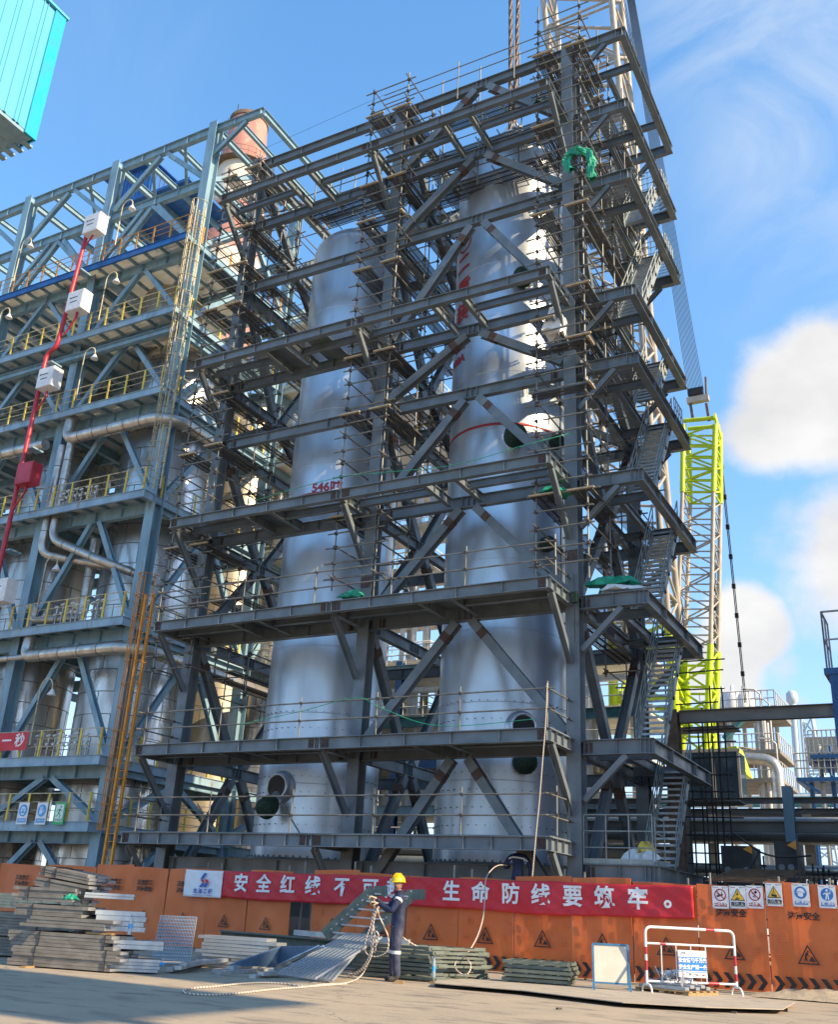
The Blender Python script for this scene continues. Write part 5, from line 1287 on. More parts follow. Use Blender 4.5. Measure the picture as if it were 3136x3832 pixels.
# second pile at the far left, sunlight put into the top bundle's cream colour
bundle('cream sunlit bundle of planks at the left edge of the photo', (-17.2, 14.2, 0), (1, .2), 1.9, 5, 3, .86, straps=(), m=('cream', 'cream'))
bundle('brown bundle of planks under the cream one at the left edge', (-17.2, 14.1, 0), (1, .2), 2.3, 7, 3, .42, straps=(.6,))
bundle('lowest bundle of planks at the left edge, partly behind the pile', (-17.3, 14.15, 0), (1, .2), 2.2, 6, 3, .03, straps=(.6,))
def cloth_lump(name, lab, c, sx, sy, sz, m='green_tarp', seed=1, cat='tarpaulin'):
    """crumpled sheet: a noisy folded dome that droops at its rim"""
    r_ = random.Random(seed); b = MB(); n = 20; k = 9; vs = []
    ph = [r_.uniform(0, 6) for _ in range(8)]
    for j in range(k+1):
        v = j/k
        for i in range(n):
            a = 2*math.pi*i/n; f = 1+.22*math.sin(3*a+ph[0])+.16*math.sin(5*a+ph[1]+v*4)+.10*math.sin(9*a+ph[2])
            rr = v**.8*f; z = (1-v**2)*(.8+.35*math.sin(2*a+ph[3])*v)+.13*math.sin(7*a+ph[4]+v*6)*v+.1*r_.uniform(-1, 1)*v
            vs.append((c[0]+sx*rr*math.cos(a), c[1]+sy*rr*math.sin(a), c[2]+sz*max(z, -.25)))
    fs = []
    for j in range(k):
        for i in range(n): fs.append((j*n+i, j*n+(i+1) % n, (j+1)*n+(i+1) % n, (j+1)*n+i))
    b.add(vs, fs, sm=False); b.add(vs, [tuple(range(k*n, (k+1)*n))]); 
    t = thing(name, lab, cat, c); b.build('folds', m, t); return t
cloth_lump('green_cloth', 'crumpled green cloth tucked between the plank bundles', PY(418*.6336, 2850+812*.6336, 12.72), .15, .10, .11, seed=3)
def bottle(lab, c, h=.24):
    t = thing('water_bottle', lab, 'bottle', c, 'plastic water bottles')
    mt = MATS.get('petplastic')
    if not mt:
        mt, nt_, b_ = nodes('petplastic'); b_.inputs['Base Color'].default_value = (.62, .75, .82, 1); b_.inputs['Roughness'].default_value = .12; b_.inputs['Transmission Weight'].default_value = .6; MATS['petplastic'] = mt
    MB().lathe([(.028, 0), (.033, .01), (.033, h*.62), (.030, h*.68), (.032, h*.72), (.014, h*.92), (.013, h*.95)], 16, c).build('body', 'petplastic', t)
    MB().lathe([(.016, h*.94), (.016, h)], 12, c).build('cap', 'signblue', t); MB().lathe([(.034, h*.32), (.034, h*.56)], 16, c).build('label', 'signsky', t)
bottle('water bottle standing on the plank pile beside the bright sheets', PY(762*.6336, 2850+1020*.6336, 13.45), .30)
bottle('water bottle standing on the ground at the foot of the frame stack', Vector((-8.83, 17.15, .105)), .34)
# gratings
mat('gratesteel', (.58, .63, .68), (.46, .52, .57), rough=.4, metal=.6, scale=8)
def grate(lab, o, ex_, ey_, nx, ny, dep=.035, tx=.006, ty=.006, name='grating_panel', cat='grating', grp='loose gratings on the ground'):
    """real bars: ny bearing bars along ex_, nx cross rods along ey_"""
    o = Vector(o); ex_ = Vector(ex_); ey_ = Vector(ey_); nn = ex_.cross(ey_).normalized(); t = thing(name, lab, cat, o, grp); b = MB()
    for k in range(ny+1): p = o+ey_*(k/ny); b.obox(p, p+ex_, ty, dep, nn)
    o1 = b.build('bearing_bars', 'gratesteel', t)
    b = MB()
    for k in range(nx+1): p = o+ex_*(k/nx)+nn*.012; b.obox(p, p+ey_, tx, .008, nn)
    b.build('cross_rods', 'gratesteel', t)
    b = MB(); 
    for p, q in ((o, o+ex_), (o+ey_, o+ex_+ey_), (o, o+ey_), (o+ex_, o+ex_+ey_)): b.obox(p, q, .008, dep+.006, nn)
    b.build('edge_frame', 'gratesteel', t); return t
pt = lambda x, y, Yq: PY(x*.6336, 2850+y*.6336, Yq)
g0 = pt(893, 1187, 15.6); g1 = pt(1118, 1197, 15.9); g2 = pt(950, 910, 16.25)
grate('open grating leaning upright against the zinc stack', g0, g1-g0, g2-g0, 24, 14, .03, .007, .007)
g0 = Vector((-11.35, 14.75, .10)); g1 = Vector((-10.0, 15.45, .32))
A0 = PZ(1150, 3640, .07); A1 = PZ(1250, 3672, .10); A2 = PY(1362, 3522, 17.2); A3 = PY(1300, 3490, 17.5)
grate('large blue grey grating sloping down toward the camera beside the coiled rope', PZ(1110, 3655, .03), PZ(1245, 3668, .05)-PZ(1110, 3655, .03), PY(1225, 3540, 17.3)-PZ(1110, 3655, .03), 9, 30, .03, .012, .009)
grate('second sloping grating under the first, its bars catching the light', PZ(1040, 3640, .09), PZ(1180, 3660, .07)-PZ(1040, 3640, .09), PY(1300, 3492, 17.6)-PZ(1040, 3640, .09), 9, 26, .03, .010, .007)
mat('darkgrate', (.10, .16, .24), (.07, .12, .19), rough=.35, metal=.4, scale=6)
t = thing('grating_panel', 'dark blue filmed grating sheet with bright edge channels lying across the loose planks', 'grating', (-11, 15, .2), 'loose gratings on the ground')
q = [PZ(855, 3610, .12), PZ(1035, 3615, .12), PY(1195, 3540, 15.9), PY(1050, 3540, 16.3)]
b = MB().poly(q, t=.02); b.build('sheet', 'darkgrate', t)
b = MB(); n2 = (q[1]-q[0]).cross(q[3]-q[0]).normalized()
for a in (0, 1): b.obox(q[1]-n2*(.03+.03*a)+X*.05*a, q[2]-n2*(.03+.03*a)+X*.12*a, .03, .035, n2)
b.build('edge_channel', 'zinc', t)
LZ = [((640, 1205, .02), (820, 1165, .16)), ((665, 1228, .03), (850, 1180, .10)), ((700, 1222, .1), (900, 1175, .15))]
labs = ['bright zinc kick plate lying on the ground, leftmost by the blue scrap', 'bright zinc kick plate lying second from the left of the loose heap', 'bright zinc kick plate lying across its neighbours in the loose heap', 'short zinc kick plate in the middle of the loose heap', 'long zinc kick plate lying lowest of the loose heap', 'long zinc kick plate under the dark grating sheet', 'zinc angle nearest the camera in the loose heap', 'zinc angle lying on the nearest one in the loose heap', 'flat zinc strip under the sloping grating']
its = []
for (x0, y0, zA), (x1, y1, zB) in (((1000, 1225, .06), (1300, 1160, .06)), ((1050, 1215, .10), (1310, 1150, .12)), ((1080, 1195, .14), (1410, 1160, .15)), ((1270, 1235, .04), (1500, 1215, .05)), ((1285, 1245, .03), (1600, 1225, .04)), ((1360, 1215, .09), (1640, 1185, .1)), ((1490, 1265, .03), (1980, 1225, .04)), ((1600, 1235, .08), (1990, 1205, .09)), ((1540, 1250, .07), (1960, 1235, .07))):
    its.append((PZ(x0*.6336, 2850+y0*.6336, zA), PZ(x1*.6336, 2850+y1*.6336, zB)))
loose('kick_plate', labs, its, 'kick plate', 'loose zinc plates on the ground', w_=.12, h_=.06)
# zinc stack behind the leaning grating
b0 = Vector((-13.6, 16.6, 0))
for k in range(9):
    p = b0+Vector((random.uniform(-.1, .1), random.uniform(-.05, .05), .035+k*.062)); t = thing('zinc_plank', f'bright zinc plank, {("lowest", "second", "third", "fourth", "fifth", "sixth", "seventh", "eighth", "top")[k]} of the stack behind the leaning grating', 'plank', p, 'zinc planks behind the leaning grating')
    b = MB(); channel(b, p, p+Vector((1.25+random.uniform(-.15, .25), .35, 0)), .5, .055); b.build('sheet', ['zinc', 'zinc'], t)
t = thing('steel_beam', 'dark painted steel beam lying on the ground behind the gratings', 'beam', (-13, 18.5, .2))
MB().ibeam((-14.6, 18.3, .62), (-10.6, 19.6, .52), .5, .26, .03, .02).build('section', 'greyframe', t)
t = thing('steel_beam', 'galvanised channel lying on the dark beam behind the gratings', 'beam', (-12, 18.3, .6)); MB().obox((-12.6, 18.2, .67), (-10.2, 18.7, .62), .2, .1).build('section', 'zinc', t)
cloth_lump('green_cloth', 'small green cloth beside the dark steel beam on the ground', Vector((-11.6, 17.4, .35)), .22, .12, .14, seed=8)
t = thing('blue_scrap', 'small bright blue scrap of sheet in front of the leaning grating', 'scrap', pt(945, 1190, 15.4)); MB().box(pt(945, 1190, 15.4), (.16, .1, .015), .4, rot=Euler((.5, .2, .4)).to_matrix()).build('scrap_sheet', 'signsky', t)
# loose stair flight
t = thing('loose_stair', 'loose grey green stair flight with punched treads leaning up behind the worker', 'stair', (-11, 18.5, .3))
s0 = PY(1215, 3500, 17.9); s1 = PY(1400, 3330, 18.6); s1b = PY(1425, 3335, 18.6); off = PY(1330, 3500, 18.6)-s0
off = Vector((.55, .62, -.02))
for k in (0, 1):
    b = MB(); o_ = off*k; up_ = (s1-s0).normalized(); b.obox(s0+o_, s1+o_, .03, .25, Z); b.obox(s1+o_-Z*.02, s1+o_+Vector((.28, .06, 0)), .03, .2, Z)
    for j in range(4):
        for dz in (-.05, .05): c = s0.lerp(s1, .2+.21*j)+o_+up_*dz*1.4; b.tube(c+Vector((.0, -.02, .0))-Yv*.02, c+Yv*.02, .022, 8, mi=1)
    b.build('stringer', ['greyframe', 'zinc'], t)
for j in range(6):
    c = s0.lerp(s1, .08+.17*j); b = MB(); cc = c+off*.5
    b.obox(c+off*.06, c+off*.94, .22, .03, Z); b.build('tread', 'galv', t)
# stacks of guard rail frames
def railframe(t_name, lab, o, ex_, ey_, grp, m='greyframe', tk=.05):
    o = Vector(o); ex_ = Vector(ex_); ey_ = Vector(ey_); t = thing(t_name, lab, 'frame', o, grp)
    for k in (0, 1): MB().obox(o+ey_*k, o+ex_+ey_*k, .05, tk).build('rail', m, t)
    for k in range(5): p = o+ex_*(k/4); MB().obox(p+ey_*.03, p+ey_*.97, .05, tk-.008).build('bar', m, t)
    MB().obox(o+ex_*.02+ey_*.33, o+ex_*.98+ey_*.33, .03, tk-.016).obox(o+ex_*.02+ey_*.66, o+ex_*.98+ey_*.66, .03, tk-.016).build('mid_rail', m, t)
    for k in (0, 1):
        pl_ = MB().obox(o+ex_+ey_*(.0+.8*k), o+ex_+ey_*(.2+.8*k), .012, tk+.03); pl_.build('end_plate', m, t)
ords = ('lowest', 'second', 'third', 'fourth', 'fifth', 'sixth', 'seventh', 'top')
for k in range(8):
    j = random.uniform(-.06, .06)
    railframe('rail_frame', f'olive steel rail frame, {ords[k]} of the taller stack behind the worker', (-10.75+j, 17.6+random.uniform(-.05, .05), .06+k*.072), (1.72+random.uniform(-.1, .06), -.05, 0), (.62, 1.1, 0), 'rail frames in two stacks', 'greyframe' if k < 7 else 'oliveframe' if 'oliveframe' in MATS else 'greyframe')
for k in range(5):
    j = random.uniform(-.06, .06)
    railframe('rail_frame', f'olive steel rail frame, {ords[k] if k < 4 else "top"} of the low stack on the road plate', (-7.95+j, 18.3+random.uniform(-.05, .05), .13+k*.072), (1.2, .18, 0), (-.2, .95, 0), 'rail frames in two stacks')
tag(MB().box((-8.7, 17.35, .02), (.55, .07, .03), .1).build('timber_strip', 'wood'), 'short timber strip lying by the frame stack', 'timber')
tag(MB().box((-9.2, 16.6, .025), (.14, .09, .05), .3).build('loose_brick', 'wood'), 'small brown block lying on the concrete near the worker', 'block')
for i, (px, py) in enumerate(((2748, 3790), (2092, 3776), (2090, 3690))):
    p = PZ(px, py); tag(MB().box(p+Z*.012, (.07, .05, .024), i).build('pebble', 'darkconc'), ('dark pebble on the lit concrete near the right road plate corner', 'dark pebble on the lit concrete below the propped board', 'dark pebble beside the near edge of the road plate')[i], 'pebble', 'pebbles on the concrete')
# sand heap at the foot of the right panels
mat('sand', (.42, .34, .23), (.32, .26, .18), rough=.95, scale=8, bump=.6, bscale=20)
b = MB(); n = 26; vs = []; r_ = random.Random(5)
for j in range(9):
    for i in range(n):
        u = i/(n-1); v = j/8; x = -4.3+3.2*u; y = 21.2+1.3*v; vs.append((x, y, .003+.17*math.sin(math.pi*min(1, max(0, u*1.05)))**.7*math.sin(math.pi*v*.9+.1)*(1+.3*r_.uniform(-1, 1))))
b.add(vs, [(j*n+i, j*n+i+1, (j+1)*n+i+1, (j+1)*n+i) for j in range(8) for i in range(n-1)], sm=True)
tag(b.build('sand_heap', 'sand'), 'low heap of sandy soil at the foot of the right hoarding panels', 'soil', kind='stuff')
t = thing('yard_pipes', 'bundle of steel tubes and props lying behind the gap in the hoarding', 'tubes', (-15.5, 23.6, 0))
for k in range(12): MB().tube((-16.6, 23.4+.12*(k % 4), .10+.12*(k//4)), (-14.4, 23.6+.12*(k % 4), .16+.13*(k//4)), .04, 8).build('tube', 'galv', t)
MB().tube((-15.75, 22.9, 0), (-15.72, 22.9, 2.3), .03, 8).tube((-15.3, 22.9, 0), (-15.6, 23.0, 2.0), .03, 8).build('prop', 'tube', t)
# ------------------------------------------------------------------ people
mat('navy', (.016, .026, .072), (.010, .017, .048), rough=.75, scale=6, bump=.8, bscale=7, bdist=.03)
mat('navyworn', (.055, .062, .10), (.018, .026, .060), rough=.8, scale=5, bump=.8, bscale=9, bdist=.03)
mat('skin', (.36, .20, .13), (.30, .16, .10), rough=.55, scale=20)
mat('hair', (.012, .010, .009), rough=.7)
mat('glove', (.52, .44, .31), (.36, .30, .20), rough=.9, scale=40)
mat('boot', (.06, .052, .045), (.035, .03, .027), rough=.8, scale=20)
mat('helmet', (.80, .52, .01), (.74, .47, .01), rough=.25, scale=6)
mat('helmetold', (.62, .50, .25), (.5, .42, .24), rough=.45, scale=8)
mat('reflect', (.62, .64, .62), (.5, .52, .5), rough=.4, scale=30)
def skinned(name, verts, edges, radii, mats, parent, root=0, lev=2, region=None):
    me = bpy.data.meshes.new(name); me.from_pydata([tuple(v) for v in verts], edges, []); o = bpy.data.objects.new(name, me); COL.objects.link(o)
    md = o.modifiers.new('Skin', 'SKIN'); md.use_smooth_shade = True; md.branch_smoothing = .6
    sv = me.skin_vertices[0].data if len(me.skin_vertices) else None
    for i, r_ in enumerate(radii): sv[i].radius = r_ if isinstance(r_, tuple) else (r_, r_); sv[i].use_root = (i == root)
    sb = o.modifiers.new('Sub', 'SUBSURF'); sb.levels = lev; sb.render_levels = lev
    dg = bpy.context.evaluated_depsgraph_get(); dg.update(); m2 = bpy.data.meshes.new_from_object(o.evaluated_get(dg))
    bpy.data.objects.remove(o); bpy.data.meshes.remove(me)
    for mm in mats: m2.materials.append(MATS[mm])
    for p in m2.polygons:
        p.use_smooth = True
        if region: p.material_index = region(p.center)
    m2.name = name; q = bpy.data.objects.new(name, m2); COL.objects.link(q); attach(q, parent); return q
def hand(par, w_, fwd, palm, grip, side=1):
    """gloved hand: palm, four fingers curling round the rope, thumb from the side of the palm"""
    w_ = Vector(w_); f = Vector(fwd).normalized(); p_ = Vector(palm).normalized(); s = f.cross(p_).normalized()
    V_ = [w_-f*.03, w_+f*.035, w_+f*.075]; E_ = [(0, 1), (1, 2)]; R_ = [(.030, .026), (.040, .024), (.042, .022)]
    for i, (o_, l) in enumerate(((-.034, .062), (-.012, .075), (.012, .070), (.033, .055))):
        b = len(V_); q = w_+f*.085+s*o_; c1, c2 = grip
        V_ += [q, q+f*l*.55+p_*l*.15*c1, q+f*l*.75+p_*l*.65*c1, q+f*l*.45+p_*l*1.0*c2]; E_ += [(2, b), (b, b+1), (b+1, b+2), (b+2, b+3)]; R_ += [.0115, .0105, .010, .009]
    b = len(V_); q = w_+f*.02+s*.038*side
    V_ += [q, q+f*.03+s*.03*side+p_*.02, q+f*.065+s*.018*side+p_*.045]; E_ += [(1, b), (b, b+1), (b+1, b+2)]; R_ += [.014, .012, .010]
    return skinned('glove', V_, E_, R_, ['glove'], par, 1, 1)
def helmet(par, c, fwd, m, s=1.):
    f = Vector((*fwd[:2], 0)).normalized(); l = Vector((-f.y, f.x, 0)); Mx = Matrix((f, l, Z)).transposed()
    prof = [(.001, .118)]+[(.135*math.sin(a), .118*math.cos(a)) for a in [math.pi/2*i/9 for i in range(1, 10)]]+[(.135, -.012), (.150, -.020), (.150, -.026), (.128, -.018)]
    b = MB(); M2 = Mx @ Matrix.Diagonal((1.12*s, .95*s, 1.0*s)); b.lathe(prof[::-1], 28, c, M2)
    b.poly([Vector(c)+Mx @ Vector((.12, -.09, -.018)), Vector(c)+Mx @ Vector((.185, -.05, -.032)), Vector(c)+Mx @ Vector((.195, 0, -.034)), Vector(c)+Mx @ Vector((.185, .05, -.032)), Vector(c)+Mx @ Vector((.12, .09, -.018))], t=.008)
    for k in (-.035, 0, .035): b.pipe([Vector(c)+Mx @ Vector((.15*math.cos(a), k, .128*math.sin(a))) for a in [math.pi*(.16+.66*i/8) for i in range(9)]], .007, 6)
    return b.build('helmet', m, par)
def head(par, hc, face, up=Z):
    """hc centre of the head, face direction it looks"""
    f = Vector(face).normalized(); l = Vector(up).cross(f).normalized(); u = f.cross(l).normalized(); Mx = Matrix((f, l, u)).transposed(); b = MB(); n = 24; k = 16; vs = []
    for j in range(k+1):
        t_ = math.pi*j/k
        for i in range(n):
            a = 2*math.pi*i/n; x = math.sin(t_)*math.cos(a); y = math.sin(t_)*math.sin(a); z = -math.cos(t_)
            rx, ry, rz = .098, .077, .122
            if z < 0: ry *= 1-.28*(-z)**1.5; 
            px, py, pz = x*rx, y*ry, z*rz
            if x > .3 and z < -.45: px += .014*(x-.3)*(-z)
            if x > .6:
                g = max(0, 1-(abs(y)/.30)); zz_ = z
                px += .026*g*math.exp(-((zz_+.18)/.16)**2)            # nose
                px += .006*max(0, 1-abs(y)/.5)*math.exp(-((zz_-.28)/.10)**2)     # brow
                px -= .010*math.exp(-((abs(y)-.36)/.12)**2)*math.exp(-((zz_-.10)/.10)**2)   # eye sockets
                px += .006*max(0, 1-abs(y)/.4)*math.exp(-((zz_+.52)/.07)**2)
            vs.append(Vector(hc)+Mx @ Vector((px, py, pz)))
    fs = [(j*n+i, j*n+(i+1) % n, (j+1)*n+(i+1) % n, (j+1)*n+i) for j in range(k) for i in range(n)]
    b.add(vs, fs, 0, sm=True); P = lambda x, y, z: Vector(hc)+Mx @ Vector((x, y, z))
    for sg in (-1, 1):
        b.lathe([(.0, -.008), (.020, -.006), (.022, .004), (.0, .008)], 12, P(-.01, sg*.079, -.005), Mx @ Matrix.Rotation(math.pi/2, 3, 'X') @ Matrix.Diagonal((1, 1.5, 1)), 0)
        b.tube(P(.078, sg*.030, .014), P(.0905, sg*.029, .013), .010, 10, mi=1); b.obox(P(.084, sg*.018, .034), P(.080, sg*.044, .035), .012, .007, mi=2)
    b.obox(P(.088, -.020, -.058), P(.088, .020, -.058), .012, .006, mi=3)
    return b
def person(lab, F, yaw_f, J, head_c, face, helm_m, name='person', hands=(), bands=(), legs=True, tro='navyworn'):
    """J joints in world space; one continuous skinned body with the head fused in"""
    t = thing(name, lab, 'person', F)
    V_, E_, R_ = [], [], []
    def ch(pts, par_=None):
        ids = []
        for p, r_ in pts: V_.append(Vector(p)); R_.append(r_); ids.append(len(V_)-1)
        if par_ is not None: E_.append((par_, ids[0]))
        for a, c in zip(ids, ids[1:]): E_.append((a, c))
        return ids
    sp = ch(J['spine']); neck = ch(J['neck'], sp[-1])
    for k in ('arm_l', 'arm_r'): ch(J[k], sp[-1])
    for k in ('leg_l', 'leg_r'): ch(J[k], sp[0])
    zs = J['zones']
    hp = head(t, head_c, face)
    bd = skinned('body', V_, E_, R_, ['navy', tro, 'boot', 'skin', 'hair', 'hair', 'skin'], t, 0, 2, lambda c: 2 if c.z < zs[0] else 1 if c.z < zs[1] else 0 if c.z < zs[2] else 3)
    # fuse the head into the body mesh
    bm = bmesh.new(); bm.from_mesh(bd.data); off = len(bm.verts); bvs = [bm.verts.new(v) for v in hp.v]; bm.verts.ensure_lookup_table()
    for f, mi in zip(hp.f, hp.mi):
        try: q = bm.faces.new([bvs[i] for i in dict.fromkeys(f)]); q.material_index = 3 if mi == 0 else 4 if mi in (1, 2) else 5; q.smooth = True
        except ValueError: pass
    bm.to_mesh(bd.data); bm.free()
    helmet(t, Vector(head_c)+Z*.045-Vector(face).normalized()*.008, face, helm_m)
    for hargs in hands: hand(t, *hargs)
    for pts, r_ in bands: MB().pipe(pts, r_, 8).build('reflective_band', 'reflect', t)
    return t, bd
F = PZ(1477, 3672); f = Vector((-.80, -.60, 0)).normalized(); l = Vector((.60, -.80, 0))   # body faces left and toward the camera
def B(a, c, z): return F+f*a+l*c+Z*z
J = dict(spine=[(B(0, 0, .93), (.165, .125)), (B(.0, 0, 1.10), (.155, .118)), (B(-.01, 0, 1.26), (.175, .125)), (B(-.015, 0, 1.40), (.155, .098))],
         neck=[(B(.0, 0, 1.49), (.070, .070)), (B(.02, 0, 1.555), (.056, .056))],
         arm_l=[(B(-.0, .165, 1.425), .082), (B(.08, .235, 1.28), .066), (B(.16, .24, 1.16), .062), (B(.30, .12, 1.24), .050), (B(.38, .06, 1.275), .042)],
         arm_r=[(B(-.0, -.165, 1.425), .082), (B(.10, -.235, 1.28), .066), (B(.18, -.22, 1.17), .060), (B(.34, -.06, 1.30), .050), (B(.42, .0, 1.36), .042)],
         leg_l=[(B(.0, .10, .84), (.120, .118)), (B(.02, .105, .66), .100), (B(.02, .105, .49), .083), (B(-.0, .105, .28), .079), (B(-.02, .105, .115), .074), (B(-.0, .11, .055), (.054, .050)), (B(.15, .12, .042), (.050, .040))],
         leg_r=[(B(.0, -.10, .84), (.120, .118)), (B(.03, -.115, .66), .100), (B(.05, -.12, .49), .083), (B(.03, -.12, .28), .079), (B(.02, -.12, .115), .074), (B(.03, -.125, .055), (.054, .050)), (B(.18, -.13, .042), (.050, .040))],
         zones=(.105, .90, 1.50))
hc = B(.035, .0, 1.645); lookd = (Vector((0, 0, HC+.3))-hc); lookd.z = -.12*lookd.length; lookd = (lookd.normalized()+f*.35+Vector((-.1, 0, 0))).normalized()
h_l = B(.40, .05, 1.28); h_r = B(.44, .01, 1.37)
w1, bd1 = person('standing worker in navy overalls and a bright yellow helmet holding a coiled rope', F, 0, J, hc, lookd, 'helmet',
    hands=((h_l, f*.8+Z*.25-l*.2, -l*.4-Z*.8, (1, .9), 1), (h_r, f*.8+Z*.2+l*.2, -Z*.9+l*.2, (1, .9), -1)),
    bands=())
def band(par, c0, c1, r, m='reflect', n=20): MB().tube(c0, c1, r, n).build('reflective_band', m, par)
d_ = (J['leg_l'][2][0]-J['leg_l'][1][0]).normalized(); band(w1, J['leg_l'][2][0]-d_*.02, J['leg_l'][2][0]+d_*.035, .0905)
d_ = (J['leg_r'][2][0]-J['leg_r'][1][0]).normalized(); band(w1, J['leg_r'][2][0]-d_*.02, J['leg_r'][2][0]+d_*.035, .0905)
q = B(-.02, .185, 1.40); band(w1, J['arm_l'][0][0].lerp(J['arm_l'][1][0], .38), J['arm_l'][0][0].lerp(J['arm_l'][1][0], .62), .0795)
MB().pipe([B(.10, -.10, .905), B(.125, 0, .90), B(.10, .11, .905)], .012, 6).build('hem', 'navy', w1)
MB().pipe([B(.05+.02, -.05, 1.50), B(.085, 0, 1.475), B(.07, .05, 1.50), B(-.03, .075, 1.515), B(-.07, 0, 1.53), B(-.03, -.075, 1.515), B(.07, -.05, 1.50)], .016, 8).build('collar', 'navy', w1)
# second worker, seen from behind over the hoarding
F2 = Vector((PY(1938, 3290, 26.5).x, 26.5, 1.36)); f2 = Vector((-.35, .93, 0)).normalized(); l2 = Vector((-f2.y, f2.x, 0))
def B2(a, c, z): return F2+f2*a+l2*c+Z*z
J2 = dict(spine=[(B2(0, 0, .93), (.165, .125)), (B2(.02, 0, 1.10), (.165, .125)), (B2(.06, 0.01, 1.26), (.185, .135)), (B2(.10, .01, 1.39), (.165, .11))],
          neck=[(B2(.15, .01, 1.48), (.070, .070)), (B2(.18, .01, 1.54), (.056, .056))],
          arm_l=[(B2(.09, .185, 1.405), .085), (B2(.08, .30, 1.26), .070), (B2(.12, .36, 1.10), .064), (B2(.24, .30, 1.12), .052), (B2(.33, .24, 1.16), .042)],
          arm_r=[(B2(.09, -.185, 1.405), .085), (B2(.06, -.29, 1.26), .070), (B2(.06, -.345, 1.08), .062), (B2(.15, -.33, .93), .052), (B2(.2, -.30, .86), .042)],
          leg_l=[(B2(.0, .10, .84), .12), (B2(.02, .11, .49), .085), (B2(0, .11, .12), .072), (B2(0, .11, .055), (.054, .05)), (B2(.15, .12, .042), (.05, .04))],
          leg_r=[(B2(.0, -.10, .84), .12), (B2(.02, -.11, .49), .085), (B2(0, -.11, .12), .072), (B2(0, -.11, .055), (.054, .05)), (B2(.15, -.12, .042), (.05, .04))],
          zones=(F2.z+.105, F2.z+.90, F2.z+1.50))
hc2 = B2(.215, .02, 1.625)
w2, bd2 = person('worker in a navy jacket seen from behind over the hoarding, grey stripe across the back', F2, 0, J2, hc2, (f2*1+Z*-.35), 'helmetold',
    hands=((J2['arm_l'][-1][0], f2*.7+l2*-.3, -Z, (1, .9), -1), (J2['arm_r'][-1][0], f2*.5-Z*.6, l2, (1, .8), 1)), tro='navy')
MB().pipe([B2(-.035, .25, 1.33), B2(-.055, .15, 1.37), B2(-.068, 0, 1.365), B2(-.058, -.16, 1.34), B2(-.03, -.26, 1.27)], .024, 8).build('reflective_band', 'reflect', w2)
MB().lathe([(.078, -.05), (.085, .0), (.088, .03)], 18, hc2-Vector(f2)*.012).build('hair', 'hair', w2)
tag(MB().box((-12.5, 26.45, .68), (6, 1.3, 1.34)).build('work_step', 'darkconc'), 'low concrete step behind the hoarding that carries the second worker', 'step')
# rope from the second worker down to the coil and over the ground
t = thing('rope', 'white and brown rope coiled in the front worker hands and running over the ground', 'rope', F)
def rp(pts, k=6):
    pts = [Vector(p) for p in pts]; out = []
    for i in range(len(pts)-1):
        p0 = pts[max(i-1, 0)]; p1 = pts[i]; p2 = pts[i+1]; p3 = pts[min(i+2, len(pts)-1)]
        for j in range(k):
            u = j/k; out.append(.5*((2*p1)+(p2-p0)*u+(2*p0-5*p1+4*p2-p3)*u*u+(3*p1-p0-3*p2+p3)*u**3))
    out.append(pts[-1]); return out
mr, nr, br_ = nodes('ropestripe'); uvn = nr.nodes.new('ShaderNodeTexCoord'); wv = nr.nodes.new('ShaderNodeTexWave'); wv.wave_type = 'BANDS'; wv.bands_direction = 'DIAGONAL'; wv.inputs['Scale'].default_value = 9; nr.links.new(uvn.outputs['Object'], wv.inputs['Vector'])
cr_ = nr.nodes.new('ShaderNodeMix'); cr_.data_type = 'RGBA'; cr_.inputs[6].default_value = (.66, .60, .52, 1); cr_.inputs[7].default_value = (.26, .17, .11, 1)
mp_ = nr.nodes.new('ShaderNodeMapRange'); mp_.inputs[1].default_value = .55; mp_.inputs[2].default_value = .7; nr.links.new(wv.outputs['Fac'], mp_.inputs[0]); nr.links.new(mp_.outputs[0], cr_.inputs[0]); nr.links.new(cr_.outputs[2], br_.inputs['Base Color']); br_.inputs['Roughness'].default_value = .9; MATS['ropestripe'] = mr
gy = F.y-.30
pz7 = lambda x, y, Y_: PY(1300+x/2.563, 3230+y/2.563, Y_)
loops = [[(255, 340), (262, 400), (235, 560), (228, 680), (235, 780), (262, 850), (272, 760), (255, 640), (245, 520), (265, 420)],
         [(300, 410), (295, 470), (345, 590), (385, 680), (395, 780), (370, 850), (290, 890), (200, 875), (165, 810), (180, 720), (215, 620), (250, 500), (285, 420)],
         [(290, 420), (260, 520), (240, 640), (232, 730), (250, 800), (285, 760), (298, 690), (275, 650), (255, 700), (240, 830), (215, 920), (150, 1010), (60, 1070), (15, 1085), (12, 1060), (70, 1050), (150, 990), (205, 900), (230, 820), (225, 700), (250, 540), (280, 430)]]
for i, lp in enumerate(loops): MB().pipe(rp([pz7(x, y, gy-.03*i) for x, y in lp], 5), .0115, 8).build('coil', 'ropestripe', t)
ng = lambda x, y, z=.016: PZ(500+x/1.094, 3400+y/1.094, z)
MB().pipe(rp([pz7(215, 920, gy), pz7(130, 1075, gy), ng(872, 302), ng(780, 308), ng(700, 317), ng(620, 306), ng(540, 301), ng(470, 303), ng(400, 309), ng(330, 317), ng(260, 322), ng(212, 330), ng(205, 338), ng(225, 346), ng(300, 351), ng(380, 348), ng(450, 342), ng(520, 334), ng(600, 326), ng(700, 319), ng(790, 312), ng(872, 306)], 6), .0125, 8).build('ground_run', 'ropestripe', t)
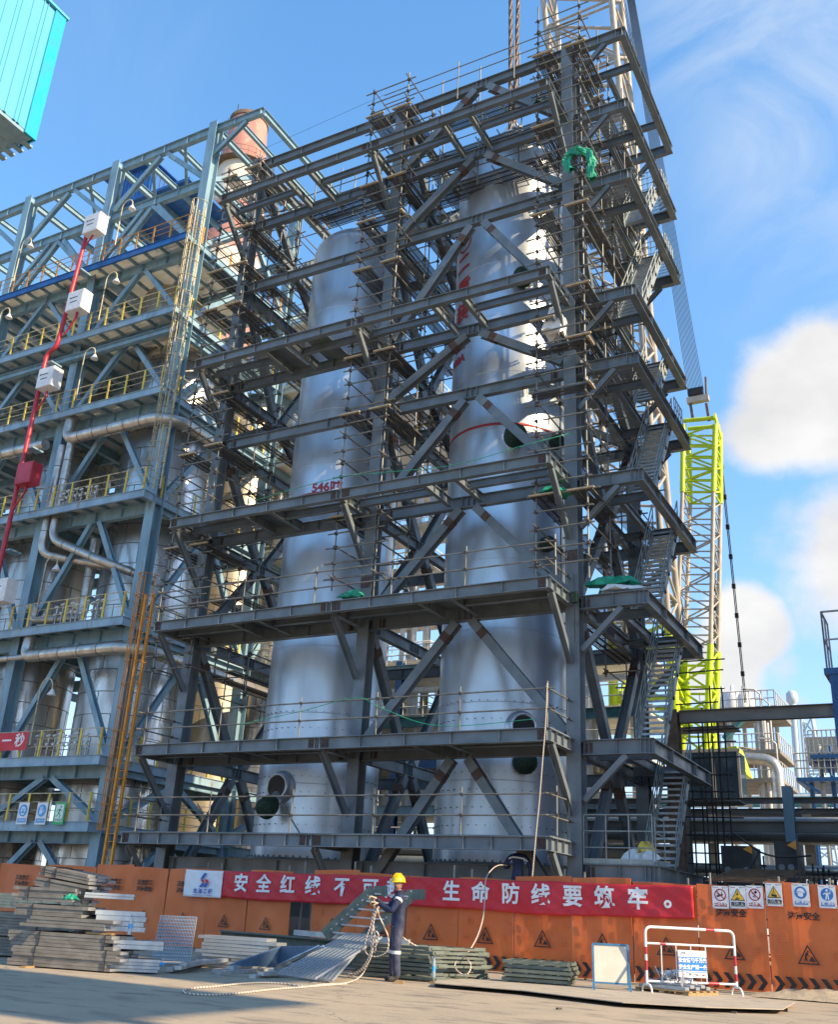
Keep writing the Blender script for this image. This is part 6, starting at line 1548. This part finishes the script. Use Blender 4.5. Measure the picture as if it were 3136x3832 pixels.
MB().pipe(rp([PY(1500, 3500, 17.5), PY(1530, 3522, 17.6), PY(1580, 3548, 17.9), PY(1650, 3568, 18.2), PY(1712, 3574, 18.2), PY(1745, 3585, 18.1), PY(1762, 3612, 18), PY(1750, 3642, 17.9), PY(1722, 3640, 17.9), PY(1702, 3612, 17.9), PY(1716, 3586, 18.2), PY(1748, 3566, 18.6), PY(1785, 3505, 19.6), PY(1808, 3430, 20.6), PY(1815, 3350, 21.6), PY(1818, 3290, 22.3), PY(1838, 3255, 23.5), PY(1868, 3236, 25.5), J2['arm_l'][-1][0]], 7), .013, 8).build('rising_run', 'ropestripe', t)
t = thing('rope', 'thin white rope hanging from the walkway rail down behind the hoarding', 'rope', PY(2040, 2560, 25.8))
MB().pipe(rp([PY(2048, 2555, 25.85), PY(2042, 2700, 25.8), PY(2030, 2850, 25.75), PY(2018, 3000, 25.75), PY(2006, 3120, 25.75), PY(1992, 3280, 25.75)], 8), .017, 8).build('strand', 'ropestripe', t)

# ------------------------------------------------------------------ crawler crane behind the frame
cr = thing('crawler_crane', 'large lime green and grey crawler crane standing behind the new frame', 'crane', (-14, 56, 0))
def lattice(name, q0, q1, n, rc, rl, mats, cols, par, back=None, twist=0, skip_face=()):
    """q0, q1: four corner points at either end; bays share the chords"""
    b = {c: MB() for c in set(cols)}
    for i in range(n):
        c = cols[i]; u0, u1 = i/n, (i+1)/n; A_ = [Vector(a).lerp(Vector(e), u0) for a, e in zip(q0, q1)]; C_ = [Vector(a).lerp(Vector(e), u1) for a, e in zip(q0, q1)]
        for k in range(4):
            b[c].tube(A_[k], C_[k], rc, 10)
            k2 = (k+1) % 4
            if (i+k) % 2: b[c].tube(A_[k], C_[k2], rl, 6)
            else: b[c].tube(A_[k2], C_[k], rl, 6)
            b[c].tube(A_[k], A_[k2], rl, 6)
    for c, m_ in b.items(): m_.build(name, c, par)
def quad(xl, xr, y, Y0, dY): 
    a = VY(xl, y, Y0); c = VY(xr, y, Y0); return [a, c, c+Vector((0, dY, 0)), a+Vector((0, dY, 0))]
lattice('boom', quad(1272, 1400, 1500, 54, 2.8), quad(1268, 1385, 1290, 53.0, 2.6), 4, .28, .12, None, ['lime']*4, cr)
lattice('boom', quad(1268, 1385, 1290, 53.0, 2.6), quad(1112, 1256, -120, 41, 2.4), 22, .19, .085, None, ['boomgrey']*22, cr)
lattice('mast', quad(1396, 1463, 1560, 55.5, 1.9), quad(1402, 1472, 1335, 55.7, 1.9), 5, .19, .075, None, ['lime']*5, cr)
lattice('mast', quad(1402, 1472, 1335, 55.7, 1.9), quad(1414, 1478, 1020, 56, 1.9), 9, .13, .05, None, ['boomgrey']*9, cr)
lattice('mast', quad(1414, 1478, 1020, 56, 1.9), quad(1416, 1482, 880, 56.2, 1.3), 6, .17, .065, None, ['lime']*6, cr)
a = VY(1416, 872, 56.2); c = VY(1482, 866, 56.2)
MB().tube(a, c, .14, 10).tube(a+Vector((0, 1.2, 0)), c+Vector((0, 1.2, 0)), .14, 10).obox(c+Vector((0, -.2, .1)), c+Vector((0, 1.5, -.8)), .12, .5).build('mast_head', 'lime', cr)
b = MB(); b.box(VY(1446, 828, 56.2), (1.35, .4, .38)); b.build('spreader', 'boomgrey', cr)
b = MB()
for xx in (1430, 1463): b.obox(VY(xx, 836, 56.2), VY(xx+6, 872, 56.2), .12, .16)
b.obox(VY(1463, 820, 56.2), VY(1462, 782, 56.2), .10, .2); b.build('link', 'ruststeel', cr)
b = MB().box(VY(1441, 812, 56.2), (.95, .35, .45)); b.build('sheave_block', 'black', cr)
for i in range(12):
    u = i/11; MB().tube(VY(1425+32*u, 806, 56.2), VY(1290+14*u, -60, 42), .018, 5).build('pendant', 'cable', cr)
for (x0, y0, x1, y1, Y0, Y1) in ((1487, 905, 1543, 1455, 57.5, 66), (1490, 905, 1546, 1455, 57.5, 66), (1476, 1100, 1483, 1455, 58, 63), (1480, 1100, 1487, 1455, 58, 63)):
    p, q = VY(x0, y0, Y0), VY(x1, y1, Y1); b = MB().tube(p, q, .035, 5)
    for k in range(1, 9): c = p.lerp(q, k/9); b.box(c, (.14, .14, .3))
    b.build('backstay', 'cable', cr)
for i in range(3): MB().tube(VY(1288+3*i, 0, 41), VY(1330+2*i, 190, 43), .02, 5).build('hoist_rope', 'cable', cr)
mat('glassdark', (.02, .045, .06), rough=.08, spec=.8)
c0 = VY(1470, 1620, 50); b = MB(); b.box((c0.x+.2, 50.5, c0.z+.2), (2.6, 1.6, 2.4)); b.build('cab', 'glassdark', cr)
b = MB(); 
for dx_ in (-1.1, .3, 1.5): b.box((c0.x+dx_, 49.68, c0.z+.2), (.12, .06, 2.5))
b.box((c0.x+.2, 49.66, c0.z+1.46), (2.8, .06, .14)); b.box((c0.x+.2, 49.66, c0.z-1.05), (2.8, .06, .14)); b.build('cab_frame', 'boomgrey', cr)
c1 = VY(1505, 1580, 52); b = MB(); b.poly([(c1.x-2.2, 52, c1.z-.7), (c1.x+1.1, 52, c1.z-.7), (c1.x+.7, 52, c1.z+.7), (c1.x-1.8, 52, c1.z+.45)], t=1.6); b.build('engine_cover', 'lime', cr)
b = MB()
for k in range(14): b.box((c1.x-1.9+k*.2, 51.15, c1.z), (.05, .04, 1.0))
b.build('grille', 'boomgrey', cr)
MB().box((c1.x-1, 55, 2.2), (8, 7, 1.6)).build('body', 'boomgrey', cr)
for sx in (-3.4, 3.4): MB().box((c1.x-1+sx, 55, .75), (1.3, 9, 1.5)).build('track', 'black', cr)

# ------------------------------------------------------------------ right hand background
mat('greybeam', (.27, .26, .23), (.17, .165, .15), rough=.8, scale=1.5, stretch=(.4, 1, 1), bump=.2, bscale=6)
mat('plantblue', (.02, .11, .29), (.02, .085, .22), rough=.5, scale=2)
mat('hazesteel', (.50, .57, .62), (.42, .49, .54), rough=.7)  # distance haze mixed into the flare tower's steel colour
mat('teal', (.05, .20, .21), (.04, .14, .15), rough=.6, scale=2)
mat('palesteel', (.52, .52, .49), (.38, .38, .36), rough=.6, scale=2)
mat('rustred', (.34, .07, .035), rough=.7)
Q = lambda x, y, Y_: PY(2400+x*.7472, 2400+y*.7472, Y_)
t = thing('blue_portal', 'deep blue steel column with a railed platform at the right edge of the photo', 'column', (Q(960, 600, 34).x, 34, 0))
p = Q(925, 140, 34); x0 = p.x
MB().ibeam((x0+.45, 34.3, 0), (x0+.45, 34.3, p.z), .9, .7, .04, .03, up=Yv, top=False).build('column', 'plantblue', t)
MB().box((x0+1.6, 34.6, p.z-.1), (3.3, 1.6, .2)).build('platform', 'plantblue', t)
postrail((x0+.05, 33.85), (x0+3.2, 33.85), p.z, 4, t, 'railing', 'palesteel', 1.9, 2, False, .03); postrail((x0+.05, 33.85), (x0+.05, 35.4), p.z, 2, t, 'railing', 'palesteel', 1.9, 2, False, .03)
p0, p1 = Q(190, 352, 34.3), Q(940, 346, 34.3)
t = thing('grey_beam', 'long weathered grey beam spanning from a rusty column to the blue column', 'beam', p0)
MB().ibeam((p0.x, 34.3, p0.z+.02), (x0+.1, 34.3, p0.z+.02), .42, .3).build('beam', 'greybeam', t)
t = thing('rusty_column', 'rusty brown column beside the stair carrying the long grey beam', 'column', (p0.x-.2, 34.3, 0)); MB().ibeam((p0.x-.25, 34.3, 0), (p0.x-.25, 34.3, p0.z+.05), .5, .45, .03, .02, up=Yv, top=False).build('shaft', 'ruststeel', t)
# pipe rack
t = thing('pipe_rack', 'low grey pipe rack running across behind the hoarding at the right', 'pipe rack', (-6, 40, 0))
for y0, y1, Y_, m in ((785, 812, 40, 'greybeam'), (838, 862, 40, 'greybeam'), (900, 950, 39.5, 'greybeam')):
    a = Q(225, y0, Y_); c = Q(225, y1, Y_); MB().ibeam((a.x-6, Y_, a.z), (6, Y_, a.z), a.z-c.z, .3).build('beam', m, t)
    MB().ibeam((a.x-6, Y_+4, a.z-.1), (6, Y_+4, a.z-.1), a.z-c.z, .3).build('beam', m, t)
for xx, m in ((-14.5, 'greybeam'), (-9.7, 'greybeam'), (-5.9, 'bluesteel'), (-2.0, 'greybeam'), (1.5, 'greybeam')):
    MB().ibeam((xx, 39.4, 0), (xx, 39.4, 6.2), .4, .35, up=Yv, top=False).build('column', m, t); MB().ibeam((xx, 43.9, 0), (xx, 43.9, 6.2), .4, .35, up=Yv, top=False).build('column', 'greybeam', t)
for k in range(9):
    y = 40.5+.4*k; z = (3.35, 4.55, 5.2)[k % 3]; MB().tube((-19, y, z), (8, y, z), random.uniform(.08, .2), 10).build('rack_pipe', ('pipeclad', 'greybeam', 'whitepaint', 'steel')[k % 4], t)
b = MB()
for k in range(40):
    x = -16+k*.62; b.box((x, 41.8, 2.95+.05*math.sin(k)), (.07, 5, .10))
b.build('cross_bars', 'steel', t)
MB().box((-4, 41.8, 2.75), (26, 5.2, .12)).build('tray_deck', 'darkconc', t)
# scaffolding in front of it
t = thing('scaffold', 'dense dark scaffold tubes in front of the pipe rack, right of the stair', 'scaffold', (-8.5, 37, 0))
xs_ = [Q(v, 700, 37).x for v in (268, 330, 365, 405, 462, 492, 560)]
for x in xs_:
    for y in (36.6, 38.0): MB().tube((x, y, 0), (x+random.uniform(-.1, .1), y, random.uniform(7.8, 11.2) if x < xs_[4] else random.uniform(3, 4)), .03).build('standard', 'cable', t)
for k in range(20):
    z = .6+k*.52+random.uniform(-.1, .1); MB().tube((xs_[0]-random.uniform(.2, 1.2), 36.55, z), ((xs_[3] if z > 8 else xs_[4])+random.uniform(.1, .5) if z > 3.4 else xs_[6]+.3, 36.55, z+random.uniform(-.05, .05)), .028).build('ledger', 'cable', t)
for z in (5.4, 8.0): MB().box(((xs_[0]+xs_[3])/2, 37.3, z), (2.2, 1.2, .05)).build('plank', 'plankside', t)
t = thing('scaffold', 'dark scaffold tubes below the pipe rack at the right edge', 'scaffold', (-3, 37, 0))
for k in range(9):
    x = Q(850+18*k, 1000, 37).x; MB().tube((x, 36.8+.3*(k % 3), 0), (x, 36.8+.3*(k % 3), random.uniform(2.9, 3.4)), .03).build('standard', 'cable', t)
for k in range(7): MB().tube((Q(840, 1000, 37).x, 36.7, .5+k*.42), (Q(990, 1000, 37).x, 36.7, .5+k*.42+random.uniform(-.1, .1)), .028).build('ledger', 'cable', t)
# corrugated roof sheet
a, c = Q(440, 1195, 27), Q(690, 1140, 31)
t = thing('canopy', 'rusty corrugated canopy sheet just above the hoarding notices', 'canopy', (a.x, 28, 0))
b = MB(); n = 22; z0, z1 = PY(2720, 3296, 26.5).z, PY(2780, 3250, 30).z; xa, xb = PY(2730, 3296, 26.5).x-.6, PY(2890, 3296, 26.5).x+.2
for k in range(n):
    y0 = 26.5+3.6*k/n; zz_ = z0+(z1-z0)*k/n; b.obox((xa, y0+.08, zz_+(.02 if k % 2 else 0)), (xb, y0+.08, zz_+(.02 if k % 2 else 0)), .166, .012, Z)
b.build('sheet', 'ruststeel', t)
for x in (xa+.2, xb-.2): MB().tube((x, 28, 0), (x, 28, (z0+z1)/2-.02), .05, 8).build('post', 'cable', t)
t = thing('canopy', 'dark corrugated canopy sheet to the right of the rusty one', 'canopy', (xb+1, 28, 0))
b = MB()
for k in range(26): b.obox((xb+.15+k*.115, 27.2, z0+.18), (xb+.15+k*.115, 29.4, z0+.28), .08, .05)
b.build('sheet', 'cable', t); MB().tube((xb+1.6, 28.2, 0), (xb+1.6, 28.2, z0+.2), .05, 8).build('post', 'cable', t)
# dark cooler boxes with orange corner triangles
for i, (x0_, x1_, y0_, y1_, lab) in enumerate(((660, 785, 1000, 1142, 'dark panelled box with orange corner triangles behind the notices'), (395, 560, 1020, 1142, 'dark panelled box with orange corner triangles behind the right scaffold'))):
    a, c = Q(x0_, y0_, 35), Q(x1_, y1_, 35); t = thing('panel_box', lab, 'box', ((a.x+c.x)/2, 35.5, 0), 'dark boxes with orange triangles')
    MB().box(((a.x+c.x)/2, 35.8, a.z/2), (c.x-a.x, 1.5, a.z)).build('body', 'cable', t); b = MB()
    for z in (a.z-.25, a.z*.62, .6):
        for xx, s_ in ((c.x, -1),): b.poly([(xx, 35.03, z), (xx+s_*.28, 35.03, z+.14), (xx, 35.03, z+.3)], n=(0, 1, 0), t=.02)
    b.build('corner_mark', 'orangepaint', t)
    b = MB()
    for k in range(6): b.tube((a.x+.2+(c.x-a.x-.4)*(k % 2), 35.03, a.z*.3+a.z*.25*(k//2)), (a.x+.2+(c.x-a.x-.4)*(k % 2), 34.98, a.z*.3+a.z*.25*(k//2)), .10, 12)
    b.build('plug', 'steel', t)
# process tower in the distance
t = thing('process_tower', 'distant grey and rust process tower with white drums and railed platforms', 'process tower', (Q(500, 600, 78).x, 78, 0))
def lv(y): return Q(500, y, 78).z
xl, xr = Q(345, 500, 78).x, Q(655, 500, 78).x
for x in (xl, (xl*2+xr)/3, (xl+xr*2)/3+.6, xr-.5):
    for y in (78, 84): MB().tube((x, y, 0), (x, y, lv(345)), .17, 8).build('column', 'palesteel', t)
for yy in (345, 560, 700):
    z = lv(yy); MB().box(((xl+xr)/2, 81, z), (xr-xl+1.2, 7.2, .3)).build('platform', 'greybeam', t); postrail((xl-.5, 77.5), (xr+.5, 77.5), z+.15, 12, t, 'railing', 'palesteel', 1.2, 2, False, .04)
    postrail((xr+.5, 77.5), (xr+.5, 84.4), z+.15, 7, t, 'railing', 'palesteel', 1.2, 2, False, .04)
for xx, w_, h_ in ((405, .6, 1.5), (455, .8, 1.5), (510, .65, 1.4), (540, .4, 1.0)): p = Q(xx, 340, 79); MB().lathe([(w_, lv(345)+.2), (w_, lv(345)+h_), (w_*.8, lv(345)+h_+.2), (.15, lv(345)+h_+.35), (.12, lv(345)+h_+.8)], 16, (p.x, 79.5, 0)).build('drum', 'whitepaint', t)
for k in range(5): p = Q(580+14*k, 500, 79); MB().tube((p.x, 79, 0), (p.x, 79, lv(400)), .16, 8).build('riser', ('pipeclad', 'whitepaint')[k % 2], t)
p = Q(470, 540, 79); MB().lathe([(2.6, lv(570)), (2.6, lv(545)), (1.8, lv(515)), (.3, lv(495))], 24, (p.x, 81, 0)).build('tank', 'boomgrey', t)
p = Q(690, 740, 76); MB().pipe(rpath([(p.x, 76, 0), (p.x, 76, lv(620)), (p.x-2.2, 76, lv(605))], 1.2), .42, 14).build('flue', 'pipeclad', t)
b = MB(); p, q = Q(415, 490, 76), Q(515, 383, 76); b.obox(p, q, .8, .3); b.build('stair', 'teal', t)
for (x_, y_) in ((570, 238), (615, 285), (650, 485)):
    p = Q(x_+22, y_, 77); MB().pipe([(p.x, 77, p.z-3.5), (p.x, 77, p.z-.4), (p.x-.4, 77, p.z), (p.x-1.3, 77, p.z+.05)], .07, 6).build('lamp_post', 'palesteel', t)
# flare tower far away
t = thing('flare_tower', 'pale lattice flare tower far away with a burner head', 'tower', (Q(790, 600, 170).x, 170, 0))
p = Q(758, 315, 170); pb_ = Q(775, 700, 170); pr = Q(870, 700, 170)
MB().tube((pb_.x, 170, 0), (p.x, 170, p.z), .55, 10).build('stack', 'hazesteel', t); MB().lathe([(.5, p.z), (.95, p.z+.6), (.9, p.z+1.8), (.5, p.z+2.2)], 12, (p.x, 170, 0)).build('burner', 'hazesteel', t)
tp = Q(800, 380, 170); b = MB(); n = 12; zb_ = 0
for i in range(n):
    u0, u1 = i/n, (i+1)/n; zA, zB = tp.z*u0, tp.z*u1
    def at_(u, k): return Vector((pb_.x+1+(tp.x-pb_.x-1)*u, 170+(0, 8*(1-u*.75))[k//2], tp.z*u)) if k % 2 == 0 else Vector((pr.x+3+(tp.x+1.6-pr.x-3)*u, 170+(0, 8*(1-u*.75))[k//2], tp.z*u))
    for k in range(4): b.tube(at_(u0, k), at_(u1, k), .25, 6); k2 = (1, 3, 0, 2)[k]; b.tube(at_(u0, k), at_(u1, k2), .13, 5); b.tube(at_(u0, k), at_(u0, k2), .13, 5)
b.build('lattice', 'hazesteel', t)
# blue platform unit right of it
t = thing('platform_unit', 'blue edged process platform with grey skid and ladders at the far right', 'platform', (Q(880, 600, 62).x, 62, 0))
for y0, x0_, x1_ in ((690, 775, 1080), (575, 845, 1080)):
    a, c = Q(x0_, y0, 62), Q(x1_, y0, 62); MB().box(((a.x+c.x)/2, 65, a.z), (c.x-a.x, 6, .22)).build('deck', 'plantblue', t); postrail((a.x, 62.05), (c.x, 62.05), a.z+.2, 10, t, 'railing', 'palesteel', 1.3, 3, False, .035)
for x_ in (850, 905, 960, 1040): a = Q(x_, 690, 63); MB().tube((a.x, 63, 0), (a.x, 63, Q(x_, 515, 63).z if x_ != 850 else a.z), .14, 8).build('column', 'palesteel' if x_ == 905 else 'plantblue', t)
a = Q(940, 545, 64); MB().box((a.x+.6, 65, a.z), (3.6, 2.2, 1.6)).build('skid', 'boomgrey', t)
b = MB(); a, c = Q(800, 695, 62), Q(900, 760, 62); b.obox(a, c, .15, .15); a, c = Q(890, 560, 62.5), Q(960, 680, 62.5); b.obox(a, c, .7, .12); b.build('brace', 'plantblue', t)
# the blue building that the edge column belongs to, beyond the frame
MB().box((4.6, 33.8, 13.6), (6.6, 13.6, 24.8)).build('walls', 'plantblue', bpy.data.objects['blue_portal'])
for yy in (27.5, 40): MB().box((1.6, yy, .7), (.6, .6, 1.4)).build('footing', 'darkconc', bpy.data.objects['blue_portal'])
# long far pipe bridge on the horizon
t = thing('pipe_bridge', 'low teal and silver pipe bridge along the horizon at the right', 'pipe bridge', (0, 110, 0))
for k in range(6): z = PY(2900, 3010-k*9, 110).z; MB().tube((-60, 110+k*.5, z), (30, 110+k*.5, z), .28, 8).build('bridge_pipe', ('teal', 'palesteel', 'bluesteel')[k % 3], t)
for k in range(16): MB().box((-58+k*6, 111, 3), (.4, .4, 6)).build('bridge_column', 'palesteel', t)
t = thing('site_tanks', 'row of teal barrels behind the right edge of the hoarding', 'barrels', (-2.3, 30, 0))
for k in range(4): MB().lathe([(.3, 0), (.3, 2.5)], 20, (-2.7+k*.62, 29.5, 0)).build('barrel', 'teal', t)
t = thing('cable_line', 'black cable sagging in front of the pipe rack', 'cable', Q(480, 980, 35)); MB().pipe(rp([Q(460, 960, 35), Q(520, 1000, 34.5), Q(600, 1055, 34), Q(700, 1078, 34), Q(850, 1072, 34.5)], 6), .03, 6).pipe(rp([Q(590, 1050, 34), Q(560, 1110, 33.6), Q(500, 1170, 33), Q(430, 1185, 33)], 6), .03, 6).build('line', 'cable', t)

# ------------------------------------------------------------------ process block seen between the vessels
t = thing('process_block', 'blue and white process building glimpsed between the two vessels', 'process block', (-20, 48, 0))
for x in (-34, -30, -27, -24.2, -21.5, -18.8, -16.2, -13.5):
    MB().ibeam((x, 47, 0), (x, 47, 14.2), .45, .4, .03, .02, up=Yv, top=False).build('column', 'plantblue' if int(x) % 2 else 'whitepaint', t)
for k, z in enumerate((2.4, 4.2, 6.4, 8.8, 11.0, 13.9)):
    MB().ibeam((-35, 46.7, z), (-13, 46.7, z), .5, .3).build('beam', ('plantblue', 'teal', 'bluesteel')[k % 3], t); MB().box((-24, 49.5, z-.3), (22, 5, .1)).build('deck', 'deckunder', t)
    postrail((-35, 46.5), (-13, 46.5), z, 18, t, 'railing', 'palesteel', 1.1, 2, False, .03)
for k in range(10):
    x = -33+k*2.1; MB().tube((x, 48, 0), (x, 48, 13), random.uniform(.15, .4), 12).build('riser', ('whitepaint', 'pipeclad', 'palesteel')[k % 3], t)
for k in range(8):
    z = 1.5+k*1.6; MB().tube((-35, 47.6, z), (-13, 47.6, z), random.uniform(.12, .25), 10).build('header', ('pipeclad', 'whitepaint')[k % 2], t)
for k in range(4): MB().lathe([(1.2, 6.6), (1.2, 8.2)], 20, (-30+k*4.3, 49.5, 0)).build('drum', 'whitepaint', t)
t = thing('railed_tower', 'pale access tower with yellow railings rising behind the left vessel', 'tower', (-29, 52, 0))
for x in (-33.8, -30.5, -27.6):
    for y in (51, 54): MB().ibeam((x, y, 0), (x, y, 35), .3, .3, up=Yv, top=False).build('column', 'palesteel', t)
for k in range(11):
    z = 3.5+k*2.95; MB().box((-30.7, 52.5, z), (7, 3.6, .15)).build('platform', 'palesteel', t); postrail((-34.2, 50.7), (-27.2, 50.7), z, 8, t, 'railing', 'whitepaint' if k % 3 else 'yellowpost', 1.1, 3, False, .035); postrail((-27.2, 50.7), (-27.2, 54.3), z, 4, t, 'railing', 'whitepaint', 1.1, 3, False, .035)
for k in range(3): MB().tube((-29.6+k*.8, 51.5, 0), (-29.6+k*.8, 51.5, 33), .16, 10).build('riser', 'whitepaint', t)
t = thing('duct_run', 'dark ducts and pipes at ground level behind the vessels', 'ducts', (-17, 41, 0))
for k in range(7): MB().tube((-33, 40.5+.5*k, .7+.55*k), (-11, 40.5+.5*k, .7+.55*k), random.uniform(.15, .35), 12).build('duct', ('pipeclad', 'steel', 'greybeam', 'cable')[k % 4], t)
MB().box((-22, 44.5, 2.2), (22, .4, 4.4)).build('back_panel', 'cable', t)
# ------------------------------------------------------------------ tarpaulins and bits left on the frame
cloth_lump('green_cloth', 'bright green cloth heap on the third walkway by the middle column', PY(1318, 2232, 26.6)-Z*.05, .42, .3, .32, seed=11)
cloth_lump('green_cloth', 'large teal green cover over a white sack on the right landing', PY(2300, 2190, 28.7)-Z*.05, .75, .5, .42, seed=12)
cloth_lump('white_sack', 'white sack under the teal green cover on the right landing', PY(2318, 2205, 28.45)-Z*.05, .7, .3, .24, 'whitepaint', seed=14, cat='sack')
cloth_lump('green_cloth', 'dark green cloth on a scaffold platform beside the right column', PY(2085, 1852, 27.3), .5, .45, .3, seed=13)
t = thing('green_cloth', 'bright green cloth draped in an arch round the scaffold platform near the top right', 'tarpaulin', PY(2150, 560, 27))
path = [PY(2020+x*.264, 500+y*.264, 26.9) for x, y in ((450, 525), (390, 440), (380, 350), (440, 280), (540, 240), (640, 260), (715, 320), (730, 420), (730, 520), (735, 600), (740, 650))]
b = MB(); vs = []; n = 12; pp = rp(path, 4); r_ = random.Random(4)
for j, p in enumerate(pp):
    d = (pp[min(j+1, len(pp)-1)]-pp[max(j-1, 0)]).normalized(); s = d.cross(Yv).normalized()
    for i in range(n): a = 2*math.pi*i/n; rr = .13*(1+.45*math.sin(3*a+j*.7)+.2*r_.uniform(-1, 1)); vs.append(p+s*rr*math.cos(a)+Yv*rr*.8*math.sin(a))
b.add(vs, [(j*n+i, j*n+(i+1) % n, (j+1)*n+(i+1) % n, (j+1)*n+i) for j in range(len(pp)-1) for i in range(n)]); b.build('folds', 'green_tarp', t)
cloth_lump('green_cloth', 'dark green knot of cloth tied to the scaffold below the top walkway', PY(2018, 395, 27.1), .28, .2, .3, seed=15, m='fabric_dark')
cloth_lump('white_sack', 'grey white sack hanging over a scaffold platform beside the right column', PY(2072, 1180, 27.4)-Z*.7, .38, .3, 1.3, 'whitepaint', seed=16, cat='sack')
cloth_lump('foil_bag', 'white and yellow bag lying on the lowest landing by the stair foot', PY(2398, 3208, 29.0)-Z*.1, .5, .35, .42, 'whitepaint', seed=17, cat='bag')
cloth_lump('yellow_sheet', 'yellow plastic corner folded over the white bag on the lowest landing', PY(2412, 3180, 29.0)-Z*.05, .22, .2, .35, 'yellowpost', seed=18, cat='sheet')
for lab, p, q in (('zinc sheets laid on the fourth walkway at its left part', (760, 1915), (945, 1888)), ('zinc sheets laid on the fourth walkway near the 546吨 mark', (1000, 1862), (1095, 1848))):
    a, c = PY(*p, 26.5), PY(*q, 26.5); t = thing('sheet_stack', lab, 'sheets', a, 'zinc sheets left on the walkway'); b = MB(); b.obox((a.x, 26.9, 14.80), (c.x, 26.9, 14.80), 1.0, .10); b.obox((a.x+.2, 27.0, 14.9), (c.x+.15, 27.0, 14.9), .8, .06); b.build('sheets', 'zinc', t)
# flexible cords
t = thing('signal_line', 'thin green cord strung along the fourth walkway', 'cord', PY(1000, 1880, 26)); MB().pipe(rp([PY(930, 1880, 26), PY(1250, 1790, 26), PY(1420, 1770, 26), PY(1700, 1740, 26), PY(1950, 1670, 26.2), PY(2140, 1620, 27)], 8), .012, 5).build('line', 'green_tarp', t)
t = thing('signal_line', 'thin green cord slung low along the second walkway rail', 'cord', PY(1000, 2680, 26)); MB().pipe(rp([PY(900, 2710, 25.9), PY(1130, 2660, 25.9), PY(1330, 2610, 25.9), PY(1430, 2650, 25.9), PY(1640, 2715, 25.9), PY(2000, 2690, 25.9)], 8), .012, 5).build('line', 'green_tarp', t)
t = thing('chain_hoist', 'small green chain hoist hanging beside the right column at the third walkway', 'hoist', PY(2150, 2240, 27.6)); c = PY(2150, 2235, 27.62); MB().box(c, (.2, .14, .34)).build('body', 'fabric_dark', t); MB().tube(c, c+Z*.75, .012, 5).tube(c, c-Z*1.4, .012, 5).build('chain', 'cable', t)
# added blocks on columns, out of view, placed to shade the left of the yard
t = thing('shade_blocks', 'added blue clad blocks on columns, out of view, shading the left of the yard', 'shade block', (16, 13, 0))
MB().box((17, 13.2, 22.8), (1.5, 2.8, 12)).box((17, 8.4, 20.3), (1.5, 4.2, 10)).box((17, 18.7, 24.6), (1.5, 5.6, 14)).build('walls', 'cladblue', t)
for x in (17,):
    for y in (7.0, 21): MB().ibeam((x, y, 0), (x, y, 17.6), .3, .3, up=Yv, top=False).build('column', 'plantblue', t)
